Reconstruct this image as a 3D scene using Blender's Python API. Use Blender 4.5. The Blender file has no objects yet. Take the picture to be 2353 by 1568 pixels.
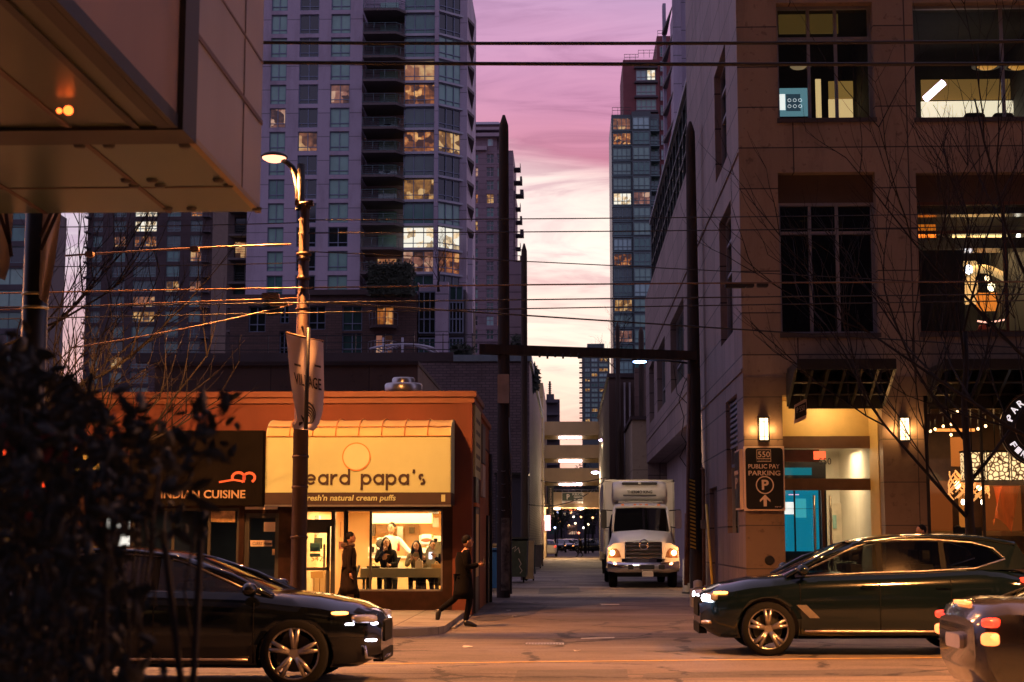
import bpy, bmesh, math, random
from mathutils import Vector, Matrix
R = math.radians
scene = bpy.context.scene
col = scene.collection
# ------------------------------------------------------------ camera
FPX, CX, CY, EYE = 3595.0, 1176.5, 784.0, 1.6      # lens and centre in units of a 2353 px wide picture
PITCH = math.atan(456.0 / FPX)
YAW = math.atan(128.5 * math.cos(PITCH) / FPX)
cam_d = bpy.data.cameras.new('camera'); cam = bpy.data.objects.new('camera', cam_d); col.objects.link(cam)
cam.location = (0, 0, EYE); cam.rotation_euler = (math.pi / 2 + PITCH, 0, YAW)
cam_d.sensor_width = 36; cam_d.lens = 36 * FPX / 2353.0
cam_d.clip_start = 0.1; cam_d.clip_end = 5000
cam_d.dof.use_dof = True; cam_d.dof.focus_distance = 44; cam_d.dof.aperture_fstop = 3.6
scene.camera = cam
FW = Vector((-math.sin(YAW) * math.cos(PITCH), math.cos(YAW) * math.cos(PITCH), math.sin(PITCH)))
RT = Vector((math.cos(YAW), math.sin(YAW), 0)); UP = RT.cross(FW)
C0 = Vector((0, 0, EYE))
def ray(px, py): return FW * FPX + RT * (px - CX) - UP * (py - CY)
def at(px, py, Y):
    d = ray(px, py); return C0 + d * (Y / d.y)
def atx(px, py, X):
    d = ray(px, py); return C0 + d * (X / d.x)
def g(px, py, z=0.0):
    d = ray(px, py); return C0 + d * ((z - EYE) / d.z)
def ax(px, Y, py=1240): return at(px, py, Y).x
def az(py, Y, px=1305): return at(px, py, Y).z
# ------------------------------------------------------------ view, world, sun
scene.view_settings.view_transform = 'Standard'; scene.view_settings.look = 'None'
scene.view_settings.exposure = 0.0; scene.view_settings.gamma = 1.0
scene.render.engine = 'CYCLES'
scene.cycles.use_denoising = True
scene.cycles.max_bounces = 6; scene.cycles.transparent_max_bounces = 12
scene.cycles.sample_clamp_indirect = 4.0
def lin(r, gg, b):
    f = lambda c: ((c / 255 + 0.055) / 1.055) ** 2.4 if c > 10 else c / 255 / 12.92
    return (f(r), f(gg), f(b), 1)
w = bpy.data.worlds.new("World"); scene.world = w; w.use_nodes = True
nt = w.node_tree; nt.nodes.clear()
def N(t, **k):
    n = nt.nodes.new(t)
    for a, b in k.items():
        if a == 'inp':
            for i, v in b.items(): n.inputs[i].default_value = v
        else: setattr(n, a, b)
    return n
L = lambda a, b: nt.links.new(a, b)
def ramp(n, stops, interp='LINEAR'):
    cr = n.color_ramp; cr.interpolation = interp
    while len(cr.elements) < len(stops): cr.elements.new(0.5)
    while len(cr.elements) > len(stops): cr.elements.remove(cr.elements[-1])
    for e, (p, c) in zip(cr.elements, stops): e.position = p; e.color = c
tc = N('ShaderNodeTexCoord'); sep = N('ShaderNodeSeparateXYZ'); L(tc.outputs['Generated'], sep.inputs[0])
mp = N('ShaderNodeMapping'); mp.inputs['Scale'].default_value = (1.6, 1.6, 11.0); mp.inputs['Rotation'].default_value = (0, R(10), 0)
L(tc.outputs['Generated'], mp.inputs[0])
n1 = N('ShaderNodeTexNoise', inp={'Scale': 2.3, 'Detail': 7, 'Roughness': 0.55, 'Distortion': 0.6}); L(mp.outputs[0], n1.inputs['Vector'])
n2 = N('ShaderNodeTexNoise', inp={'Scale': 4.2, 'Detail': 8, 'Roughness': 0.6, 'Distortion': 1.2}); L(mp.outputs[0], n2.inputs['Vector'])
s1 = N('ShaderNodeMath', operation='MULTIPLY_ADD', inp={1: 0.045, 2: -0.0225}); L(n1.outputs[0], s1.inputs[0])
tl = N('ShaderNodeMath', operation='MULTIPLY', inp={1: 0.20}); L(sep.outputs[0], tl.inputs[0])
a1 = N('ShaderNodeMath', operation='ADD'); L(sep.outputs[2], a1.inputs[0]); L(s1.outputs[0], a1.inputs[1])
a2 = N('ShaderNodeMath', operation='ADD'); L(a1.outputs[0], a2.inputs[0]); L(tl.outputs[0], a2.inputs[1])
cr = N('ShaderNodeValToRGB'); L(a2.outputs[0], cr.inputs[0])
ramp(cr, [(0.0, lin(236, 190, 180)), (0.085, lin(243, 208, 198)), (0.12, lin(255, 242, 226)), (0.15, lin(250, 222, 212)),
          (0.185, lin(255, 242, 230)), (0.222, lin(247, 224, 214)), (0.242, lin(206, 122, 146)), (0.275, lin(200, 124, 160)),
          (0.315, lin(206, 140, 176)), (0.36, lin(186, 148, 186)), (0.6, lin(150, 130, 165)), (1.0, lin(130, 115, 140))])
st = N('ShaderNodeValToRGB'); L(n2.outputs[0], st.inputs[0])
ramp(st, [(0.38, (0.70, 0.56, 0.63, 1)), (0.50, (.93, .89, .90, 1)), (0.60, (1.04, 1.04, 1.0, 1))])
m1 = N('ShaderNodeMixRGB', blend_type='MULTIPLY', inp={0: 0.9}); L(cr.outputs[0], m1.inputs[1]); L(st.outputs[0], m1.inputs[2])
# away from the sunset the sky turns blue lavender
dt = N('ShaderNodeVectorMath', operation='DOT_PRODUCT'); dt.inputs[1].default_value = (0.17, 0.98, 0); L(tc.outputs['Generated'], dt.inputs[0])
mr = N('ShaderNodeMapRange', inp={1: 0.80, 2: 0.985, 3: 1.0, 4: 0.0}); L(dt.outputs['Value'], mr.inputs[0])
away = N('ShaderNodeValToRGB'); L(a1.outputs[0], away.inputs[0])
ramp(away, [(0.0, lin(200, 150, 160)), (0.10, lin(190, 140, 160)), (0.125, lin(140, 112, 150)), (0.16, lin(150, 140, 186)), (0.25, lin(165, 155, 200)), (0.6, lin(165, 150, 190)), (1, lin(130, 115, 140))])
m2 = N('ShaderNodeMixRGB', blend_type='MIX'); L(mr.outputs[0], m2.inputs[0]); L(m1.outputs[0], m2.inputs[1]); L(away.outputs[0], m2.inputs[2])
sky = N('ShaderNodeTexSky', sky_type='NISHITA', sun_disc=False, sun_elevation=R(1.0), sun_rotation=R(-8), altitude=10)
sk = N('ShaderNodeMixRGB', blend_type='ADD', inp={0: 0.02}); L(m2.outputs[0], sk.inputs[1]); L(sky.outputs[0], sk.inputs[2])
bg = N('ShaderNodeBackground', inp={1: 1.18}); L(sk.outputs[0], bg.inputs[0])
out = N('ShaderNodeOutputWorld'); L(bg.outputs[0], out.inputs[0])
sd = bpy.data.lights.new('sun', 'SUN'); sd.energy = 0.25; sd.angle = R(14); sd.color = (1.0, 0.55, 0.6)
sun = bpy.data.objects.new('sun', sd); col.objects.link(sun); sun.rotation_euler = (R(90 - 9), 0, R(180 - 8)); sun.location = (0, 60, 60)
# sun shines from ahead (+Y, low) back towards the camera
sun.rotation_euler = Vector((0.14, 0.97, 0.16)).to_track_quat('Z', 'Y').to_euler()

# ------------------------------------------------------------ materials
class MD(dict):
    def __missing__(s, k): return k
MATS = MD()
def mat(name, c, rough=0.6, metal=0.0, var=0.18, scale=3.0, bump=0.0, coat=0.0, emit=None, es=0.0, spec=0.5, stretch=(1, 1, 1), alpha=1.0):
    if name in MATS: return MATS[name]
    m = bpy.data.materials.new(name); m.use_nodes = True; t = m.node_tree; b = t.nodes['Principled BSDF']
    c4 = tuple(c[:3]) + (1,)
    b.inputs['Base Color'].default_value = c4; b.inputs['Roughness'].default_value = rough; b.inputs['Metallic'].default_value = metal
    b.inputs['Specular IOR Level'].default_value = spec; b.inputs['Coat Weight'].default_value = coat; b.inputs['Coat Roughness'].default_value = 0.05
    if var or bump:
        tcn = t.nodes.new('ShaderNodeTexCoord'); mpn = t.nodes.new('ShaderNodeMapping'); mpn.inputs['Scale'].default_value = stretch
        t.links.new(tcn.outputs['Object'], mpn.inputs[0])
        nn = t.nodes.new('ShaderNodeTexNoise'); nn.inputs['Scale'].default_value = scale; nn.inputs['Detail'].default_value = 6; nn.inputs['Roughness'].default_value = 0.6
        t.links.new(mpn.outputs[0], nn.inputs['Vector'])
        if var:
            r = t.nodes.new('ShaderNodeValToRGB'); t.links.new(nn.outputs[0], r.inputs[0])
            ramp(r, [(0.3, tuple(x * (1 - var) for x in c[:3]) + (1,)), (0.5, c4), (0.7, tuple(min(1, x * (1 + var)) for x in c[:3]) + (1,))])
            t.links.new(r.outputs[0], b.inputs['Base Color'])
        if bump:
            bp = t.nodes.new('ShaderNodeBump'); bp.inputs['Strength'].default_value = bump; bp.inputs['Distance'].default_value = 0.02
            t.links.new(nn.outputs[0], bp.inputs['Height']); t.links.new(bp.outputs[0], b.inputs['Normal'])
    if emit:
        b.inputs['Emission Color'].default_value = tuple(emit[:3]) + (1,); b.inputs['Emission Strength'].default_value = es
    MATS[name] = m; return m
def emat(name, c, s): return mat(name, c, 0.5, var=0, emit=c, es=s)
def litmat(name, c1, c2, s, scale=0.8, lo=0.42, hi=0.62, sx=1.0):
    """a lit room seen far off through a window: darker furniture and brighter lamps, giving off light"""
    m = bpy.data.materials.new(name); m.use_nodes = True; t = m.node_tree; b = t.nodes['Principled BSDF']
    b.inputs['Base Color'].default_value = (0.02, 0.02, 0.02, 1); b.inputs['Roughness'].default_value = 0.2
    tcn = t.nodes.new('ShaderNodeTexCoord'); mpn = t.nodes.new('ShaderNodeMapping'); mpn.inputs['Scale'].default_value = (1, 1, 1 / sx)
    t.links.new(tcn.outputs['Object'], mpn.inputs[0])
    v = t.nodes.new('ShaderNodeTexVoronoi'); v.inputs['Scale'].default_value = scale; v.distance = 'CHEBYCHEV'; t.links.new(mpn.outputs[0], v.inputs['Vector'])
    n = t.nodes.new('ShaderNodeTexNoise'); n.inputs['Scale'].default_value = scale * 1.7; t.links.new(mpn.outputs[0], n.inputs['Vector'])
    mx = t.nodes.new('ShaderNodeMixRGB'); mx.inputs[0].default_value = 0.5; t.links.new(v.outputs['Color'], mx.inputs[1]); t.links.new(n.outputs['Color'], mx.inputs[2])
    bw = t.nodes.new('ShaderNodeRGBToBW'); t.links.new(mx.outputs[0], bw.inputs[0])
    r = t.nodes.new('ShaderNodeValToRGB'); t.links.new(bw.outputs[0], r.inputs[0])
    ramp(r, [(lo - 0.12, tuple(x * 0.10 for x in c1) + (1,)), (lo, tuple(x * 0.5 for x in c1) + (1,)), (0.5 * (lo + hi), tuple(c1) + (1,)), (hi, tuple(c2) + (1,))])
    t.links.new(r.outputs[0], b.inputs['Emission Color']); b.inputs['Emission Strength'].default_value = s
    MATS[name] = m; return m
def glassmat(name, tint=(1, 1, 1), refl=0.06, rough=0.02):
    m = bpy.data.materials.new(name); m.use_nodes = True; t = m.node_tree; t.nodes.clear()
    tr = t.nodes.new('ShaderNodeBsdfTransparent'); tr.inputs[0].default_value = tuple(tint) + (1,)
    gl = t.nodes.new('ShaderNodeBsdfGlossy'); gl.inputs['Roughness'].default_value = rough
    fr = t.nodes.new('ShaderNodeFresnel'); fr.inputs[0].default_value = 1.45
    ad = t.nodes.new('ShaderNodeMath'); ad.operation = 'ADD'; ad.inputs[1].default_value = refl; ad.use_clamp = True
    t.links.new(fr.outputs[0], ad.inputs[0])
    mx = t.nodes.new('ShaderNodeMixShader'); t.links.new(ad.outputs[0], mx.inputs[0]); t.links.new(tr.outputs[0], mx.inputs[1]); t.links.new(gl.outputs[0], mx.inputs[2])
    o = t.nodes.new('ShaderNodeOutputMaterial'); t.links.new(mx.outputs[0], o.inputs[0])
    MATS[name] = m; return m
def jointmat(name, c, bw, bh, mortar, mc, rough=0.75, var=0.15, offset=0.0, bump=0.3, vstreak=0.0, scale=0.9):
    """stone slabs or bricks: joints laid out in metres on whichever way the wall faces"""
    m = bpy.data.materials.new(name); m.use_nodes = True; t = m.node_tree; b = t.nodes['Principled BSDF']
    tcn = t.nodes.new('ShaderNodeTexCoord'); s = t.nodes.new('ShaderNodeSeparateXYZ'); t.links.new(tcn.outputs['Object'], s.inputs[0])
    ge = t.nodes.new('ShaderNodeNewGeometry'); sn = t.nodes.new('ShaderNodeSeparateXYZ'); t.links.new(ge.outputs['Normal'], sn.inputs[0])
    ab = t.nodes.new('ShaderNodeMath'); ab.operation = 'ABSOLUTE'; t.links.new(sn.outputs[0], ab.inputs[0])
    gt = t.nodes.new('ShaderNodeMath'); gt.operation = 'GREATER_THAN'; gt.inputs[1].default_value = 0.7; t.links.new(ab.outputs[0], gt.inputs[0])
    mxx = t.nodes.new('ShaderNodeMix'); t.links.new(gt.outputs[0], mxx.inputs[0]); t.links.new(s.outputs[0], mxx.inputs[2]); t.links.new(s.outputs[1], mxx.inputs[3])
    cb = t.nodes.new('ShaderNodeCombineXYZ'); t.links.new(mxx.outputs[0], cb.inputs[0]); t.links.new(s.outputs[2], cb.inputs[1])
    br = t.nodes.new('ShaderNodeTexBrick'); br.offset = offset; br.inputs['Scale'].default_value = 1; br.inputs['Brick Width'].default_value = bw; br.inputs['Row Height'].default_value = bh
    br.inputs['Mortar Size'].default_value = mortar; br.inputs['Mortar Smooth'].default_value = 0.1; br.inputs['Bias'].default_value = 0
    br.inputs['Color1'].default_value = tuple(x * (1 - var) for x in c) + (1,); br.inputs['Color2'].default_value = tuple(min(1, x * (1 + var)) for x in c) + (1,)
    br.inputs['Mortar'].default_value = tuple(mc) + (1,)
    t.links.new(cb.outputs[0], br.inputs['Vector'])
    n = t.nodes.new('ShaderNodeTexNoise'); n.inputs['Scale'].default_value = scale; n.inputs['Detail'].default_value = 8; n.inputs['Roughness'].default_value = 0.7
    mp2 = t.nodes.new('ShaderNodeMapping'); mp2.inputs['Scale'].default_value = (1, 1, 0.25 if vstreak else 1); t.links.new(tcn.outputs['Object'], mp2.inputs[0]); t.links.new(mp2.outputs[0], n.inputs['Vector'])
    r = t.nodes.new('ShaderNodeValToRGB'); t.links.new(n.outputs[0], r.inputs[0]); ramp(r, [(0.3, (0.55, 0.52, 0.5, 1)), (0.5, (0.95, 0.95, 0.95, 1)), (0.75, (1.1, 1.08, 1.06, 1))])
    n3 = t.nodes.new('ShaderNodeTexNoise'); n3.inputs['Scale'].default_value = 7; n3.inputs['Detail'].default_value = 4; t.links.new(tcn.outputs['Object'], n3.inputs['Vector'])
    r3 = t.nodes.new('ShaderNodeValToRGB'); t.links.new(n3.outputs[0], r3.inputs[0]); ramp(r3, [(0.28, (0.5, 0.45, 0.42, 1)), (0.38, (1, 1, 1, 1))])
    mu = t.nodes.new('ShaderNodeMixRGB'); mu.blend_type = 'MULTIPLY'; mu.inputs[0].default_value = 0.85; t.links.new(br.outputs[0], mu.inputs[1]); t.links.new(r.outputs[0], mu.inputs[2])
    mu2 = t.nodes.new('ShaderNodeMixRGB'); mu2.blend_type = 'MULTIPLY'; mu2.inputs[0].default_value = 0.7; t.links.new(mu.outputs[0], mu2.inputs[1]); t.links.new(r3.outputs[0], mu2.inputs[2])
    t.links.new(mu2.outputs[0], b.inputs['Base Color']); b.inputs['Roughness'].default_value = rough
    bp = t.nodes.new('ShaderNodeBump'); bp.inputs['Strength'].default_value = bump; bp.inputs['Distance'].default_value = 0.02; bp.invert = True
    t.links.new(br.outputs['Fac'], bp.inputs['Height']); t.links.new(bp.outputs[0], b.inputs['Normal'])
    MATS[name] = m; return m

# ------------------------------------------------------------ mesh builder
INV = {}
class MB:
    def __init__(s): s.v = []; s.f = []; s.sm = []
    def add(s, vs, fs, smooth=False):
        o = len(s.v); s.v += [tuple(v) for v in vs]; s.f += [tuple(i + o for i in f) for f in fs]; s.sm += [smooth] * len(fs); return s
    def box(s, x0, x1, y0, y1, z0, z1):
        vs = [(x, y, z) for x in (x0, x1) for y in (y0, y1) for z in (z0, z1)]
        return s.add(vs, [(0, 1, 3, 2), (4, 6, 7, 5), (0, 4, 5, 1), (2, 3, 7, 6), (0, 2, 6, 4), (1, 5, 7, 3)])
    def obox(s, o, du, nin, u0, u1, w0, w1, v0, v1):
        o = Vector(o); vs = [o + du * u + nin * ww + Vector((0, 0, v)) for u in (u0, u1) for ww in (w0, w1) for v in (v0, v1)]
        return s.add(vs, [(0, 1, 3, 2), (4, 6, 7, 5), (0, 4, 5, 1), (2, 3, 7, 6), (0, 2, 6, 4), (1, 5, 7, 3)])
    def cbox(s, c, sx, sy, sz): return s.box(c[0] - sx / 2, c[0] + sx / 2, c[1] - sy / 2, c[1] + sy / 2, c[2] - sz / 2, c[2] + sz / 2)
    def rbox(s, x0, x1, y0, y1, z0, z1, r=0.03, axis='y'):
        """box with rounded corners in the plane across AXIS"""
        pts = []
        if axis == 'y': a0, a1, b0, b1 = x0, x1, z0, z1
        elif axis == 'x': a0, a1, b0, b1 = y0, y1, z0, z1
        else: a0, a1, b0, b1 = x0, x1, y0, y1
        for cx_, cy_, st_ in ((a1 - r, b1 - r, 0), (a0 + r, b1 - r, 90), (a0 + r, b0 + r, 180), (a1 - r, b0 + r, 270)):
            for k in range(5):
                an = R(st_ + k * 22.5); pts.append((cx_ + r * math.cos(an), cy_ + r * math.sin(an)))
        if axis == 'y': return s.prism([(a, b) for a, b in pts], lambda a, b, h: (a, h, b), y0, y1)
        if axis == 'x': return s.prism(pts, lambda a, b, h: (h, a, b), x0, x1)
        return s.prism(pts, lambda a, b, h: (a, b, h), z0, z1)
    def prism(s, pts, fn, h0, h1, smooth=False):
        n = len(pts); vs = [fn(a, b, h0) for a, b in pts] + [fn(a, b, h1) for a, b in pts]
        fs = [tuple(range(n))[::-1], tuple(range(n, 2 * n))] + [(i, (i + 1) % n, n + (i + 1) % n, n + i) for i in range(n)]
        return s.add(vs, fs, smooth)
    def quad(s, a, b, c, d): return s.add([a, b, c, d], [(0, 1, 2, 3)])
    def cyl(s, p0, p1, r0, r1=None, n=12, cap=True, smooth=True):
        r1 = r0 if r1 is None else r1; p0 = Vector(p0); p1 = Vector(p1); d = (p1 - p0)
        if d.length < 1e-7: return s
        d.normalize(); a = d.orthogonal().normalized(); b = d.cross(a); o = len(s.v)
        for p, r in ((p0, r0), (p1, r1)):
            for i in range(n):
                t = 2 * math.pi * i / n; s.v.append(tuple(p + a * math.cos(t) * r + b * math.sin(t) * r))
        for i in range(n): s.f.append((o + i, o + (i + 1) % n, o + n + (i + 1) % n, o + n + i)); s.sm.append(smooth)
        if cap:
            s.f.append(tuple(o + i for i in range(n))[::-1]); s.f.append(tuple(o + n + i for i in range(n))); s.sm += [False, False]
        return s
    def tube(s, pts, r, n=8, rs=None):
        pts = [Vector(p) for p in pts]; o = len(s.v); m = len(pts); a = None
        for k, p in enumerate(pts):
            d = (pts[min(k + 1, m - 1)] - pts[max(k - 1, 0)])
            d = d.normalized() if d.length > 1e-9 else Vector((0, 0, 1))
            if a is None: a = d.orthogonal().normalized()
            else:
                a = a - d * a.dot(d); a = a.normalized() if a.length > 1e-6 else d.orthogonal().normalized()
            b = d.cross(a); rr = rs[k] if rs else r
            for i in range(n):
                t = 2 * math.pi * i / n; s.v.append(tuple(p + a * math.cos(t) * rr + b * math.sin(t) * rr))
        for k in range(m - 1):
            for i in range(n): s.f.append((o + k * n + i, o + k * n + (i + 1) % n, o + (k + 1) * n + (i + 1) % n, o + (k + 1) * n + i)); s.sm.append(True)
        s.f.append(tuple(o + i for i in range(n))[::-1]); s.f.append(tuple(o + (m - 1) * n + i for i in range(n))); s.sm += [False, False]
        return s
    def ell(s, c, rx, ry, rz, n=14, m=9, M=None):
        o = len(s.v); c = Vector(c)
        for j in range(m + 1):
            ph = math.pi * j / m
            for i in range(n):
                th = 2 * math.pi * i / n; p = Vector((rx * math.sin(ph) * math.cos(th), ry * math.sin(ph) * math.sin(th), rz * math.cos(ph)))
                if M: p = M @ p
                s.v.append(tuple(c + p))
        for j in range(m):
            for i in range(n): s.f.append((o + j * n + i, o + (j + 1) * n + i, o + (j + 1) * n + (i + 1) % n, o + j * n + (i + 1) % n)); s.sm.append(True)
        return s
    def sell(s, c, rx, ry, rz, M, p=.55):
        o = len(s.v); s.ell((0, 0, 0), 1, 1, 1, 20, 12)
        for i in range(o, len(s.v)):
            v = Vector([math.copysign(abs(a) ** p, a) for a in s.v[i]]); v = Vector((v.x * rx, v.y * ry, v.z * rz)); s.v[i] = tuple(Vector(c) + M @ v)
        return s
    def lathe(s, prof, c=(0, 0, 0), axis='z', n=24):
        o = len(s.v); m = len(prof)
        for r, h in prof:
            for i in range(n):
                t = 2 * math.pi * i / n; a, b = r * math.cos(t), r * math.sin(t)
                p = (a, b, h) if axis == 'z' else ((a, h, b) if axis == 'y' else (h, a, b))
                s.v.append((p[0] + c[0], p[1] + c[1], p[2] + c[2]))
        for k in range(m - 1):
            for i in range(n): s.f.append((o + k * n + i, o + k * n + (i + 1) % n, o + (k + 1) * n + (i + 1) % n, o + (k + 1) * n + i)); s.sm.append(True)
        return s
    def grid(s, rows, smooth=True, close=False):
        o = len(s.v); n = len(rows[0]); m = len(rows)
        for r in rows: s.v += [tuple(p) for p in r]
        for k in range(m - 1):
            for i in range(n if close else n - 1): s.f.append((o + k * n + i, o + k * n + (i + 1) % n, o + (k + 1) * n + (i + 1) % n, o + (k + 1) * n + i)); s.sm.append(smooth)
        return s
    def wall(s, o, du, nin, Lu, H, holes, depth=0.25, back=True):
        o = Vector(o); us = sorted({0, Lu} | {min(max(h[k], 0), Lu) for h in holes for k in (0, 1)}); vs_ = sorted({0, H} | {min(max(h[k], 0), H) for h in holes for k in (2, 3)})
        P = lambda u, v, d=0: o + du * u + nin * d + Vector((0, 0, v))
        for a, b in zip(us, us[1:]):
            run = None
            for c, d in zip(vs_, vs_[1:]):
                uc, vc = (a + b) / 2, (c + d) / 2
                inside = any(h[0] < uc < h[1] and h[2] < vc < h[3] for h in holes)
                if not inside: s.quad(P(a, c), P(b, c), P(b, d), P(a, d))
        for h in holes:
            a, b, c, d = h[:4]
            s.quad(P(a, c), P(a, c, depth), P(b, c, depth), P(b, c)); s.quad(P(a, d), P(b, d), P(b, d, depth), P(a, d, depth))
            s.quad(P(a, c), P(a, d), P(a, d, depth), P(a, c, depth)); s.quad(P(b, c), P(b, c, depth), P(b, d, depth), P(b, d))
        return s
    def stroke(s, pts, wd, fn, h0, h1):
        """flat ribbon of width WD along 2D points, mitred, given thickness"""
        n = len(pts); Ls = []; Rs = []
        for k in range(n):
            p = Vector(pts[k]); a = Vector(pts[max(k - 1, 0)]); b = Vector(pts[min(k + 1, n - 1)]); d = (b - a).normalized(); nn = Vector((-d.y, d.x)) * wd / 2
            Ls.append(p + nn); Rs.append(p - nn)
        vs = [fn(p.x, p.y, h0) for p in Ls] + [fn(p.x, p.y, h0) for p in Rs] + [fn(p.x, p.y, h1) for p in Ls] + [fn(p.x, p.y, h1) for p in Rs]
        fs = []
        for k in range(n - 1):
            fs += [(k, k + 1, n + k + 1, n + k), (2 * n + k, 3 * n + k, 3 * n + k + 1, 2 * n + k + 1), (k, 2 * n + k, 2 * n + k + 1, k + 1), (n + k, n + k + 1, 3 * n + k + 1, 3 * n + k)]
        fs += [(0, n, 3 * n, 2 * n), (n - 1, 3 * n - 1, 4 * n - 1, 2 * n - 1)]
        return s.add(vs, fs)
    def mesh(s, name):
        me = bpy.data.meshes.new(name); me.from_pydata(s.v, [], s.f); me.polygons.foreach_set('use_smooth', s.sm); me.update()
        bm = bmesh.new(); bm.from_mesh(me); bmesh.ops.recalc_face_normals(bm, faces=bm.faces); bm.to_mesh(me); bm.free(); return me
    def build(s, name, m, parent=None, label=None, **k):
        if not s.v: return None
        return link(name, s.mesh(name), m, parent, label, **k)
def link(name, me, m, parent=None, label=None, cat=None, group=None, kind=None):
    o = bpy.data.objects.new(name, me); col.objects.link(o)
    if m is not None and not me.materials: me.materials.append(m if not isinstance(m, str) else MATS[m])
    if parent is None:
        xs = [v.co for v in me.vertices]
        b = Vector((sum(v.x for v in xs) / len(xs), sum(v.y for v in xs) / len(xs), min(v.z for v in xs)))
        if kind != 'structure':
            me.transform(Matrix.Translation(-b)); o.location = b
            INV[o.name] = Matrix.Translation(-b)
        else: INV[o.name] = Matrix.Identity(4)
    else:
        o.parent = parent; o.matrix_parent_inverse = INV[parent.name]; INV[o.name] = INV[parent.name] if False else Matrix.Identity(4)
    if label: o['label'] = label
    if cat: o['category'] = cat
    if group: o['group'] = group
    if kind: o['kind'] = kind
    return o
def thing(name, label, cat, loc=(0, 0, 0), group=None):
    o = bpy.data.objects.new(name, None); col.objects.link(o); o.location = loc; o.empty_display_size = 0.3
    o['label'] = label; o['category'] = cat
    if group: o['group'] = group
    INV[o.name] = Matrix.Translation(-Vector(loc)); return o
def kids(o): return [c for c in bpy.data.objects if c.parent == o]
def dup(root, loc, rz=0.0, label=None, group=None, par=None):
    r = root.copy(); col.objects.link(r)
    if par is None:
        r.location = loc; r.rotation_euler = (0, 0, rz)
        if label: r['label'] = label
        if group: r['group'] = group
    else: r.parent = par
    for ch in kids(root): dup(ch, None, par=r)
    return r
def deg(o, z): o.rotation_euler = (0, 0, R(z))
def txt(s, m, parent, x0, x1, z0, z1, y, name='lettering', depth=0.01, rot=None, fn=None, bold=0.0, cat=None, label=None):
    """lettering stretched to the box x0..x1, z0..z1 on the plane Y=y facing the street"""
    cu = bpy.data.curves.new(name, 'FONT'); cu.body = s; cu.extrude = 0.02; cu.offset = bold; cu.resolution_u = 3
    o = bpy.data.objects.new('tmp', cu); col.objects.link(o)
    dg = bpy.context.evaluated_depsgraph_get(); me = bpy.data.meshes.new_from_object(o.evaluated_get(dg)); bpy.data.objects.remove(o)
    me.materials.clear()
    xs = [v.co.x for v in me.vertices]; ys = [v.co.y for v in me.vertices]; a0, a1, b0, b1 = min(xs), max(xs), min(ys), max(ys)
    for v in me.vertices:
        u = (v.co.x - a0) / (a1 - a0); t = (v.co.y - b0) / (b1 - b0); h = 1 if v.co.z > 0 else 0
        p = (x0 + (x1 - x0) * u, y - depth * h, z0 + (z1 - z0) * t)
        v.co = fn(*p) if fn else p
    me.update()
    return link(name, me, m, parent, label, cat=cat)
def light(kind, name, loc, power, color, parent=None, size=0.2, spot=None, rot=None, blend=0.5, sx=None):
    d = bpy.data.lights.new(name, kind); d.energy = power; d.color = color[:3]
    if kind in ('POINT', 'SPOT'): d.shadow_soft_size = size
    if kind == 'AREA':
        d.size = size
        if sx: d.shape = 'RECTANGLE'; d.size_y = sx
    if kind == 'SPOT': d.spot_size = R(spot); d.spot_blend = blend
    o = bpy.data.objects.new(name, d); col.objects.link(o); o.location = loc
    if rot: o.rotation_euler = rot
    if parent is not None: o.parent = parent; o.matrix_parent_inverse = INV[parent.name]
    return o
X_, Y_, Z_ = Vector((1, 0, 0)), Vector((0, 1, 0)), Vector((0, 0, 1))
def window(parent, o, du, nin, u0, u1, v0, v1, inset=0.15, us=(), vs=(), ft=0.06, fm='frame_dark', pm='pane_dark', name='window', fd=0.06, sub='pane'):
    """a frame with mullions at US and transoms at VS (metres), and its pane as a sub-part"""
    f = MB(); o = Vector(o)
    f.obox(o, du, nin, u0, u0 + ft, inset - fd, inset, v0, v1); f.obox(o, du, nin, u1 - ft, u1, inset - fd, inset, v0, v1)
    f.obox(o, du, nin, u0 + ft, u1 - ft, inset - fd, inset, v0, v0 + ft); f.obox(o, du, nin, u0 + ft, u1 - ft, inset - fd, inset, v1 - ft, v1)
    for u in us: f.obox(o, du, nin, u - ft / 2, u + ft / 2, inset - fd * 0.9, inset, v0 + ft, v1 - ft)
    for v in vs: f.obox(o, du, nin, u0 + ft, u1 - ft, inset - fd * 0.8, inset, v - ft / 2, v + ft / 2)
    w_ = f.build(name, MATS[fm], parent)
    p = MB(); p.obox(o, du, nin, u0 + ft * .5, u1 - ft * .5, inset + 0.004, inset + 0.02, v0 + ft * .5, v1 - ft * .5); p.build(sub, MATS[pm] if isinstance(pm, str) else pm, w_)
    return w_
rnd = random.Random(7)

# shared palette
mat('frame_dark', (0.03, 0.03, 0.032), 0.5, var=0.1)
mat('frame_grey', (0.22, 0.22, 0.25), 0.5, 0.2, var=0.1)
mat('frame_blue', (0.15, 0.19, 0.26), 0.5, 0.2, var=0.1)
mat('frame_teal', (0.10, 0.17, 0.18), 0.5, 0.2, var=0.1)
mat('pane_dark', (0.012, 0.018, 0.018), 0.06, var=0.0, spec=0.7)
mat('pane_blind', (0.19, 0.37, 0.31), 0.22, var=0.12, scale=0.7, spec=0.6)
mat('pane_teal', (0.055, 0.17, 0.145), 0.12, var=0.25, scale=0.5, spec=0.7)
mat('pane_mid', (0.035, 0.08, 0.07), 0.1, var=0.4, scale=0.6, spec=0.7)
mat('pane_sky', (0.24, 0.44, 0.42), 0.10, var=0.2, scale=0.4, spec=0.9)
litmat('lit_warm', (0.5, 0.15, 0.03), (1.0, 0.52, 0.17), .75, 1.2, .52, .72)
litmat('lit_dim', (0.55, 0.2, 0.09), (1.0, 0.6, 0.25), 0.55, 0.7, 0.45, 0.68)
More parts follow.
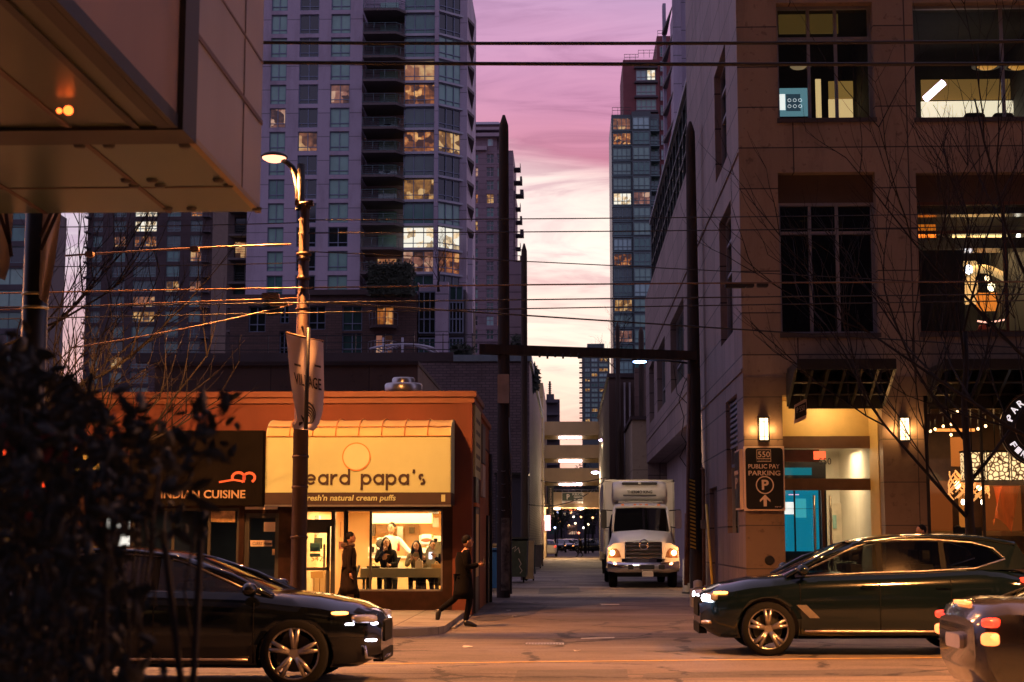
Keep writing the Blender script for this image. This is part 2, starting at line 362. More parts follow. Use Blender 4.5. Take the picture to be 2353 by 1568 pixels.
litmat('lit_bright', (1.0, 0.72, 0.4), (1.0, 0.95, 0.8), .95, 1.3, 0.3, 0.5)
litmat('lit_rose', (0.5, 0.2, 0.14), (1.0, 0.6, 0.4), 0.5, 0.8, .46, .68)
litmat('lit_yellow', (0.55, 0.24, 0.05), (1.0, 0.62, 0.25), 0.6, 1.0, .46, .68)
glassmat('glass', (0.92, 0.95, 0.93), 0.03)
glassmat('glass_tint', (0.10, 0.11, 0.11), 0.08)
mat('black_metal', (0.02, 0.02, 0.02), 0.45, 0.3, var=0.15)
mat('dark_wood', (0.055, 0.038, 0.028), 0.9, var=0.4, scale=6, bump=0.6, stretch=(1, 1, 0.1))
mat('chrome', (0.75, 0.75, 0.78), 0.12, 1.0, var=0)
mat('steel', (0.45, 0.44, 0.42), 0.3, 0.9, var=0.15)
mat('rubber', (0.007, 0.007, 0.007), 0.9, var=0.2, spec=.15)
mat('white_paint', (0.75, 0.74, 0.70), 0.35, var=0.08, scale=1.5, coat=0.3)
mat('concrete', (0.33, 0.31, 0.28), 0.85, var=0.25, scale=1.2, bump=0.3)
mat('black_plastic', (0.015, 0.015, 0.016), 0.5, var=0.1)
# ------------------------------------------------------------ ground, street, pavements
def asphalt(name, c, seams=(), cracks=1.0):
    m = bpy.data.materials.new(name); m.use_nodes = True; t = m.node_tree; b = t.nodes['Principled BSDF']; ln = t.links.new
    tcn = t.nodes.new('ShaderNodeTexCoord')
    def noise(sc, dt=6, ro=0.6, vec=None, st=None):
        n = t.nodes.new('ShaderNodeTexNoise'); n.inputs['Scale'].default_value = sc; n.inputs['Detail'].default_value = dt; n.inputs['Roughness'].default_value = ro
        if st:
            mp = t.nodes.new('ShaderNodeMapping'); mp.inputs['Scale'].default_value = st; ln(tcn.outputs['Object'], mp.inputs[0]); ln(mp.outputs[0], n.inputs['Vector'])
        else: ln(tcn.outputs['Object'], n.inputs['Vector'])
        return n
    fine = noise(30, 5, 0.8); big = noise(0.35, 5, 0.6, st=(0.6, 1.3, 1)); med = noise(2.2, 6, 0.7)
    r1 = t.nodes.new('ShaderNodeValToRGB'); ln(big.outputs[0], r1.inputs[0]); ramp(r1, [(0.3, tuple(x * 0.62 for x in c) + (1,)), (0.5, tuple(c) + (1,)), (0.7, tuple(x * 1.35 for x in c) + (1,))])
    r2 = t.nodes.new('ShaderNodeValToRGB'); ln(fine.outputs[0], r2.inputs[0]); ramp(r2, [(0.36, (0.5, 0.5, 0.5, 1)), (0.64, (1.5, 1.5, 1.5, 1))])
    m1_ = t.nodes.new('ShaderNodeMixRGB'); m1_.blend_type = 'MULTIPLY'; m1_.inputs[0].default_value = 0.9; ln(r1.outputs[0], m1_.inputs[1]); ln(r2.outputs[0], m1_.inputs[2])
    r3 = t.nodes.new('ShaderNodeValToRGB'); ln(med.outputs[0], r3.inputs[0]); ramp(r3, [(0.32, (0.6, 0.58, 0.55, 1)), (0.45, (1, 1, 1, 1))])
    m2_ = t.nodes.new('ShaderNodeMixRGB'); m2_.blend_type = 'MULTIPLY'; m2_.inputs[0].default_value = 0.8; ln(m1_.outputs[0], m2_.inputs[1]); ln(r3.outputs[0], m2_.inputs[2])
    wp = t.nodes.new('ShaderNodeVectorMath'); wp.operation = 'MULTIPLY_ADD'; wp.inputs[1].default_value = (0.7, 0.7, 0); ln(med.outputs['Color'], wp.inputs[0]); ln(tcn.outputs['Object'], wp.inputs[2])
    vo = t.nodes.new('ShaderNodeTexVoronoi'); vo.feature = 'DISTANCE_TO_EDGE'; vo.inputs['Scale'].default_value = 0.45; ln(wp.outputs[0], vo.inputs['Vector'])
    cm = noise(0.5, 2)
    cl = t.nodes.new('ShaderNodeMath'); cl.operation = 'LESS_THAN'; ln(vo.outputs['Distance'], cl.inputs[0]); cl.inputs[1].default_value = 0.022
    cg = t.nodes.new('ShaderNodeMath'); cg.operation = 'GREATER_THAN'; ln(cm.outputs[0], cg.inputs[0]); cg.inputs[1].default_value = 0.46
    cc = t.nodes.new('ShaderNodeMath'); cc.operation = 'MULTIPLY'; ln(cl.outputs[0], cc.inputs[0]); ln(cg.outputs[0], cc.inputs[1])
    acc = cc
    sp = t.nodes.new('ShaderNodeSeparateXYZ'); ln(wp.outputs[0], sp.inputs[0])
    sl = t.nodes.new('ShaderNodeVectorMath'); sl.operation = 'MULTIPLY_ADD'; sl.inputs[1].default_value = (0.12, 0.12, 0); ln(med.outputs['Color'], sl.inputs[0]); ln(tcn.outputs['Object'], sl.inputs[2])
    sp = t.nodes.new('ShaderNodeSeparateXYZ'); ln(sl.outputs[0], sp.inputs[0])
    for y, wd in seams:
        d = t.nodes.new('ShaderNodeMath'); d.operation = 'SUBTRACT'; d.inputs[1].default_value = y + 0.06; ln(sp.outputs[1], d.inputs[0])
        a = t.nodes.new('ShaderNodeMath'); a.operation = 'ABSOLUTE'; ln(d.outputs[0], a.inputs[0])
        q = t.nodes.new('ShaderNodeMath'); q.operation = 'LESS_THAN'; q.inputs[1].default_value = wd; ln(a.outputs[0], q.inputs[0])
        k = t.nodes.new('ShaderNodeMath'); k.operation = 'MAXIMUM'; ln(acc.outputs[0], k.inputs[0]); ln(q.outputs[0], k.inputs[1]); acc = k
    fm = t.nodes.new('ShaderNodeMath'); fm.operation = 'MULTIPLY'; fm.inputs[1].default_value = 0.9 * cracks; ln(acc.outputs[0], fm.inputs[0])
    m3_ = t.nodes.new('ShaderNodeMixRGB'); ln(fm.outputs[0], m3_.inputs[0]); ln(m2_.outputs[0], m3_.inputs[1]); m3_.inputs[2].default_value = (0.012, 0.011, 0.01, 1)
    ln(m3_.outputs[0], b.inputs['Base Color'])
    rr = t.nodes.new('ShaderNodeMapRange'); ln(big.outputs[0], rr.inputs[0]); rr.inputs[1].default_value = 0.3; rr.inputs[2].default_value = 0.7; rr.inputs[3].default_value = 0.9; rr.inputs[4].default_value = 0.55; ln(rr.outputs[0], b.inputs['Roughness'])
    bp = t.nodes.new('ShaderNodeBump'); bp.inputs['Strength'].default_value = 0.55; bp.inputs['Distance'].default_value = 0.02; ln(fine.outputs[0], bp.inputs['Height']); ln(bp.outputs[0], b.inputs['Normal'])
    MATS[name] = m; return m
asphalt('street_asphalt', (0.125, 0.105, 0.092), [(23.55, 0.02), (24.6, 0.03), (21.4, 0.015), (19.1, 0.045), (18.4, 0.018)])
asphalt('alley_asphalt', (0.15, 0.12, 0.095), [(33.6, 0.03), (58, 0.05)], 0.7)
jointmat('paving', (0.24, 0.22, 0.19), 1.5, 1.5, 0.012, (0.05, 0.045, 0.04), rough=0.85)
# the joint material reads x and z, so the flat pavements get a mapping of their own
def flatjoint(name, c, s):
    m = bpy.data.materials.new(name); m.use_nodes = True; t = m.node_tree; b = t.nodes['Principled BSDF']
    tcn = t.nodes.new('ShaderNodeTexCoord'); br = t.nodes.new('ShaderNodeTexBrick'); br.offset = 0
    br.inputs['Scale'].default_value = 1; br.inputs['Brick Width'].default_value = s; br.inputs['Row Height'].default_value = s; br.inputs['Mortar Size'].default_value = 0.012
    br.inputs['Color1'].default_value = tuple(x * 0.85 for x in c) + (1,); br.inputs['Color2'].default_value = tuple(x * 1.1 for x in c) + (1,); br.inputs['Mortar'].default_value = (0.04, 0.035, 0.03, 1)
    t.links.new(tcn.outputs['Object'], br.inputs['Vector'])
    n = t.nodes.new('ShaderNodeTexNoise'); n.inputs['Scale'].default_value = 1.3; n.inputs['Detail'].default_value = 8; n.inputs['Roughness'].default_value = 0.7; t.links.new(tcn.outputs['Object'], n.inputs['Vector'])
    r = t.nodes.new('ShaderNodeValToRGB'); t.links.new(n.outputs[0], r.inputs[0]); ramp(r, [(0.35, (0.55, 0.52, 0.5, 1)), (0.55, (1, 1, 1, 1))])
    mu = t.nodes.new('ShaderNodeMixRGB'); mu.blend_type = 'MULTIPLY'; mu.inputs[0].default_value = 0.8; t.links.new(br.outputs[0], mu.inputs[1]); t.links.new(r.outputs[0], mu.inputs[2])
    t.links.new(mu.outputs[0], b.inputs['Base Color']); b.inputs['Roughness'].default_value = 0.85; MATS[name] = m
flatjoint('pavement', (0.23, 0.21, 0.18), 1.5)
mat('earth', (0.06, 0.055, 0.05), 0.95, var=0.3)
def struct(name, mb, m): return mb.build(name, MATS[m], None, kind='structure')
XL, XR = -2.04, 3.95            # the alley's two sides
struct('ground', MB().quad((-1500, -300, -0.03), (1500, -300, -0.03), (1500, 2500, -0.03), (-1500, 2500, -0.03)), 'earth')
struct('road', MB().quad((-90, 12.9, 0), (90, 12.9, 0), (90, 27.4, 0), (-90, 27.4, 0)), 'street_asphalt')
struct('alley', MB().quad((XL - 8, 27.4, -0.004), (XR + 12, 27.4, -0.004), (XR + 12, 148, -0.004), (XL - 8, 148, -0.004)), 'alley_asphalt')
struct('cross_street', MB().quad((-60, 152.5, -0.004), (60, 152.5, -0.004), (60, 166, -0.004), (-60, 166, -0.004)), 'alley_asphalt')
struct('far_alley', MB().quad((-12, 166, -0.008), (14, 166, -0.008), (14, 420, -0.008), (-12, 420, -0.008)), 'alley_asphalt')
mat('yellow_paving', (0.5, 0.40, 0.22), 0.85, var=0.2)
struct('crossing_pavement', MB().quad((-12, 148, 0.0), (14, 148, 0.0), (14, 152.5, 0.0), (-12, 152.5, 0.0)), 'yellow_paving')
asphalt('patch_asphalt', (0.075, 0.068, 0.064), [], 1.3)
for nm, P_ in (('road_patch', ((1190, 1541), (1440, 1538), (1445, 1562), (1180, 1566))), ('alley_patch', ((1085, 1425), (1160, 1380), (1262, 1392), (1225, 1412), (1130, 1428))), ('road_patch', ((1480, 1548), (2100, 1536), (2200, 1552), (1475, 1560))), ('alley_patch', ((1240, 1352), (1330, 1350), (1335, 1362), (1236, 1366)))):  # flat polygons in a darker asphalt tone
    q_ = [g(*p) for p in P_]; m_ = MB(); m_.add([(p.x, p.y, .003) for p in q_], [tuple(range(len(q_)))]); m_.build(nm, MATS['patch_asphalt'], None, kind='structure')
def slab(pts, z): return MB().prism(pts, lambda a, b, h: (a, b, h), -0.02, z)
cL = ax(1010, 26.2)
pl = [(-90, 26.2), (cL - 1.2, 26.2)] + [(cL - 1.2 + 1.2 * math.sin(a), 27.4 - 1.2 * math.cos(a)) for a in (0.3, 0.6, 0.9, 1.2, 1.5)] + [(cL, 33.42), (-90, 33.42)]
pav = slab(pl, 0.12); pav.box(cL, XL, 28.6, 33.42, -0.02, 0.03)
struct('pavement', pav, 'pavement')
pr = [(90, 26.6), (5.6, 26.6), (5.0, 27.0), (4.7, 27.8), (4.6, 29), (4.6, 35.22), (90, 35.22)]
struct('pavement_beside_stone_building', slab(pr, 0.12), 'pavement')
struct('near_pavement', slab([(-90, -12), (90, -12), (90, 12.9), (-90, 12.9)], 0.12), 'pavement')
mat('kerb_stone', (0.26, 0.24, 0.21), 0.85, var=0.25, scale=2)
kb = MB(); kb.box(-90, cL - 1.4, 26.04, 26.2, -0.02, 0.135); kb.box(5.6, 90, 26.44, 26.6, -0.02, 0.135); kb.box(-90, 90, 12.9, 13.05, -0.02, 0.135)
struct('kerb', kb, 'kerb_stone')
mat('road_paint_yellow', (0.55, 0.36, 0.08), 0.7, var=0.35, scale=4)
mat('road_paint_white', (0.6, 0.6, 0.56), 0.7, var=0.35, scale=4)
a, b = g(-500, 1532), g(890, 1526); c, d = g(1300, 1521), g(2600, 1507)
yl = MB()
P4 = [g(-900, 1533), a, b, c, d]
yl.grid([[(p.x, p.y - 0.055, 0.005) for p in P4], [(p.x, p.y + 0.055, 0.005) for p in P4]], smooth=False)
struct('road_marking_yellow_line', yl, 'road_paint_yellow')
q0, q1 = g(1335, 1468), g(1412, 1466)
struct('road_marking_white_dash', MB().quad((q0.x, q0.y - .09, .005), (q1.x, q1.y - .09, .005), (q1.x, q1.y + .09, .005), (q0.x, q0.y + .09, .005)), 'road_paint_white')
# drain grate in the road
ga, gb = g(1209, 1483), g(1294, 1483)
gt = thing('drain_grate', 'slotted metal drain grate set in the orange lit road before the alley', 'drain grate', ((ga.x + gb.x) / 2, ga.y + .2, 0))
m_ = MB(); m_.box(ga.x, gb.x, ga.y, ga.y + .05, 0, .012); m_.box(ga.x, gb.x, ga.y + .38, ga.y + .43, 0, .012)
for k in range(13):
    x = ga.x + (gb.x - ga.x) * k / 12; m_.box(x - .012, x + .012, ga.y + .05, ga.y + .38, 0.001, .014)
m_.build('frame', mat('grate_metal', (0.40, 0.38, 0.36), 0.4, 0.7), gt)
MB().box(ga.x, gb.x, ga.y + .05, ga.y + .38, 0.0005, 0.003).build('sump', MATS['black_plastic'], gt)
# litter scraps and manhole
for (px, py, s_, lab) in ((1075, 1488, .09, 'white crumpled scrap of paper on the alley mouth paving near the walker'), (1402, 1391, .3, 'flattened pale cardboard scrap lying on the alley tarmac'), (1183, 1418, .07, 'small white scrap of litter left of the alley tarmac patch'),  # the larger sheet stands in for orange light reflected in a puddle
                          (1168, 1404, .07, 'tiny pale scrap of litter near the foot of the timber pole'), (1326, 1497, .06, 'small white scrap of litter on the road by the white dash')):
    p = g(px, py); mm = MB()
    mm.grid([[(p.x + s_ * (i - 1.5) * .5 + rnd.uniform(-.1, .1) * s_, p.y + s_ * (j - 1.5) * .6, 0.006 + rnd.uniform(0, .25) * min(s_, .1)) for i in range(4)] for j in range(4)], smooth=False)
    mm.build('litter', mat('paper_scrap', (0.6, 0.55, 0.48), 0.8), None, lab, cat='litter')

# ------------------------------------------------------------ facade towers
def tower(name, label, Y, depth, px0, px1, ztop, wallm, cat='building', side=1, group=None, zbot=0, roofm='concrete'):
    """a box of four walls and a roof; the street wall is left to the caller"""
    x0, x1 = ax(px0, Y), ax(px1, Y); t = thing(name, label, cat, ((x0 + x1) / 2, Y + depth / 2, zbot), group)
    return t, x0, x1
PK = ['pane_blind', 'pane_dark', 'pane_teal', 'pane_mid']
def zrow(py, Y, px=900): return az(py, Y, px)

# --- lavender apartment tower, left of the gap
Y = 180.0
jointmat('lavender_concrete', (0.37, 0.33, 0.41), 60, 2.88, 0.05, (0.16, 0.15, 0.18), rough=0.8, var=0.04, vstreak=1, scale=0.25, bump=0.2)
mat('slab_edge', (0.34, 0.35, 0.40), 0.7, var=0.15, scale=0.4)
mat('tower_dark', (0.06, 0.055, 0.065), 0.8, var=0.2, scale=0.2)
T, x0, x1 = tower('apartment_tower', 'tall lavender concrete apartment tower with stacked balconies and glazed corner bays', Y, 22, 570, 1083, 0, None)
xs = {k: ax(k, Y, 400) for k in (500, 535, 570, 617, 654, 683, 728, 756, 801, 829, 840, 921, 998, 1007, 1053, 1070, 1083)}
RH = 2.88; zb0 = zrow(31, Y); ZTOP = zb0 + RH * 2; NR = 15
rows = [zb0 - RH * k for k in range(NR)]             # tops of the window rows, from the top down
rows = [z for z in rows if z > az(660, Y)]
rows = [zb0 + RH] + rows
zlow = rows[-1] - RH
wall = MB(); o = Vector((xs[570], Y, zlow - 14)); W = xs[829] - xs[570]; H = ZTOP - o.z
holes = []
for z in rows:
    for a, b in ((617, 654), (683, 728), (756, 801)): holes.append((xs[a] - o.x, xs[b] - o.x, z - 2.40 - o.z, z - o.z))
for k in range(1, 4):
    z = rows[-1] - RH * k
    if z > az(830, Y): holes.append((xs[617] - o.x, xs[654] - o.x, z - 2.4 - o.z, z - o.z))
wall.wall(o, X_, Y_, W, H, holes, 0.35)
wall.box(xs[829], xs[829] + 0.02, Y, Y + 3.2, o.z, ZTOP)
wall.box(xs[570] - .02, xs[570], Y, Y + 20, o.z, ZTOP)
wall.box(xs[829], xs[921], Y + 3.2, Y + 3.4, o.z, ZTOP)           # back of the balcony recess
wall.box(xs[998], xs[1007], Y - 0.5, Y + 0.3, o.z, ZTOP)          # corner column
wall.box(xs[1053], xs[1070], Y + 1.9, Y + 2.4, o.z, ZTOP)
wall.box(xs[1070] - .3, xs[1070], Y + 2.4, Y + 20, o.z, ZTOP)
wall.box(xs[570], xs[1070], Y + 19.5, Y + 20, o.z, ZTOP)
wall.build('wall', MATS['lavender_concrete'], T)
lit1 = {(4, 2): 'lit_rose', (6, 1): 'lit_dim', (5, 0): 'lit_rose'}
for i, z in enumerate(rows):
    for j, (a, b) in enumerate(((617, 654), (683, 728), (756, 801))):
        u0, u1 = xs[a] - o.x, xs[b] - o.x
        pm = lit1.get((i, j)) or ('pane_blind' if j != 1 else 'pane_dark')
        if (i, j) not in lit1 and rnd.random() < 0.22: pm = rnd.choice(PK)
        window(T, o, X_, Y_, u0, u1, z - 2.4 - o.z, z - o.z, 0.3, [(u0 + u1) / 2], [z - 1.85 - o.z], 0.10, 'frame_blue', pm, fd=0.12)
# lower windows in the leftmost column strip
for k in range(1, 4):
    z = rows[-1] - RH * k
    if z > az(830, Y):
        u0, u1 = xs[617] - o.x, xs[654] - o.x
        window(T, o, X_, Y_, u0, u1, z - 2.4 - o.z, z - o.z, 0.3, [(u0 + u1) / 2], [], 0.10, 'frame_blue', 'pane_mid', fd=0.12)
# balconies in the recess
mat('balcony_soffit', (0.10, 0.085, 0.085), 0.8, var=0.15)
glassmat('rail_glass', (0.35, 0.45, 0.45), 0.05)
for i, z in enumerate(rows):
    zf = z - 2.75
    bx0, bx1 = xs[840] - .3, xs[921] + .5
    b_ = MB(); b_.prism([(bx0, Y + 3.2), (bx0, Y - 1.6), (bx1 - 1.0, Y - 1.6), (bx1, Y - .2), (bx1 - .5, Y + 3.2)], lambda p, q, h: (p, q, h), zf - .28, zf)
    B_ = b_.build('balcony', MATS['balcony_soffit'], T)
    r_ = MB(); pts = [(bx0, Y - 1.5), (bx1 - 1.05, Y - 1.5), (bx1 - .1, Y - .2)]
    for (p, q) in zip(pts, pts[1:]):
        p, q = Vector(p), Vector(q); n_ = max(2, int((q - p).length / 1.1))
        for h in (.12, 1.1, .35, .6, .85): r_.cyl((p.x, p.y, zf + h), (q.x, q.y, zf + h), .03 if h > 1 or h < .2 else .016, n=5)
        for k in range(n_ + 1):
            s_ = p + (q - p) * k / n_; r_.cyl((s_.x, s_.y, zf), (s_.x, s_.y, zf + 1.1), .03, n=5)
    r_.build('railing', MATS['frame_teal'], B_)
    d_ = MB(); mid = (bx0 + bx1) / 2
    d_.box(mid - 1.0, mid + 1.2, Y + 3.05, Y + 3.15, zf, zf + 2.3); d_.build('balcony_door', MATS['lit_dim' if i in (11,) else ('pane_sky' if i % 3 else 'pane_blind')], T)
    if i in (5, 9, 7):
        f_ = MB(); f_.cyl((mid + .3, Y + .2, zf), (mid + .3, Y + .2, zf + .7), .05); f_.cyl((mid + .3, Y + .2, zf + .7), (mid + .3, Y + .2, zf + .74), .45)
        f_.box(mid - .9, mid - .4, Y, Y + .5, zf + .35, zf + .45); f_.box(mid - .9, mid - .85, Y, Y + .5, zf, zf + .9); f_.build('balcony_furniture', MATS['black_plastic'], T)
# glazed bays and angled corner
litb = {3: 'lit_dim', 4: 'lit_warm', 5: 'pane_mid', 6: 'lit_warm', 8: 'lit_yellow', 10: 'lit_bright', 11: 'lit_rose'}
litc = {6: 'lit_yellow', 10: 'lit_bright', 11: 'lit_warm'}
for i, z in enumerate(rows):
    a, b = xs[921] + .3, xs[998]; wd = b - a; o2 = Vector((a, Y + .1, z - 2.62))
    base = rnd.choice(['pane_mid', 'pane_dark', 'pane_blind', 'pane_teal'])
    w_ = window(T, o2, X_, Y_, 0, wd, 0, 2.55, .1, [wd / 3, 2 * wd / 3], [.62], .09, 'frame_blue', litb.get(i, base), name='bay_window', fd=.14)
    sl_ = MB(); sl_.box(a - .1, b, Y - .25, Y + .35, z - 2.88, z - 2.63); sl_.box(a - .1, b, Y - .12, Y + .1, z - 2.62, z - 2.55)
    p0 = Vector((xs[1007], Y - .3, 0)); p1 = Vector((xs[1053] + .2, Y + 2.0, 0)); du = (p1 - p0).normalized(); nn = Vector((-du.y, du.x, 0)); Lc = (p1 - p0).length
    sl_.obox(Vector((p0.x, p0.y, z - 2.88)), du, nn, -.1, Lc + .3, -.25, .3, 0, .24)
    sl_.build('floor_slab', MATS['slab_edge'], T)
    base = rnd.choice(['pane_mid', 'pane_dark', 'pane_blind', 'pane_blind'])
    window(T, Vector((p0.x, p0.y, z - 2.62)), du, nn, 0, Lc, 0, 2.6, .12, [Lc / 3, 2 * Lc / 3], [.62], .09, 'frame_blue', litc.get(i, base), name='corner_window', fd=.14)
    fz = MB(); fz.prism([(xs[1070], Y + 2.6), (xs[1083], Y + 5.5), (xs[1070], Y + 12)], lambda p, q, h: (p, q, h), z - 2.86, z - 2.5); fz.build('side_balcony', MATS['balcony_soffit'], T)
# dark infill core so nothing shows through
MB().box(xs[570] + .5, xs[829] - .2, Y + .6, Y + 19, zlow - 14, ZTOP - .3).build('core', MATS['tower_dark'], T)
MB().box(xs[921], xs[1070] - .4, Y + 3.5, Y + 19, zlow - 14, ZTOP - .3).build('core', MATS['tower_dark'], T)
# left wing with dark balconies
Tw = thing('apartment_block', 'shaded balcony wing in front of the lavender tower, under the glass canopy', 'building', (xs[535], Y + 4, 0))
za, zb = az(905, Y), az(430, Y)
wm = MB(); o3 = Vector((ax(498, Y), Y + 3, za)); W3 = ax(571, Y) - o3.x; hs = []
for k in range(7):
    zt = zrow(485, Y) + RH - RH * k - o3.z
    hs.append((.6, W3 - .5, zt - 2.2, zt))
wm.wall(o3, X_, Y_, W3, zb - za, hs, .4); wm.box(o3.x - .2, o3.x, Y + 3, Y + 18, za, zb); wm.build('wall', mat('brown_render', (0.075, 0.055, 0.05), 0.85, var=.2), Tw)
for k, h in enumerate(hs):
    u0, u1, v0, v1 = h
    window(Tw, o3, X_, Y_, u0, u1, v0, v1, .35, [(u0 + u1) / 2], [], .09, 'frame_dark', ['lit_dim', 'pane_dark', 'lit_dim', 'pane_dark', 'pane_mid', 'pane_dark', 'pane_mid'][k], fd=.12)
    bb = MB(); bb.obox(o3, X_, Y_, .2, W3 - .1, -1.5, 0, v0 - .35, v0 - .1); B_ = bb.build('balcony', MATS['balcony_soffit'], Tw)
    rr = MB()
    for zz in (.1, .4, .7, 1.0): rr.obox(o3, X_, Y_, .2, W3 - .1, -1.48, -1.44, v0 - .1 + zz, v0 - .06 + zz)
    rr.build('railing', MATS['black_metal'], B_)

# --- dusky masonry tower behind, between the lavender tower and the pole
Y = 340.0
jointmat('mauve_masonry', (0.22, 0.17, 0.20), 50, 1.43, 0.06, (0.12, 0.09, 0.11), rough=0.85, var=0.05, scale=0.15)
mat('mauve_trim', (0.30, 0.25, 0.29), 0.8, var=0.1)
T = thing('masonry_tower', 'dusky mauve masonry tower with corniced stepped top behind the tallest timber pole', 'building', (ax(1120, Y), Y + 12, 0))
xa, xb = ax(1060, Y), ax(1178, Y); zt1 = az(345, Y); zlo = az(1010, Y)
cols = [(1083, 1097), (1116, 1134), (1141, 1151), (1161, 1170)]
o = Vector((xa, Y, zlo)); hs = []; info = []
RHm = (az(345, Y) - az(375.7, Y))
r = 0
zt = az(352, Y)
while zt - RHm > zlo:
    for j, (p, q) in enumerate(cols):
        hs.append((ax(p, Y) - xa, ax(q, Y) - xa, zt - RHm * .72 - zlo, zt - zlo)); info.append((r, j))
    zt -= RHm; r += 1
mm = MB(); mm.wall(o, X_, Y_, xb - xa, zt1 - zlo, hs, .5); mm.box(xb, xb + .1, Y, Y + 22, zlo, zt1); mm.box(xa, xb, Y + 21, Y + 22, zlo, zt1)
xw = ax(1183, Y); mm.box(xb - 2, xw, Y + 3, Y + 20, zlo, az(430, Y)); mm.build('wall', MATS['mauve_masonry'], T)
litm = {(3, 0): 'lit_warm', (3, 1): 'lit_yellow', (5, 0): 'lit_yellow', (12, 2): 'lit_dim', (13, 3): 'lit_warm', (1, 0): 'lit_rose', (12, 1): 'pane_sky', (6, 3): 'lit_yellow'}
for h, (r, j) in zip(hs, info):
    if len([1 for c in kids(T) if c.name.startswith('window')]) > 92: break
    window(T, o, X_, Y_, *h, .35, [(h[0] + h[1]) / 2], [(h[2] * .45 + h[3] * .55)], .12, 'mauve_trim', litm.get((r, j), rnd.choice(['pane_mid', 'pane_dark', 'pane_blind', 'pane_teal', 'pane_mid'])), fd=.15)
cn = MB()
for (p, q, ya, yb, e) in ((1060, 1108, 336, 345, .8), (1060, 1146, 306, 314, .9), (1060, 1152, 292, 298, .5)):
    cn.box(ax(p, Y), ax(q, Y) + e, Y - e, Y + 18, az(yb, Y), az(ya, Y))
cn.build('cornice', MATS['mauve_trim'], T)
pb = MB(); pb.box(xa, ax(1140, Y), Y + .5, Y + 18, zt1, az(306, Y)); pb.box(xa, ax(1150, Y), Y + 2, Y + 18, az(345, Y), az(280, Y)); pb.build('penthouse', MATS['mauve_masonry'], T)
for (p, q, y0_, y1_) in ((1085, 1105, 340, 352), (1118, 1132, 316, 334)):
    window(T, Vector((ax(p, Y), Y + .5, az(y1_, Y))), X_, Y_, 0, ax(q, Y) - ax(p, Y), 0, az(y0_, Y) - az(y1_, Y), -.02, [1.0], [], .12, 'mauve_trim', 'pane_sky', fd=.1)
rf = MB(); rx0, rx1 = ax(1060, Y), ax(1152, Y); rf.add([(rx0, Y + 1, az(281, Y)), (rx1, Y + 1, az(281, Y)), (rx1, Y + 18, az(281, Y)), (rx0, Y + 18, az(281, Y)), (rx0, Y + 5, az(265, Y)), (rx1 - 1, Y + 5, az(265, Y)), (rx1 - 1, Y + 15, az(265, Y)), (rx0, Y + 15, az(265, Y))],
    [(0, 1, 5, 4), (1, 2, 6, 5), (2, 3, 7, 6), (4, 5, 6, 7), (0, 4, 7, 3), (0, 3, 2, 1)]); rf.build('roof', mat('roof_lead', (0.22, 0.21, 0.26), 0.5), T)
for k in range(17):
    z = az(372, Y) - RHm * k
    if z < az(790, Y): break
    b_ = MB(); b_.box(xw - .5, xw + 1.1 + (k % 3) * .35, Y + 5, Y + 9, z - .3, z); b_.box(xw + 1.0, xw + 1.1 + (k % 3) * .35, Y + 5, Y + 9, z, z + 1.0); b_.build('balcony', MATS['tower_dark'], T)

# --- dark brick and glass tower behind the shrub, far left
Y = 300.0
jointmat('plum_brick', (0.05, 0.037, 0.04), 2.4, 0.5, 0.05, (0.04, 0.03, 0.035), rough=0.85, var=0.15, offset=.5, scale=.2)
T = thing('brick_tower', 'dark plum brick apartment tower with green glass seen through bare branches', 'building', (ax(330, Y), Y + 15, 0))
xa, xb = ax(178, Y), ax(470, Y); zlo, zhi = az(1010, Y), az(300, Y); o = Vector((xa, Y, zlo)); hs = []; info = []
cs = [(190, 212), (238, 267), (287, 340), (364, 396), (419, 447)]
RB = az(500, Y) - az(534.7, Y); zt = az(466, Y); r = 0
while zt - RB > zlo + 1 and r < 15:
    for j, (p, q) in enumerate(cs): hs.append((ax(p, Y) - xa, ax(q, Y) - xa, zt - RB * .74 - zlo, zt - zlo)); info.append((r, j))
    zt -= RB; r += 1
mm = MB(); mm.wall(o, X_, Y_, xb - xa, zhi - zlo, hs, .5); mm.box(xb, xb + .1, Y, Y + 26, zlo, zhi); mm.box(xa - .1, xa, Y, Y + 26, zlo, zhi); mm.box(xa, xb, Y + 26, Y + 26.2, zlo, zhi)
mm.build('wall', MATS['plum_brick'], T)
litl = {(1, 2): 'lit_bright', (2, 1): 'lit_dim', (2, 2): 'lit_warm', (3, 4): 'lit_dim', (5, 3): 'lit_yellow', (5, 4): 'lit_dim', (6, 2): 'lit_dim', (7, 2): 'lit_yellow', (10, 1): 'lit_yellow', (13, 2): 'lit_bright', (13, 0): 'lit_yellow', (0, 2): 'lit_bright', (0, 4): 'lit_warm'}
for h, (r, j) in zip(hs, info):
    n_ = 3 if j == 2 else 1
    us = [h[0] + (h[1] - h[0]) * (k + 1) / (n_ + 1) for k in range(n_)]
    window(T, o, X_, Y_, *h, .3, us, [h[2] + (h[3] - h[2]) * .3], .14, 'frame_teal', litl.get((r, j), rnd.choice(['pane_teal', 'pane_dark', 'pane_teal', 'pane_mid', 'pane_dark', 'pane_mid'])), fd=.12)
for k in range(14):
    z = az(466, Y) - RB * k - RB * .78
    for nm, (p, q) in (('balcony', (174, 186)), ('balcony', (450, 468))):
        b_ = MB(); X0, X1 = ax(p, Y), ax(q, Y); b_.box(X0, X1, Y - 1.6, Y + .1, z - .25, z)
        for zz in (.5, 1.0): b_.box(X0, X1, Y - 1.6, Y - 1.5, z + zz, z + zz + .08)
        for xx in (X0, (X0 + X1) / 2, X1 - .08): b_.box(xx, xx + .08, Y - 1.6, Y - 1.5, z, z + 1)
        b_.build(nm, MATS['tower_dark'], T)
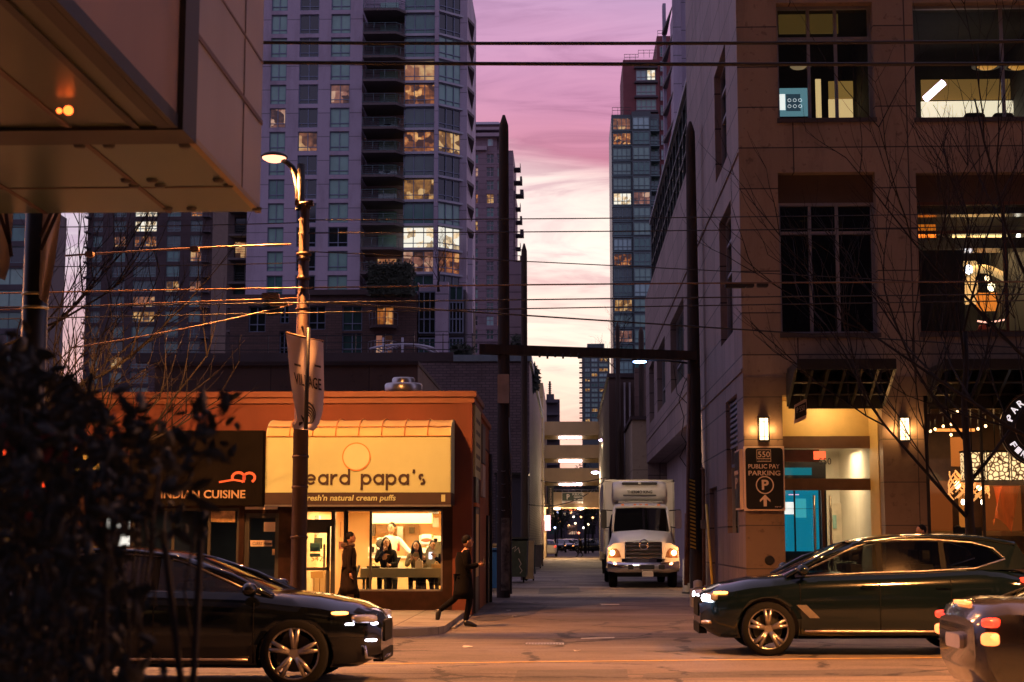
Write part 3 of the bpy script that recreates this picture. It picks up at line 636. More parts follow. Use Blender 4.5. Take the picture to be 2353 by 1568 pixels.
# slim glazed corner of the same height behind it, catching the sky
T = thing('corner_tower', 'slim dark tower edge with sky bright windows right of the plum brick tower', 'building', (ax(490, Y), Y + 30, 0))
xa, xb = ax(466, Y + 20), ax(506, Y + 20); mm = MB(); hs = []
for k in range(12):
    zt = az(478, Y + 20) - RB * 1.6 * k - zlo
    if zt - 3 < 0: break
    hs.append((ax(485, Y + 20) - xa, ax(489, Y + 20) - xa, zt - 3.2, zt))
mm.wall(Vector((xa, Y + 20, zlo)), X_, Y_, xb - xa, zhi - zlo, hs, .4); mm.box(xa, xa + .1, Y + 20, Y + 35, zlo, zhi); mm.box(xb, xb + .1, Y + 20, Y + 35, zlo, zhi); mm.build('wall', MATS['tower_dark'], T)
for h in hs: window(T, Vector((xa, Y + 20, zlo)), X_, Y_, *h, .2, [], [(h[2] + h[3]) / 2], .1, 'frame_teal', emat('sunset_pane', (0.62, 0.45, 0.55), 0.9) if False else 'pane_sky', fd=.1)
cc = MB()
for p in (466, 496): cc.box(ax(p, Y + 18), ax(p, Y + 18) + 1.0, Y + 18, Y + 18.9, zlo, zhi)
cc.build('column', MATS['slab_edge'], T)
# far left sliver
Y = 200.0
T = thing('apartment_block', 'glazed block at the far left behind the banner pole with lit lower floors', 'building', (ax(-20, Y), Y + 10, 0))
xa, xb = ax(-120, Y), ax(38, Y); zlo, zhi = 0, az(440, Y); hs = []; mm = MB()
for k in range(22):
    zt = zhi - 1.0 - 2.9 * k
    if zt < 4: break
    for j in range(2): hs.append((xb - xa - 4.2 - 4.6 * j, xb - xa - .5 - 4.6 * j, zt - 2.2, zt))
mm.wall(Vector((xa, Y, 0)), X_, Y_, xb - xa, zhi, hs, .3); mm.box(xb, xb + .1, Y, Y + 15, 0, zhi); mm.build('wall', MATS['tower_dark'], T)
for k, h in enumerate(hs): window(T, Vector((xa, Y, 0)), X_, Y_, *h, .25, [(h[0] + h[1]) / 2], [], .1, 'frame_teal', 'lit_bright' if k in (16, 17, 18) else ('lit_dim' if k in (32, 34, 38) else rnd.choice(PK)), fd=.1)

# --- teal glass tower right of the gap
Y = 300.0
mat('teal_panel', (0.035, 0.06, 0.065), 0.35, var=0.15, scale=.3); mat('wine_brick', (0.16, 0.055, 0.06), 0.85, var=0.15, scale=.4)
T = thing('glass_tower', 'stepped tower of teal glass bays and dark red brick rising right of the gap', 'building', (ax(1470, Y), Y + 15, 0))
zlo = az(1060, Y)
def block(pxa, pxb, pyt, dY, m, d=18):
    return MB().box(ax(pxa, Y), ax(pxb, Y), Y + dY, Y + dY + d, zlo, az(pyt, Y)).build('wall', MATS[m], T)
block(1413, 1462, 262, 1.0, 'teal_panel'); block(1461, 1506, 258, 0.0, 'teal_panel'); block(1505, 1528, 258, 2.0, 'teal_panel')
block(1443, 1530, 128, 3.2, 'wine_brick'); block(1526, 1600, 70, 4.2, 'wine_brick')
RG = az(300, Y) - az(334.4, Y)
lit_r = {(0, 0): 'lit_dim', (1, 0): 'lit_warm', (5, 0): 'lit_bright', (9, 0): 'lit_warm', (12, 0): 'lit_yellow', (5, 1): 'lit_rose', (14, 0): 'lit_rose'}
def bay(pxa, pxb, z1, h, dY, n, m_, sub=1, fm='frame_teal', nm='window'):
    X0 = ax(pxa, Y); wd = ax(pxb, Y) - X0
    return window(T, Vector((X0, Y + dY, z1 - h)), X_, Y_, 0, wd, 0, h, -.05, [wd * (k + 1) / n for k in range(n - 1)], [h * .32] if sub else [], .13, fm, m_, fd=.16, name=nm)
cnt = 0
for k in range(18):
    z = az(270, Y) - RG * k
    if z < az(880, Y): break
    bay(1416, 1459, z, RG * .8, 1.0, 4, lit_r.get((k, 0), rnd.choice(['pane_teal', 'pane_mid', 'pane_blind', 'pane_teal', 'pane_sky'])))
    bay(1463, 1503, z, RG * .86, 0.0, 3, lit_r.get((k, 1), rnd.choice(['pane_blind', 'pane_sky', 'pane_teal', 'pane_blind'])))
    if k < 11:
        bay(1506, 1525, z, RG * .7, 2.0, 2, rnd.choice(['pane_teal', 'pane_mid']))
        b_ = MB(); b_.box(ax(1505, Y), ax(1527, Y), Y - .2, Y + 2, z - RG * .98, z - RG * .9); b_.box(ax(1505, Y), ax(1527, Y), Y - .2, Y - .1, z - RG * .62, z - RG * .58); b_.build('balcony', MATS['frame_teal'], T)
for k in range(4):
    z = az(152, Y) - RG * k
    bay(1474, 1522, z, RG * .74, 3.2, 4, 'pane_blind' if k else 'pane_sky', fm='frame_grey')
    b_ = MB(); b_.box(ax(1470, Y), ax(1526, Y), Y + 2.2, Y + 3.2, z + .15, z + .55); b_.build('ledge', MATS['tower_dark'], T)
bay(1500, 1521, az(152, Y), RG * .74, 3.1, 2, 'lit_bright', nm='lit_window')
for k in range(9):
    z = az(95, Y) - RG * k
    bay(1533, 1546, z, RG * .7, 4.2, 2, rnd.choice(['pane_blind', 'pane_sky', 'pane_teal']), fm='frame_grey')
rl = MB()
for (p, q, py, dY) in ((1415, 1460, 258, 1.0), (1446, 1480, 128, 3.2), (1480, 1524, 118, 3.4), (1528, 1548, 70, 4.2)):
    z = az(py, Y)
    for h in (.5, 1.1): rl.box(ax(p, Y), ax(q, Y), Y + dY, Y + dY + .1, z + h, z + h + .07)
    k = ax(p, Y)
    while k <= ax(q, Y): rl.box(k, k + .07, Y + dY, Y + dY + .1, z - .4, z + 1.15); k += 1.1
rl.build('roof_railing', MATS['frame_dark'], T)
for k in range(18):
    sp_ = MB()
    z = az(270, Y) - RG * k - RG * .84
    if z < az(880, Y): break
    sp_.box(ax(1413, Y), ax(1461, Y), Y + .75, Y + 1.0, z - .22, z); sp_.build('floor_band', MATS['frame_teal'], T)

# --- concrete fin tower close behind the stone building
Y = 150.0
T = thing('concrete_tower', 'blue grey concrete tower edge with wedge balconies right above the stone building', 'building', (ax(1575, Y), Y + 10, 0))
mm = MB(); mm.box(ax(1562, Y), ax(1582, Y), Y, Y + 1, 0, az(-60, Y)); mm.box(ax(1582, Y), ax(1640, Y), Y + 1, Y + 16, 0, az(-60, Y)); mm.box(ax(1552, Y), ax(1560, Y), Y + 9, Y + 10, 0, az(-60, Y)); mm.build('wall', MATS['lavender_concrete'], T)
for k in range(20):
    z = az(10, Y) - 2.9 * k
    if z < 12: break
    b_ = MB(); b_.prism([(ax(1549, Y), Y + 9), (ax(1562, Y), Y + .8), (ax(1562, Y), Y + 9)], lambda p, q, h: (p, q, h), z - .3, z); B_ = b_.build('balcony', MATS['balcony_soffit'], T)

# --- far towers on the skyline
Y = 600.0
T = thing('glass_tower', 'distant teal glass tower with stacked left hand balconies above the skybridges', 'building', (ax(1370, Y), Y + 15, 0))
mm = MB(); mm.box(ax(1340, Y), ax(1404, Y), Y, Y + 20, 0, az(808, Y)); mm.box(ax(1352, Y), ax(1392, Y), Y + 2, Y + 18, az(808, Y), az(789, Y)); mm.build('wall', MATS['teal_panel'], T)
RF = az(830, Y) - az(841.5, Y)
for k in range(15):
    z = az(812, Y) - RF * k
    for (p, q) in ((1346, 1358), (1361, 1376), (1379, 1400)):
        X0 = ax(p, Y); window(T, Vector((X0, Y, z - RF * .75)), X_, Y_, 0, ax(q, Y) - X0, 0, RF * .75, -.05, [(ax(q, Y) - X0) / 2], [], .18, 'frame_teal', 'lit_yellow' if rnd.random() < .16 else rnd.choice(['pane_sky', 'pane_teal', 'pane_blind']), fd=.2)
    b_ = MB(); b_.box(ax(1333, Y), ax(1341, Y), Y - 1, Y + 3, z - RF * .95, z - RF * .8); b_.box(ax(1333, Y), ax(1341, Y), Y - 1, Y - .9, z - RF * .5, z - RF * .45); b_.build('balcony', MATS['tower_dark'], T)
Y = 500.0
T = thing('unfinished_tower', 'small dark far tower with open floors and a roof mast left of the skybridges', 'building', (ax(1268, Y), Y + 8, 0))
mm = MB(); mm.box(ax(1256, Y), ax(1287, Y), Y + 4, Y + 14, 0, az(915, Y))
for k in range(8): mm.box(ax(1254, Y), ax(1283, Y), Y, Y + 14, az(925, Y) - 4 * k, az(925, Y) - 4 * k + .8)
mm.box(ax(1256, Y), ax(1274, Y), Y + 4, Y + 12, az(915, Y), az(903, Y)); mm.build('wall', MATS['tower_dark'], T)
ms = MB(); ms.cyl((ax(1264, Y), Y + 6, az(903, Y)), (ax(1264, Y), Y + 6, az(872, Y)), .35, n=6)
for k in range(5): ms.box(ax(1260, Y), ax(1268, Y), Y + 5.8, Y + 6.2, az(900 - k * 5, Y), az(900 - k * 5, Y) + .25)
ms.build('mast', MATS['black_metal'], T)

# --- podium with terraces below the lavender tower
Y = 118.0
mat('podium_dark', (0.07, 0.05, 0.048), 0.85, var=.2, scale=.5)
jointmat('podium_brick', (0.10, 0.06, 0.05), .6, .2, .02, (0.05, .035, .03), offset=.5, scale=.4)
T = thing('podium_building', 'dark brick podium with lit balcony windows below the lavender tower', 'building', (ax(830, Y), Y + 14, 0))
xa, xb = ax(520, Y), ax(955, Y); zt = az(676, Y); zlo = 0.0
hs = []; spec_ = []
for (p, q, a_, b_, m_, bal) in ((779, 826, 700, 758, 'pane_mid', 0), (779, 826, 763, 815, 'pane_mid', 0), (779, 826, 822, 870, 'pane_teal', 0), (858, 900, 702, 745, 'lit_warm', 1), (856, 899, 766, 812, 'lit_rose', 1), (856, 876, 832, 870, 'pane_mid', 0),
                               (633, 655, 690, 740, 'pane_dark', 0), (633, 655, 758, 812, 'pane_dark', 0), (700, 740, 700, 755, 'pane_dark', 0), (560, 600, 700, 760, 'pane_dark', 0)):
    hs.append((ax(p, Y) - xa, ax(q, Y) - xa, az(b_, Y), az(a_, Y))); spec_.append((m_, bal))
mm = MB(); mm.wall(Vector((xa, Y, 0)), X_, Y_, xb - xa, zt, hs, .35); mm.box(xb, xb + .1, Y, Y + 20, 0, zt); mm.box(xa, xb, Y, Y + 20, zt, zt + .1)
mm.box(xa - .1, xa, Y, Y + 20, 0, zt); mm.build('wall', MATS['podium_brick'], T)
mm = MB(); mm.box(ax(700, Y), ax(948, Y), Y - .3, Y + .2, az(676, Y), az(664, Y)); mm.box(ax(852, Y), ax(906, Y), Y - 1.0, Y, az(692, Y), az(689, Y)); mm.build('parapet', MATS['podium_dark'], T)
for h, (m_, bal) in zip(hs, spec_):
    window(T, Vector((xa, Y, 0)), X_, Y_, *h, .3, [(h[0] + h[1]) / 2], [h[2] + (h[3] - h[2]) * .3] if not bal else [], .08, 'frame_blue', m_, fd=.1)
    if bal:
        b_ = MB(); X0 = xa + h[0] - .5; X1 = xa + h[1] + .3; z = h[2] - .1
        n_ = 14; arc = [(X0 + (X1 - X0) * k / n_, Y - 1.1 * math.sin(math.pi * k / n_) ** .5) for k in range(n_ + 1)]
        b_.prism(arc, lambda p, q, hh: (p, q, hh), z - .2, z); B_ = b_.build('balcony', MATS['podium_dark'], T)
        r_ = MB(); r_.tube([(p, q, z + 1.0) for p, q in arc], .03, 5); r_.tube([(p, q, z + .5) for p, q in arc], .02, 5)
        for p, q in arc[::2]: r_.cyl((p, q, z), (p, q, z + 1), .02, n=5)
        r_.build('railing', MATS['frame_grey'], B_)
# right hand glazed part of the podium
T = thing('glazed_annexe', 'low glazed annexe with lavender columns below the corner of the lavender tower', 'building', (ax(1020, Y), Y + 8, 0))
xa, xb = ax(955, Y), ax(1078, Y)
mm = MB(); zt = az(648, Y)
mm.box(ax(998, Y), ax(1028, Y), Y - .4, Y + .3, 0, zt); mm.box(xa, ax(998, Y), Y, Y + .4, az(668, Y), az(652, Y)); mm.box(ax(1066, Y), ax(1078, Y), Y + 3, Y + 4, 0, zt + 4); mm.box(xa, xa + .1, Y, Y + 8, 0, zt)
mm.build('wall', MATS['lavender_concrete'], T)
MB().box(xa, ax(1066, Y), Y + 1, Y + 14, 0, zt - .4).build('core', MATS['tower_dark'], T)
for (p, q, a_, b_, n_) in ((957, 998, 668, 765, 2), (957, 998, 775, 850, 2), (1029, 1062, 655, 690, 1), (1029, 1085 - 22, 692, 765, 3), (1029, 1063, 775, 850, 3)):
    X0 = ax(p, Y); wd = ax(q, Y) - X0; z = az(b_, Y); window(T, Vector((X0, Y, z)), X_, Y_, 0, wd, 0, az(a_, Y) - z, .1, [wd * (k + 1) / (n_ + 1) for k in range(n_)], [1.1], .09, 'frame_blue', rnd.choice(['pane_dark', 'pane_mid']), fd=.1)
# pergola canopy on the terrace
pg = thing('pergola', 'pale curved metal pergola on the roof terrace above the shop', 'pergola', (ax(945, 100), 102, az(850, 100)))
m_ = MB(); z = az(782, 100)
arc = [(ax(845, 100) + (ax(995, 100) - ax(845, 100)) * k / 20, 100 + 1.8 * math.sin(math.pi * k / 20), z - .5 * abs(k / 10 - 1) ** 2) for k in range(21)]
m_.tube(arc, .07, 6); m_.tube([(a_, 104 - (b_ - 100), c_) for a_, b_, c_ in arc], .07, 6)
for k in range(1, 20): m_.cyl(arc[k], (arc[k][0] + .3, 104 - (arc[k][1] - 100), arc[k][2]), .04, n=5)
m_.build('roof_slats', MATS['slab_edge'], pg)
for p in (872, 917): MB().cyl((ax(p, 100), 101, az(860, 100)), (ax(p, 100), 101, az(770, 100)), .08, n=6).build('post', MATS['slab_edge'], pg)
# --- terrace wall and the long brick building on the left of the alley
Y = 84.0
jointmat('night_brick', (0.17, 0.12, 0.12), .42, .15, .018, (0.08, .06, .06), offset=.5, scale=.5)
T = thing('brick_building', 'long dark brick building with roof terrace left of the alley behind the dumpster', 'building', ((XL + ax(300, Y)) / 2, Y + 20, 0))
zt = az(830, Y)
mm = MB(); mm.box(ax(330, Y), XL, Y, Y + .4, 0, zt); mm.box(XL - .4, XL, Y + .4, 124, 0, zt); mm.box(ax(330, Y), XL - .4, Y + .4, 124, zt - .5, zt - .3); mm.build('wall', MATS['night_brick'], T)
mm = MB(); mm.box(ax(1040, Y), XL + .12, Y - .12, Y + .7, zt, zt + .35); mm.box(XL - .5, XL + .12, Y + .7, 124, zt, zt + .35); mm.build('parapet', mat('green_coping', (0.17, .22, .23), .6), T)
mm = MB(); mm.box(ax(300, Y), ax(1040, Y), Y - .05, Y + .4, zt, zt + .5); mm.build('parapet', MATS['podium_dark'], T)
rl = MB()
for h in (.4, .8, 1.2): rl.box(ax(330, Y), XL - .2, Y + .5, Y + .56, zt + .3 + h, zt + .34 + h)
k = ax(330, Y)
while k < XL: rl.box(k, k + .05, Y + .5, Y + .56, zt, zt + 1.6); k += 1.6
rl.build('roof_railing', MATS['frame_dark'], T)
# dark shed and lean-to against the brick face
sh = thing('shed', 'dark flat roofed shed against the brick building behind the poles', 'shed', (ax(1190, 82), 82.5, 0))
MB().box(ax(1140, 82), ax(1214, 82), 81.2, 83.9, 0, az(1093, 82)).build('wall', MATS['tower_dark'], sh); MB().box(ax(1138, 82), ax(1216, 82), 81, 84, az(1093, 82), az(1093, 82) + .12).build('roof', MATS['black_metal'], sh)
# --- bright corner slab seen between the timber poles
Y = 125.0
T = thing('slab_building', 'mauve slab end wall with stair balconies between the two left timber poles', 'building', (ax(1185, Y), Y + 8, 0))
MB().box(ax(1150, Y), ax(1200, Y), Y, Y + 12, 10, az(602, Y)).build('wall', MATS['mauve_masonry'], T)
rr = MB()
for k in range(5): rr.box(ax(1196, Y), ax(1206, Y), Y + 2, Y + 5, az(640 + 34 * k, Y), az(640 + 34 * k, Y) + .25)
for h in (.5, 1.0): rr.box(ax(1176, Y), ax(1200, Y), Y, Y + .06, az(602, Y) + h, az(602, Y) + h + .05)
rr.build('balcony', MATS['tower_dark'], T)
# --- brown low building behind the shop
Y = 47.0
jointmat('brown_wall', (0.16, 0.105, 0.085), 3.0, 1.4, .015, (0.07, .05, .04), scale=.6)
T = thing('brown_building', 'plain brown walled building directly behind the red shop', 'building', (ax(650, Y), Y + 6, 0))
MB().box(ax(345, Y), ax(957, Y), Y, Y + 10, 0, az(838, Y)).build('wall', MATS['brown_wall'], T)
MB().box(ax(343, Y), ax(959, Y), Y - .06, Y + 10.1, az(838, Y), az(838, Y) + .12).build('roof_coping', MATS['podium_dark'], T)
# ------------------------------------------------------------ stone building on the right
YF = 35.2
jointmat('stone', (0.30, 0.22, 0.155), 2.6, 0.955, 0.015, (0.05, 0.037, 0.03), rough=0.75, var=0.14, vstreak=1, scale=1.3, bump=0.25)
jointmat('stone_base', (0.20, 0.14, 0.10), 2.6, 0.955, 0.010, (0.05, 0.04, 0.035), rough=0.45, var=0.05, scale=0.8, bump=0.2)
jointmat('stone_side', (0.23, 0.17, 0.155), 2.3, 0.955, 0.02, (0.04, 0.03, 0.03), rough=0.6, var=0.14, vstreak=1, scale=1.0, bump=0.3)
mat('room_dark', (0.03, 0.025, 0.02), 0.8, var=.2)
mat('cream_wall', (0.62, 0.50, 0.34), 0.8, var=.05)
mat('white_wall', (0.7, 0.66, 0.58), 0.8, var=.04)
mat('brown_floor', (0.14, 0.09, 0.06), 0.6, var=.2)
def room(parent, x0, x1, y0, y1, z0, z1, mw='cream_wall', mf='brown_floor', mc=None, name='interior'):
    m_ = MB(); m_.box(x0 - .1, x0, y0, y1, z0, z1); m_.box(x1, x1 + .1, y0, y1, z0, z1); m_.box(x0 - .1, x1 + .1, y1, y1 + .1, z0, z1); r_ = m_.build(name, MATS[mw], parent)
    MB().box(x0 - .1, x1 + .1, y0, y1 + .1, z0 - .1, z0 - .002).build('floor', MATS[mf], r_); MB().box(x0 - .1, x1 + .1, y0, y1 + .1, z1 + .002, z1 + .1).build('ceiling', MATS[mc or mw], r_); return r_
SB = thing('stone_building', 'sandstone clad corner building with tall shopfront windows right of the alley', 'building', (13, 45, 0))
X0 = XR; X1 = 26.0; o = Vector((X0, YF, 0)); zb = az(866, YF, 1900)
h_ = lambda a, b, t, bt: [ax(a, YF, (t + bt) / 2) - X0, ax(b, YF, (t + bt) / 2) - X0, az(bt, YF, (a + b) / 2), az(t, YF, (a + b) / 2)]
W1T = h_(1786, 2008, 6, 272); W1M = h_(1791, 2016, 396, 766); W2T = h_(2100, 2420, 4, 270); W2M = h_(2110, 2420, 396, 764)
W0T = [W1T[0], W1T[1], W1T[3] + 1.1, W1T[3] + 4.5]; W0B = [W2T[0], W2T[1], W1T[3] + 1.1, W1T[3] + 4.5]
far = [[h[0] + 4.0 * 0 + (W2T[0] - W1T[0]) * 2.15, h[0] + (W2T[0] - W1T[0]) * 2.15 + 4, h[2], h[3]] for h in (W1T, W1M)]
ENT = h_(1801, 2031, 908, 1300); ENT[2] = 0.12; SHP = h_(2128, 2560, 908, 1300); SHP[2] = 1.02
m_ = MB(); m_.wall(Vector((X0, YF, zb)), X_, Y_, X1 - X0, 22 - zb, [[h[0], h[1], h[2] - zb, h[3] - zb] for h in (W1T, W1M, W2T, W2M, W0T, W0B, *far)], .42)
m_.box(X0, X1, YF + .45, YF + .5, 21.9, 22.2); m_.box(X1, X1 + .1, YF, 50, 0, 22); m_.box(X0 + .1, X1, 49.9, 50, 14, 22); m_.box(X0 + .3, X1, YF + .3, 50, 21.9, 22)
m_.build('wall', MATS['stone'], SB)
m_ = MB(); m_.wall(Vector((X0, YF - .012, 0)), X_, Y_, X1 - X0, zb - .004, [ENT, SHP], .45); m_.build('base_wall', MATS['stone_base'], SB)
# spandrel panels in the tall windows
zp = az(461, YF, 1900)
for h in (W1M, W2M):
    MB().obox(o, X_, Y_, h[0], h[1], .28, .36, zp, h[3] - .002).build('spandrel_panel', mat('spandrel', (0.075, 0.05, 0.04), .5, var=.1), SB)
u = lambda px, t=500: ax(px, YF, t) - X0
zz = lambda py, px=1900: az(py, YF, px)
window(SB, o, X_, Y_, W1T[0], W1T[1], W1T[2], W1T[3], .36, [u(1863, 150), u(1926, 150)], [zz(80)], .07, 'frame_grey', 'glass', fd=.1)
window(SB, o, X_, Y_, W2T[0], W2T[1], W2T[2], W2T[3], .36, [u(2312, 150)], [], .07, 'frame_grey', 'glass', fd=.1)
window(SB, o, X_, Y_, W1M[0], W1M[1], W1M[2], zp, .36, [u(1867, 600), u(1930, 600)], [zz(530)], .07, 'frame_grey', 'glass_tint', fd=.1)
window(SB, o, X_, Y_, W2M[0], W2M[1], W2M[2], zp, .36, [u(2318, 600)], [zz(530)], .07, mat('frame_bronze', (0.12, .05, .03), .5, .3) and 'frame_bronze', 'glass', fd=.1)
for h in (W0T, W0B, *far): window(SB, o, X_, Y_, *h, .36, [(h[0] + h[1]) / 2], [(h[2] + h[3]) / 2], .07, 'frame_grey', 'pane_dark', fd=.1)
mat('dark_sill', (0.06, .045, .04), .6)
for h in (W1T, W1M, W2T, W2M): sl = MB(); sl.obox(o, X_, Y_, h[0] - .03, h[1] + .03, -.03, .3, h[2] - .10, h[2] + .004); sl.build('window_sill', MATS['dark_sill'], SB)
# alley side wall
m_ = MB(); oS = Vector((XR, YF, 0)); NX = Vector((1, 0, 0))
hsS = []
def yy(px): return XR * FPX / (px - 1305.0)
def zs(px, py): return atx(px, py, XR).z
SW = [[yy(1681) - YF, yy(1654) - YF, zs(1681, 335), zs(1681, 50)], [yy(1688) - YF, yy(1660) - YF, zs(1688, 758), zs(1688, 440)], [yy(1694) - YF, yy(1668) - YF, zs(1690, 1225), zs(1692, 905)]]
RW = [[52.6 - YF, 59.5 - YF, 7.1, 9.8], [63 - YF, 68.6 - YF, 7.1, 9.8], [71 - YF, 75.2 - YF, 7.1, 9.8]]
DOOR = [yy(1645) - YF, yy(1628) - YF, 0.02, 3.0]
m_.wall(oS, Y_, NX, 50 - YF, 22, [*SW, DOOR], .3)
m_.wall(Vector((XR, 50, 5.4)), Y_, NX, 28.5, 8.2, [[h[0] + YF - 50, h[1] + YF - 50, h[2] - 5.4, h[3] - 5.4] for h in RW], .35)
m_.box(XR, XR + 1.1, 50.02, 78.5, 5.38, 5.4); m_.box(XR + .05, XR + 12, 78.4, 78.5, 0, 13.6); m_.box(XR, XR + 12, 50.05, 78.5, 13.58, 13.62)
m_.box(XR + .4, XR + 12, 50.05, 74.0, 16.6, 16.9)
m_.build('side_wall', MATS['stone_side'], SB)
m_ = MB(); m_.wall(Vector((XR + 1.0, 50.0, 0)), Y_, NX, 28.4, 5.38, [], .2); m_.box(XR + .02, XR + 1.0, 49.9, 50.0, 0, 5.4)
m_.build('recessed_wall', mat('recess_wall', (0.30, .24, .23), .7, var=.2, scale=1, stretch=(1, 1, .3)), SB)
for h in SW[:2]: window(SB, oS, Y_, NX, *h, .25, [(h[0] + h[1]) / 2], [h[2] + (h[3] - h[2]) * .55, h[2] + (h[3] - h[2]) * .8], .07, 'frame_grey', 'pane_dark', fd=.08)
for h in RW: window(SB, oS, Y_, NX, *h, .3, [(h[0] + h[1]) / 2], [h[2] + (h[3] - h[2]) * .35], .07, 'frame_grey', 'pane_mid', fd=.08)
h = SW[2]; lv = MB()
lv.obox(oS, Y_, NX, h[0], h[1], .22, .26, h[2], h[3])
W_ = lv.build('louvre_window', MATS['pane_mid'], SB); lv = MB()
for k in range(9): lv.obox(oS, Y_, NX, h[0], h[1], .1, .2, h[3] - .12 - .13 * k, h[3] - .06 - .13 * k)
for uu in (h[0], (h[0] + h[1]) / 2, h[1] - .07): lv.obox(oS, Y_, NX, uu, uu + .07, .12, .2, h[2], h[3])
lv.obox(oS, Y_, NX, h[0], h[1], .12, .2, h[2] + 1.6, h[2] + 1.68); lv.build('frame', MATS['frame_grey'], W_)
h = DOOR; m_ = MB(); m_.obox(oS, Y_, NX, h[0], h[1], .12, .18, h[2], h[3]); D_ = m_.build('door', mat('door_brown', (0.10, .06, .05), .5), SB)
m_ = MB(); m_.obox(oS, Y_, NX, h[0] + .2, h[0] + .5, .1, .115, 1.4, 2.4); m_.build('pane', MATS['pane_mid'], D_)
# stone ledges (course lines) on the side wall
m_ = MB()
for (ya, yb, z, t_) in ((35.2, 50, 5.35, .07), (35.2, 50, 10.35, .05), (50, 78.5, 10.3, .06), (50, 78.5, 6.4, .05)): m_.box(XR - .04, XR - .001, ya + .01, yb, z, z + t_)
m_.build('string_course', MATS['stone_side'], SB)
# glazed top floor above the alley
mm = MB(); n_ = 14
for k in range(n_ + 1):
    y = 50.1 + (74 - 50.1) * k / n_; mm.box(XR + .12, XR + .22, y, y + .09, 13.62, 16.6)
for z in (13.62, 14.7, 15.6, 16.5): mm.box(XR + .13, XR + .21, 50.1, 74, z, z + .09)
gl = mm.build('glazed_top_floor', MATS['frame_dark'], SB)
MB().box(XR + .24, XR + .27, 50.1, 74, 13.62, 16.6).build('glazing', MATS['pane_sky'], gl)
MB().box(XR + .6, XR + .62, 50.1, 74, 13.7, 16.5).build('blinds', mat('plum_blind', (0.12, .08, .14), .6), gl)
MB().box(XR + .02, XR + .5, 50.05, 74.1, 16.6, 16.75).build('roof_edge', MATS['frame_grey'], gl)
m_ = MB()
for (yv, z) in ((57, 4.0), (61.5, 4.6)): 
    for k in range(9): m_.box(XR + .94, XR + .998, yv, yv + .9, z - 1.0 + k * .12, z - 1.0 + k * .12 + .07)
m_.build('vent_grille', MATS['black_metal'], SB)
# rooms behind the front windows
x_ = lambda px, Y, py=1240: ax(px, Y, py)
r1 = room(SB, X0 + W1T[0] - .4, X0 + W1T[1] + .3, YF + .5, 41, W1T[2] - .1, W1T[3] + .2, 'room_dark', 'room_dark', name='office')
tv = thing('television', 'wall mounted screen showing a grey blue menu in the upper office window', 'television', at(1822, 236, 37.3))
A = at(1786, 272, 37.3); B = at(1862, 200, 37.3)
MB().rbox(A.x, B.x, 37.3, 37.38, A.z, B.z, .03).build('casing', MATS['black_plastic'], tv)
MB().box(A.x + .03, B.x - .03, 37.292, 37.3, A.z + .04, B.z - .03).build('screen', emat('screen_blue', lin(105, 150, 165), 0.75), tv)
MB().box(A.x + .03, A.x + .20, 37.286, 37.291, A.z + .2, B.z - .18).build('screen_panel', emat('screen_white', (1, 1, 1), 1.1), tv)
m_ = MB(); m_.box(A.x + .22, B.x - .25, 37.286, 37.291, A.z + .17, B.z - .18); m_.build('screen_menu', emat('screen_slate', lin(50, 70, 85), .8), tv)
ic = MB()
for i in range(3):
    for j in range(2): ic.lathe([(.042, 37.280), (.042, 37.284), (.036, 37.284), (.036, 37.280)], (A.x + .30 + .13 * i, 0, A.z + .29 + .15 * j), axis='y', n=12)
ic.build('screen_icons', emat('screen_icon', (.9, .95, 1), .9), tv)
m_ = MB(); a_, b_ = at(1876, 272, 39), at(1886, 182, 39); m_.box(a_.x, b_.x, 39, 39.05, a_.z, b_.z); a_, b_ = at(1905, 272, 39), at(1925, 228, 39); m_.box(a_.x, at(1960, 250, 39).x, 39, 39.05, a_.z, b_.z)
m_.build('lit_partition', emat('office_glow', lin(255, 214, 150), .75), SB)  # office partition and ceiling panels glow themselves to look lamp-lit
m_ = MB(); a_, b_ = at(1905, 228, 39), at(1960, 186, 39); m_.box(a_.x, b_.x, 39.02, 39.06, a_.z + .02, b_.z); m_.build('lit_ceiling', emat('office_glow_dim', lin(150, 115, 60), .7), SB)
m_ = MB(); a_, b_ = at(1790, 78, 36.6), at(1925, 25, 36.6); m_.box(a_.x, b_.x, 36.6, 36.65, a_.z, b_.z); m_.build('roller_blind', emat('blind_glow', lin(95, 72, 34), .5), SB)  # blind given a faint glow of its own
def downlight(px, py, Y, col_, s_, r_=.14, lab='', nm='ceiling_lamp', grp=None, ring=True):
    p = at(px, py, Y); t = thing(nm, lab, 'lamp', p, grp)
    MB().lathe([(r_ * .98, 0.0), (r_ * .7, -.05), (0.001, -.07)], p, n=14).build('diffuser', emat('lamp_' + nm + str(s_), col_, s_), t)
    if ring: MB().lathe([(r_ * 1.5, 0.03), (r_ * 1.5, .0), (r_, -.01), (r_, .03)], p, n=16).build('rim', MATS['black_metal'], t)
    return t
downlight(1835, 153, 38, lin(200, 170, 130), .35, .22, 'dim round ceiling lamp in the dark upper office', grp=None)
downlight(2268, 153, 38, lin(230, 160, 70), .6, .25, 'left round ceiling lamp in the bright upper right room')
downlight(2340, 153, 38, lin(230, 160, 70), .6, .25, 'right round ceiling lamp in the bright upper right room')
r2 = room(SB, X0 + W2T[0] - .2, X0 + W2T[1] + .3, YF + .5, 40.5, W2T[2] - .1, W2T[3] + .2, 'room_dark', 'room_dark', name='office')
m_ = MB(); a_, b_ = at(2118, 268, 39.5), at(2480, 230, 39.5); m_.box(a_.x, b_.x, 39.5, 39.55, a_.z - .5, b_.z); m_.build('lit_partition', emat('office_white', lin(255, 236, 205), 1.1), SB)  # partition and the panel above it glow to look lamp-lit
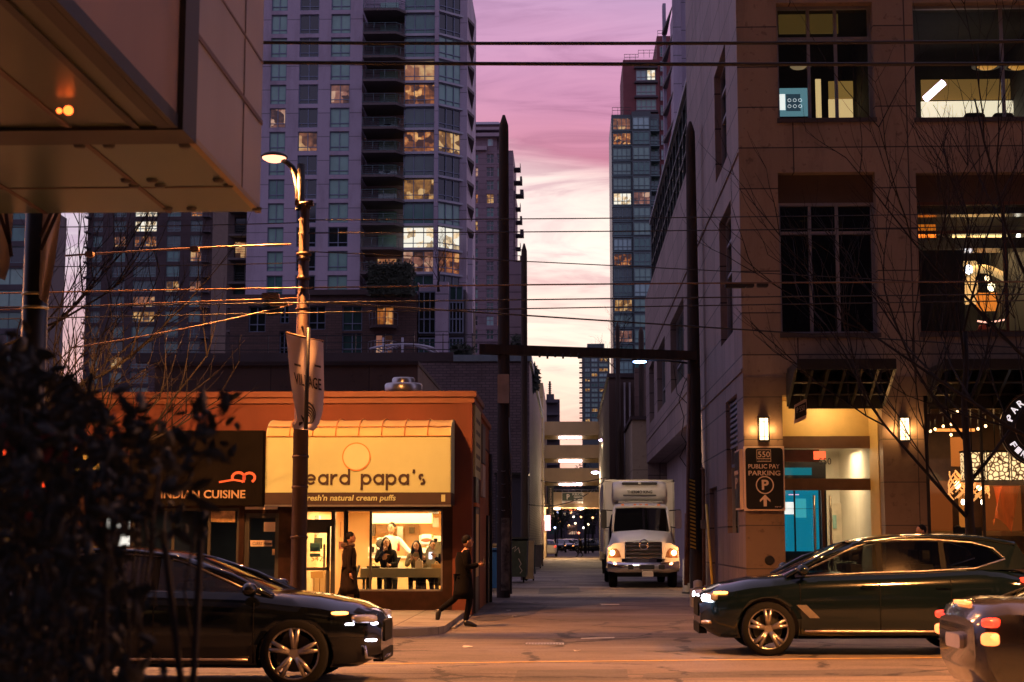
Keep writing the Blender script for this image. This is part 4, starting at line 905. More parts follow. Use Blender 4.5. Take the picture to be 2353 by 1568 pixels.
m_ = MB(); a_, b_ = at(2118, 230, 39.7), at(2480, 180, 39.7); m_.box(a_.x, b_.x, 39.7, 39.75, a_.z, b_.z); m_.build('lit_ceiling', emat('office_amber', lin(140, 105, 55), .55), SB)
tb = thing('tube_lamp', 'glowing purple white slanted tube lamp in the upper right room', 'lamp', at(2150, 205, 38.6))
MB().cyl(at(2126, 228, 38.6), at(2168, 190, 38.6), .09).build('tube', emat('tube_purple', (1, .75, 1), 5.0), tb)
for k, (px) in enumerate((2240, 2306, 2376)):
    c_ = thing('office_chair', ['dark chair back leftmost against the lit white partition upstairs', 'dark chair back second from the left against the lit partition upstairs', 'dark chair back at the right end of the lit partition upstairs'][k], 'chair', at(px, 268, 38.4), 'chairs in the upstairs room')
    a_ = at(px, 272, 38.4); MB().rbox(a_.x - .26, a_.x + .26, 38.4, 38.5, a_.z - .3, a_.z + .14, .1).build('backrest', MATS['black_plastic'], c_); MB().cyl((a_.x, 38.2, a_.z - .9), (a_.x, 38.2, a_.z - .4), .04).build('pedestal', MATS['black_metal'], c_); MB().rbox(a_.x - .25, a_.x + .25, 37.9, 38.4, a_.z - .42, a_.z - .32, .04).build('seat', MATS['black_plastic'], c_)
# dim room with blinds behind the middle left window
r3 = room(SB, X0 + W1M[0] - .2, X0 + W1M[1] + .2, YF + .5, 40, W1M[2] - .1, zp + .2, 'room_dark', 'room_dark', name='office')
m_ = MB(); z = W1M[2]
while z < zp: m_.box(X0 + W1M[0], X0 + W1M[1], YF + .50, YF + .53, z, z + .045); z += .09
m_.build('blinds', mat('blind_dark', (.09, .075, .06), .6), SB)
m_ = MB()
for (px, py, w_, hh) in ((1872, 566, .09, .05), (1862, 582, .28, .02), (1892, 582, .18, .02), (1866, 590, .3, .015), (1919, 598, .06, .06), (1925, 498, .03, .3), (1934, 520, .03, .3), (1850, 505, .2, .03)):
    p = at(px, py, YF + .42); m_.box(p.x - w_ / 2, p.x + w_ / 2, YF + .55, YF + .56, p.z - hh / 2, p.z + hh / 2)
m_.build('room_lights', emat('amber_glint', lin(255, 200, 120), .9), SB)  # glowing bars stand in for small reflections in the window
# restaurant upstairs
mat('charcoal', (.05, .05, .05), .7)
r4 = room(SB, X0 + W2M[0] - .2, X0 + W2M[1] + .3, YF + .5, 43, W2M[2] - .1, zp + .3, 'charcoal', 'brown_floor', name='dining_room')
light('AREA', 'dining_light', (X0 + (W2M[0] + W2M[1]) / 2 + .3, 39.5, zp - .1), 120, (1, .62, .3), SB, 2.5, rot=(0, 0, 0), sx=2.5)
def part(nm, m, pts, Y, th=.05, par=SB):
    """flat panel in the room: rectangle between two picture corners at depth Y"""
    a_ = at(pts[0], pts[3], Y); b_ = at(pts[1], pts[2], Y); return MB().box(a_.x, b_.x, Y, Y + th, a_.z, b_.z).build(nm, MATS[m] if isinstance(m, str) else m, par)
part('column', 'black_plastic', (2118, 2212, 575, 790), 36.2, .3)
part('ceiling_duct', 'steel', (2112, 2420, 545, 572), 37.5, .6); part('ceiling_duct', 'steel', (2112, 2420, 475, 492), 37.2, .4)
part('orange_panel', emat('orange_glow', lin(225, 120, 30), .7), (2112, 2150, 528 - 12, 552), 38.5); part('beam', emat('cream_glow', lin(255, 225, 170), .7), (2190, 2314, 548 - 12, 556), 39)  # panels, beam, shelf and curve here glow in place of lamp light
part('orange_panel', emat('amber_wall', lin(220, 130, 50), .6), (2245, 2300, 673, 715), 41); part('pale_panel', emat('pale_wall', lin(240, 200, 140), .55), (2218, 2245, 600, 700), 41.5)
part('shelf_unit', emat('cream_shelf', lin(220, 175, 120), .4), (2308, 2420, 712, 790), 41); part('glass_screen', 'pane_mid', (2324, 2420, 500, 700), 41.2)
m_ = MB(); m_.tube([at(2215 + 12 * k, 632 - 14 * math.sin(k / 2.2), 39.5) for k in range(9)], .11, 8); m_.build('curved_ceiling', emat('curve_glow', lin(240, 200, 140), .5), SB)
for (px, py, lab, c_, s_, r_) in ((2226, 620, 'blue white pendant lamp behind the tree trunk in the upstairs restaurant', (.75, .8, 1), 6, .10), (2268, 640, 'small warm pendant lamp beside the orange panel upstairs', (1, .7, .4), 5, .06), (2278, 660, 'lower glowing cluster lamp in front of the orange panel upstairs', (1, .8, .5), 5, .09), (2350, 545, 'big white globe lamp at the right edge upstairs', (1, .95, .85), 4, .16)):
    p = at(px, py, 38.8); t = thing('pendant_lamp', lab, 'lamp', p); MB().ell(p, r_, r_, r_ * 1.2).build('globe', emat('pend' + str(px), c_, s_), t); MB().cyl(p, (p.x, p.y, p.z + 1.2), .012, n=5).build('cord', MATS['black_metal'], t)
# canopies over the doors
def canopy(px0, px1, lab, pa=825, pb=900):
    a_ = at(px0, pb, YF - 1.5); b_ = at(px1, pa, YF - 1.5); zt = at(px0, pa + 4, YF - 1.5).z; zb_ = zt - .52; t = thing('door_canopy', lab, 'canopy', ((a_.x + b_.x) / 2, YF - .8, zb_))
    m_ = MB(); m_.prism([(YF - .02, zt - .02), (YF - 1.5, zt - .02), (YF - 1.5, zt - .16), (YF - .02, zt - .1)], lambda p, q, h: (h, p, q), a_.x, b_.x); m_.build('roof_plate', MATS['black_metal'], t)
    m_ = MB()
    m_.box(a_.x, b_.x, YF - 1.56, YF - 1.50, zt - .2, zt + .03); m_.build('fascia', MATS['black_metal'], t)
    n_ = 7
    for k in range(n_):
        x = a_.x + (b_.x - a_.x) * k / (n_ - 1); m_ = MB(); m_.prism([(YF - .04, zt - .12), (YF - 1.45, zt - .17), (YF - .04, zb_ - .35)], lambda p, q, h: (h, p, q), x - .03, x + .03); m_.build('bracket', MATS['black_metal'], t)
    m_ = MB(); m_.box(a_.x + .01, b_.x - .01, YF - .035, YF - .02, zb_ - .4, zt - .02); m_.cyl((a_.x, YF - .9, zb_ + .12), (b_.x, YF - .9, zb_ + .12), .035); m_.cyl((a_.x, YF - .4, zb_ - .1), (b_.x, YF - .4, zb_ - .1), .035); m_.build('backplate', MATS['black_metal'], t)
    return t
canopy(1832, 2058, 'dark steel canopy over the lit parkade entrance'); canopy(2170, 2480, 'dark steel canopy over the restaurant window')
# sconces
for px, lab in ((1756, 'glowing wall lamp directly above the parking sign'), (2080, 'glowing wall lamp on the pilaster between entrance and restaurant')):
    a_ = at(px - 12, 1014, YF - .2); b_ = at(px + 12, 958, YF - .2); t = thing('wall_lamp', lab, 'lamp', ((a_.x + b_.x) / 2, YF, a_.z))
    MB().rbox(a_.x + .03, b_.x - .03, YF - .19, YF - .03, a_.z + .03, b_.z - .03, .03, 'z').build('shade', emat('sconce_glow', (1, .72, .40), 3.2), t)
    m_ = MB()
    for xx in (a_.x - .01, b_.x - .03): m_.box(xx, xx + .04, YF - .14, YF - .02, a_.z, b_.z)
    for z in (a_.z, b_.z - .03): m_.box(a_.x, b_.x, YF - .17, YF - .02, z, z + .03)
    for z in (a_.z + .1, b_.z - .12): m_.box(a_.x + .02, b_.x - .02, YF - .205, YF - .19, z, z + .012)
    m_.box((a_.x + b_.x) / 2 - .006, (a_.x + b_.x) / 2 + .006, YF - .205, YF - .19, a_.z, b_.z)
    m_.build('frame', MATS['black_metal'], t)
    for s_ in (-1, 1): light('POINT', 'lamp_light', ((a_.x + b_.x) / 2 + s_ * .2, YF - .22, (a_.z + b_.z) / 2), 14, (1, .50, .16), t, .06)
# parking sign
ps = thing('parking_sign', 'tall black public pay parking sign with white arrow on the corner pilaster', 'sign', at(1757, 1172, YF))
a_ = at(1711, 1174, YF - .08); b_ = at(1801, 1026, YF - .08); y = YF - .12
mat('sign_cream', (.62, .48, .38), .5, var=.05); mat('sign_black', (.012, .012, .012), .3, var=0)
MB().box(a_.x, b_.x, y, YF - .013, a_.z, b_.z).build('frame', MATS['sign_cream'], ps)
MB().rbox(a_.x + .035, b_.x - .035, y - .012, y - .002, a_.z + .035, b_.z - .035, .07).build('face', MATS['sign_black'], ps)
SX = lambda px: at(px, 1100, y).x; SZ = lambda py: at(1757, py, y).z
txt('550', MATS['sign_cream'], ps, SX(1743), SX(1770), SZ(1051), SZ(1038), y - .012)
m_ = MB(); m_.stroke([(SX(1740), SZ(1054)), (SX(1740), SZ(1034)), (SX(1772), SZ(1034)), (SX(1772), SZ(1061)), (SX(1740), SZ(1061)), (SX(1740), SZ(1054)), (SX(1772), SZ(1054.1))], .012, lambda p, q, h: (p, h, q), y - .02, y - .012); m_.build('emblem_outline', MATS['sign_cream'], ps)
txt('BURRARD', mat('sign_grey', (.2, .16, .13), .5, var=0), ps, SX(1743), SX(1769), SZ(1060), SZ(1056), y - .012)
txt('PUBLIC PAY', MATS['sign_cream'], ps, SX(1720), SX(1792), SZ(1077), SZ(1067), y - .012, bold=.01)
txt('PARKING', MATS['sign_cream'], ps, SX(1720), SX(1793), SZ(1093), SZ(1082), y - .012, bold=.015)
cx_, cz_, r_ = SX(1757), SZ(1115), (SX(1776) - SX(1737)) / 2
m_ = MB(); m_.stroke([(cx_ + r_ * math.cos(k * math.pi / 16), cz_ + r_ * math.sin(k * math.pi / 16)) for k in range(33)], .025, lambda p, q, h: (p, h, q), y - .02, y - .012); m_.build('ring', MATS['sign_cream'], ps)
txt('P', MATS['sign_cream'], ps, SX(1750), SX(1766), SZ(1126), SZ(1103), y - .012, bold=.03)
m_ = MB(); m_.prism([(cx_ - .035, SZ(1164)), (cx_ + .035, SZ(1164)), (cx_ + .035, SZ(1147)), (SX(1769), SZ(1154)), (SX(1769), SZ(1149)), (cx_, SZ(1137)), (SX(1745), SZ(1149)), (SX(1745), SZ(1154)), (cx_ - .035, SZ(1147))], lambda p, q, h: (p, h, q), y - .02, y - .012); m_.build('arrow', MATS['sign_cream'], ps)
txt('cycl', MATS['sign_cream'], ps, SX(1779), SX(1793), SZ(1167), SZ(1163), y - .012)
# side sign facing the alley
sp_ = thing('parking_sign', 'narrow black parking sign seen edge on round the corner of the pilaster', 'sign', (XR - .05, YF + .7, 2.5))
MB().box(XR - .08, XR - .002, YF + .25, YF + 1.25, SZ(1170), SZ(1030)).build('frame', MATS['sign_cream'], sp_); MB().box(XR - .09, XR - .081, YF + .3, YF + 1.2, SZ(1166), SZ(1034)).build('face', MATS['sign_black'], sp_)
txt('P', MATS['sign_cream'], sp_, 0, .4, SZ(1120), SZ(1095), 0, fn=lambda x, yv, z: (XR - .1 + yv, YF + .95 - x, z))
txt('PARKING', MATS['sign_cream'], sp_, 0, .8, SZ(1088), SZ(1078), 0, fn=lambda x, yv, z: (XR - .1 + yv, YF + 1.15 - x, z))
# small details on the pilaster
pz_ = at(1768, 1288, YF); MB().cyl((pz_.x, YF - .05, pz_.z), (pz_.x, YF - .014, pz_.z), .09, .11).build('pipe_cap', MATS['black_metal'], SB)
a_ = at(1772, 1370, YF); b_ = at(1802 - 4, 1330, YF); MB().box(a_.x, a_.x + .35, YF - .03, YF - .013, a_.z + .3, a_.z + .75).build('access_hatch', MATS['stone_base'], SB)
# entrance lobby
YG = 36.7
EB = X0 + ENT[0]; EE = X0 + ENT[1]
g_ = lambda px, py: at(px, py, YG)
mat('lobby_gold', (.60, .42, .16), .55, var=.08)
m_ = MB(); m_.box(EB - .02, EE, YG, YG + .1, g_(1900, 1003).z, ENT[3] + .1); m_.box(EE - .02, EE + .02, YF + .44, YG, .12, ENT[3]); m_.box(EB - .02, EB, YF + .44, YG, .12, ENT[3]); m_.box(EB, EE, YF + .44, YG, ENT[3] + .002, ENT[3] + .05)
m_.build('porch_lining', MATS['lobby_gold'], SB)
m_ = MB(); m_.box(EB, EE, YG - .12, YG + .12, g_(1900, 1031).z, g_(1900, 1003).z - .002); m_.box(EB, EE, YG - .06, YG + .06, g_(1900, 1127).z, g_(1900, 1100).z)
for px in (2011,): m_.box(g_(px, 1200).x, g_(px, 1200).x + .06, YG - .06, YG + .06, .12, g_(1900, 1003).z)
m_.box(EB, EB + .05, YG - .05, YG + .05, .12, g_(1900, 1003).z)
m_.box(g_(1888, 1200).x, g_(1895, 1200).x, YG - .05, YG + .05, .12, g_(1900, 1127).z); m_.build('door_frame', mat('bronze', (.14, .08, .06), .4, .5), SB)
MB().box(EB, EE, YG, YG + .02, .14, g_(1900, 1031).z).build('entrance_glass', MATS['glass'], SB)
m_ = MB()
for px in (1870, 1907):
    q = g_(px, 1200).x; m_.cyl((q, YG - .12, g_(px, 1330).z), (q, YG - .12, g_(px, 1139).z), .028)
m_.build('door_handle', MATS['steel'], SB)
lob = room(SB, EB, EE + .1, YG + .12, 41.5, .12, g_(1900, 1010).z, 'white_wall', 'brown_floor', name='lobby')
light('AREA', 'lobby_light', ((EB + EE) / 2 + .4, 39, g_(1900, 1010).z - .15), 120, (1, .68, .38), SB, 1.4)
part('lobby_door', mat('door_cream', (.62, .55, .45), .5), (1913, 1978, 1157, 1420), 41.3, .08)
part('door_sign', 'black_plastic', (1942, 1953, 1213, 1222), 41.25, .03); part('door_sign', 'sign_cream', (1942, 1953, 1194, 1206), 41.25, .03)
part('door_window', 'pane_sky', (1914, 1922, 1184, 1215), 41.25, .03)
part('dark_wall', mat('wine_wall', (.12, .04, .025), .5), (1801, 1882, 1033, 1062), 38.2, .05); part('dark_wall', 'black_plastic', (1801, 1897, 1062, 1420), 38.5, .05)
scr = thing('video_wall', 'tall glowing blue video wall inside the parkade entrance', 'screen', at(1845, 1300, 38.3))
part('screen', emat('cyan_screen', lin(0, 118, 150), 0.95), (1803, 1880, 1126, 1267), 38.3, .05, scr); part('screen_upper', emat('cyan_screen2', lin(10, 120, 140), .8), (1803, 1865, 1075, 1092), 38.3, .05, scr)
part('bright_window', emat('screen_white', (1, 1, 1), 1.1), (1803, 1824, 1154, 1182), 38.28, .01, scr); part('pale_block', emat('cyan_pale', lin(60, 170, 190), .9), (1826, 1852, 1146, 1190), 38.285, .01, scr)
part('bezel', 'black_plastic', (1803, 1880, 1169, 1170), 38.27, .01, scr); part('bezel', 'black_plastic', (1826, 1827, 1126, 1267), 38.268, .01, scr)
part('menu_bar', emat('pink_bar', (1, .6, .9), 1), (1812, 1836, 1136, 1138), 38.27, .01, scr)
ex = thing('exit_sign', 'small glowing red exit box above the entrance door', 'sign', at(1884, 1052, 37.4)); part('box', emat('exit_red', (1, .12, .04), 2.0), (1871, 1897, 1037, 1056), 37.4, .08, ex)
txt('550', MATS['black_plastic'], SB, g_(1882, 1070).x, g_(1910, 1070).x, g_(1900, 1068).z, g_(1900, 1053).z, YG - .01, name='house_number')
for k, (px, py, lab) in enumerate(((1903, 914, 'bright shallow dome lamp under the canopy of the entrance'), (1880, 921, 'fainter dome lamp left of the bright one over the entrance'))):
    p = at(px, py, 36.2); t = thing('ceiling_lamp', lab, 'lamp', p); MB().lathe([(.2, .03), (.19, 0), (.12, -.05), (.001, -.07)], p, n=18).build('diffuser', emat('porch%d' % k, (1, .8, .55), (5, 1.5)[k]), t)
    MB().cyl((p.x, p.y, p.z + .03), (p.x, p.y, p.z + .2), .03).build('stem', MATS['black_metal'], t)
light('POINT', 'porch_light', tuple(at(1903, 930, 35.9)), 55, (1, .62, .25), SB, .1)
fl = thing('hanging_sign', 'small hanging parking sign tilted at the left of the entrance porch', 'sign', at(1830, 950, YF))
p = at(1829, 952, 34.9); 
M_ = MB(); M_.add([(p.x - .08, p.y - .5, p.z - .28), (p.x - .08, p.y + .6, p.z - .17), (p.x + .0, p.y + .6, p.z + .27), (p.x + .0, p.y - .5, p.z + .16)] , [(0, 1, 2, 3)])
a_ = at(1826, 952, 34.9); M_ = MB(); M_.prism([(a_.x - .02, a_.z - .22), (a_.x + .26, a_.z - .10), (a_.x + .27, a_.z + .36), (a_.x, a_.z + .20)], lambda q, r__, h: (q, h, r__), 34.88, 34.91); M_.build('panel', MATS['sign_cream'], fl)
M_ = MB(); M_.prism([(a_.x + .005, a_.z - .13), (a_.x + .25, a_.z - .02), (a_.x + .25, a_.z + .27), (a_.x + .01, a_.z + .15)], lambda q, r__, h: (q, h, r__), 34.86, 34.875); M_.build('face', MATS['sign_black'], fl)
txt('P 550', MATS['sign_cream'], fl, a_.x + .04, a_.x + .22, a_.z + .0, a_.z + .12, 34.855, fn=lambda x, yv, z: (x, yv, z + (x - a_.x) * .4))
MB().cyl((a_.x + .15, 34.9, a_.z + .3), (a_.x + .15, 34.9, a_.z + .6), .015).build('hanger', MATS['black_metal'], fl)
# restaurant on the ground floor
RX0 = X0 + SHP[0]; RX1 = X0 + SHP[1]
rr_ = room(SB, RX0 - .1, RX1, YF + .5, 43, .12, SHP[3] + .2, mat('walnut', (.10, .05, .025), .5, var=.3) and 'walnut', 'brown_floor', name='restaurant')
light('AREA', 'restaurant_light', (RX0 + 2.2, 39, SHP[3]), 170, (1, .5, .2), SB, 2.5, sx=3)
m_ = MB(); oF = Vector((X0, YF, 0)); m_.obox(oF, X_, Y_, SHP[0], SHP[0] + .1, .1, .3, SHP[2], SHP[3]); 
for px in (2262 + 118, 2262): m_.obox(oF, X_, Y_, u(px, 1100), u(px, 1100) + .05, .2, .28, SHP[2], SHP[3])
m_.obox(oF, X_, Y_, SHP[0], SHP[1], .1, .3, SHP[3] - .12, SHP[3]); wf = m_.build('shop_window', MATS['frame_dark'], SB)
MB().obox(oF, X_, Y_, SHP[0], SHP[1], .3, .32, SHP[2], SHP[3] - .12).build('glass', MATS['glass'], wf)
ct = thing('counter', 'quilted gold fronted restaurant counter behind the shop window', 'counter', at(2320, 1320, 39))
a_ = at(2120, 1232, 38.8); b_ = at(2520, 1222, 38.8); MB().box(a_.x, b_.x, 38.8, 40, a_.z, b_.z + .02).build('countertop', mat('gold_top', (.55, .38, .18), .3, .4), ct)
q = MB(); z0q = .5; zq = a_.z - .01
nx_ = 16; nz_ = 5; xs0 = at(2300, 1280, 38.9).x
for i in range(nx_):
    for j in range(nz_):
        cx2 = xs0 + i * .30; cz2 = zq - .15 - j * .30
        for (ox, oz) in ((0, 0), (.15, .15)):
            c2 = (cx2 + ox, cz2 + oz); 
            if c2[1] + .15 > zq or c2[1] - .15 < .2: continue
            q.add([(c2[0] - .145, 38.95, c2[1]), (c2[0], 38.95, c2[1] - .145), (c2[0] + .145, 38.95, c2[1]), (c2[0], 38.95, c2[1] + .145), (c2[0], 38.88, c2[1])], [(0, 1, 4), (1, 2, 4), (2, 3, 4), (3, 0, 4)])
q.box(xs0 - .3, xs0 + 5, 38.955, 39.0, .12, zq); q.build('quilted_front', mat('quilt_gold', (.42, .30, .12), .3, .5, var=.1), ct)
def lanternmat():
    m = bpy.data.materials.new('lantern_shade'); m.use_nodes = True; t = m.node_tree; b = t.nodes['Principled BSDF']
    tcn = t.nodes.new('ShaderNodeTexCoord'); v = t.nodes.new('ShaderNodeTexVoronoi'); v.feature = 'DISTANCE_TO_EDGE'; v.inputs['Scale'].default_value = 9; t.links.new(tcn.outputs['Object'], v.inputs['Vector'])
    r = t.nodes.new('ShaderNodeValToRGB'); t.links.new(v.outputs['Distance'], r.inputs[0]); ramp(r, [(0.06, (.05, .015, .005, 1)), (0.16, (1, .62, .30, 1))]); t.links.new(r.outputs[0], b.inputs['Emission Color']); b.inputs['Emission Strength'].default_value = 2.0
    b.inputs['Base Color'].default_value = (.05, .03, .02, 1); MATS['lantern_shade'] = m
lanternmat()
for k, (p0, p1, lab) in enumerate(((2216, 2262, 'square patterned glowing lantern nearest the tree trunk'), (2268, 2318, 'wide patterned glowing lantern in the middle of the restaurant window'), (2324, 2400, 'patterned glowing lantern partly behind the round sign'))):
    a_ = at(p0, 1103, 37.6); b_ = at(p1, 1040, 37.6); t = thing('lantern', lab, 'lamp', ((a_.x + b_.x) / 2, 37.8, a_.z), 'patterned lanterns in the restaurant')
    MB().box(a_.x + .02, b_.x - .02, 37.6, 38.0, a_.z, b_.z).build('shade', MATS['lantern_shade'], t)
    m_ = MB(); m_.box(a_.x, b_.x, 37.58, 38.02, b_.z + .003, b_.z + .05); m_.box(a_.x, b_.x, 37.58, 38.02, a_.z - .05, a_.z - .003)
    for xx in (a_.x, b_.x - .02): m_.box(xx, xx + .018, 37.57, 37.6, a_.z, b_.z)
    m_.cyl(((a_.x + b_.x) / 2, 37.8, b_.z + .05), ((a_.x + b_.x) / 2, 37.8, SHP[3] + .1), .015, n=5); m_.build('frame', MATS['black_metal'], t)
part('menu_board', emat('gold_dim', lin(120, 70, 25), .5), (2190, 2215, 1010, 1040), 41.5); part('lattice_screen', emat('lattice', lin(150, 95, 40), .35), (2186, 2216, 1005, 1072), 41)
part('back_panel', emat('back_amber', lin(120, 62, 22), .5), (2130, 2186, 1105, 1225), 42.2); part('back_panel', emat('back_gold', lin(190, 120, 50), .5), (2206, 2226, 1130, 1225), 42.2); part('ceiling_beam', emat('beam_gold', lin(200, 140, 80), .6), (2150, 2240, 985, 992), 40); part('ceiling_beam', emat('beam_gold', lin(200, 140, 80), .6), (2190, 2300, 935, 940), 40)  # back panels and beams glow faintly to look lamp-lit
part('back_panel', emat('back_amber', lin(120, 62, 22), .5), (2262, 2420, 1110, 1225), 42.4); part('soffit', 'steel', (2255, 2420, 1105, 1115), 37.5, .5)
for (px, py, lab) in ((2213, 1192 - 30, 'small bright bulb left of the tree trunk in the restaurant'), (2262 - 4, 1185 - 32, 'small bright bulb right of the tree trunk in the restaurant')):
    p = at(px, 1140 + 14, 38.5); t = thing('pendant_lamp', lab, 'lamp', p); MB().ell(p, .05, .05, .07).build('bulb', emat('bulb_w', (1, .8, .6), 9), t); MB().cyl(p, (p.x, p.y, p.z + 1), .008, n=5).build('cord', MATS['black_metal'], t)
rr2 = random.Random(3)
for k in range(16):
    up_ = k > 8; p = at(rr2.uniform(2135, 2350), rr2.uniform(945, 1000) if not up_ else rr2.uniform(470, 560), rr2.uniform(37.5, 41) if not up_ else rr2.uniform(37.5, 40)); t = thing('ceiling_bulb', 'tiny warm ceiling bulb %s' % ('upstairs in the restaurant' if up_ else 'over the restaurant counter'), 'lamp', p, 'bulbs ' + ('upstairs' if up_ else 'over the counter')); MB().ell(p, .035, .035, .04, 8, 6).build('bulb', emat('bulb_w3', (1, .6, .28), 6), t); MB().cyl(p, (p.x, p.y, p.z + .25), .01, n=5).build('cord', MATS['black_metal'], t)
for (px, py) in ((2200, 1115), (2250, 1118)):
    t = thing('twisted_lamp', 'amber twisted glass lamp %s the tree trunk in the restaurant' % ('left of' if px < 2220 else 'right of'), 'lamp', at(px, py, 38.2)); p = at(px, py, 38.2); m_ = MB()
    for k in range(14):
        a0 = rr2.uniform(0, 6.28); b0 = rr2.uniform(-.1, .1); m_.tube([(p.x + .24 * math.cos(a0 + s * .35) * (1 - .04 * s), p.y + .2 * math.sin(a0 + s * .35), p.z - .26 + s * .075 + b0) for s in range(8)], .018, 5)
    m_.build('glass_ribbons', emat('amber_ribbon', (1, .42, .12), 1.1), t); MB().ell(p, .07, .07, .1).build('bulb', emat('bulb_w2', (1, .7, .4), 7), t)
dr = thing('draped_cloth', 'orange and red cloth draped above the restaurant counter', 'cloth', at(2310, 1200, 38.5))
m_ = MB(); rows_ = []
for j in range(12):
    v = j / 11; rows_.append([at(2282 + 52 * uu / 8 + 8 * math.sin(v * 3 + uu), 1118 + v * 90 - 18 * math.sin(uu * .8) * v, 38.5 + .12 * math.sin(uu * 1.7)) for uu in range(9)])
m_.grid(rows_); m_.build('drape', mat('orange_cloth', (.65, .13, .02), .6, var=.5, scale=3, stretch=(1, 1, .3), emit=(1, .2, .03), es=.12), dr)
# round hanging sign
rs = thing('round_sign', 'round black hanging restaurant sign ringed with white letters', 'sign', at(2388, 985, YF - .6)); c0 = at(2388, 985, YF - .6); ra = .84
m_ = MB(); m_.cyl((c0.x, c0.y, c0.z), (c0.x, c0.y + .12, c0.z), ra, n=48); m_.build('disc', MATS['sign_black'], rs)
mat('letter_glow', (.8, .75, .7), .5, var=0, emit=(1, .9, .95), es=.9)
m_ = MB(); m_.stroke([(c0.x + ra * .62 * math.cos(k * math.pi / 20), c0.z + ra * .62 * math.sin(k * math.pi / 20)) for k in range(41)], .015, lambda p, q, h: (p, h, q), c0.y - .02, c0.y - .005)
m_.stroke([(c0.x + ra * .97 * math.cos(k * math.pi / 24), c0.z + ra * .97 * math.sin(k * math.pi / 24)) for k in range(49)], .012, lambda p, q, h: (p, h, q), c0.y - .02, c0.y - .005)
m_.build('ring', MATS['sign_grey'], rs)
def arc_text(s, a0, da, rad, size, up=True):
    for k, ch in enumerate(s):
        if ch == ' ': continue
        an = R(a0 + da * k); bx_, bz_ = c0.x + rad * math.cos(an), c0.z + rad * math.sin(an); rot = an - math.pi / 2 if up else an + math.pi / 2
        txt(ch, MATS['letter_glow'], rs, -size * .42, size * .42, -size / 2, size / 2, 0, fn=lambda x, yv, z: (bx_ + x * math.cos(rot) - z * math.sin(rot), c0.y - .006 + yv, bz_ + x * math.sin(rot) + z * math.cos(rot)), bold=.02)
arc_text('PARAMOUNT', 160, -17.5, ra * .80, .15); arc_text('FINE FOODS', 212, 13, ra * .80, .13, False)
txt('P', MATS['letter_glow'], rs, c0.x - .28, c0.x + .22, c0.z - .3, c0.z + .36, c0.y - .006, name='monogram')
MB().cyl((c0.x, c0.y + .06, c0.z + ra), (c0.x, c0.y + .06, c0.z + ra + .5), .02).build('hanger', MATS['black_metal'], rs)
# blackboard pair on the counter
for k, (px, tx, lab) in enumerate(((2204, 'PA', 'black counter board left of the tree trunk lettered in white'), (2242, 'NO', 'black counter board right of the tree trunk lettered in white'))):
    t = thing('counter_board', lab, 'sign', at(px, 1252, 36.4)); a_ = at(px - 12, 1262, 36.4); b_ = at(px + 14, 1212, 36.4); MB().box(a_.x, b_.x, 36.4, 36.44, a_.z, b_.z).build('board', MATS['sign_black'], t); txt(tx, MATS['sign_grey'], t, a_.x + .06, a_.x + .2, a_.z + .12, a_.z + .2, 36.39)
# ------------------------------------------------------------ the brown recessed building and walls further down the alley, right side
jointmat('tan_wall', (.42, .34, .22), 6, 2.6, .02, (.2, .16, .1), scale=.5, var=.05)
Y = 92.0
T = thing('alley_building', 'dark brown building with pipes behind the delivery truck', 'building', (8, 100, 0))
xw = ax(1402, Y); m_ = MB(); m_.box(xw, 14, Y, Y + .3, 0, az(868, Y, 1440)); m_.box(xw, xw + .3, Y + .3, 124, 0, az(868, Y, 1440)); m_.build('wall', mat('umber_wall', (.10, .065, .05), .85, var=.25, scale=.8, stretch=(1, 1, .2)), T)
m_ = MB(); m_.box(xw - .1, 14, Y - .1, 124, az(868, Y, 1440) + .004, az(868, Y, 1440) + .25); m_.build('roof_edge', MATS['podium_dark'], T)
m_ = MB()
for px in (1424, 1438, 1450): m_.cyl((ax(px, Y), Y - .15, 0), (ax(px, Y), Y - .15, az(880, Y, 1440)), .07)
m_.build('pipes', mat('pipe_steel', (.22, .2, .2), .4, .6), T)
T2 = thing('alley_annexe', 'lit tan annexe wall right behind the reefer truck', 'building', (7, 84, 0)); m_ = MB(); a_ = ax(1455, 82); m_.box(a_, 10, 82, 82.3, 0, az(965, 82, 1460)); m_.box(a_, a_ + .3, 82.3, 92, 0, az(965, 82, 1460)); m_.build('wall', MATS['tan_wall'], T2); MB().box(a_ - .1, 10, 81.9, 92, az(965, 82, 1460) + .003, az(965, 82, 1460) + .2).build('roof_edge', MATS['podium_dark'], T2)
T3 = thing('alley_annexe', 'set back dark wall rising behind the lit tan annexe', 'building', (8, 89, 0)); a_ = ax(1462, 90.5); MB().box(a_, 14, 90.5, 90.9, 0, az(845, 90.5, 1470)).build('wall', MATS['brown_wall'], T3)
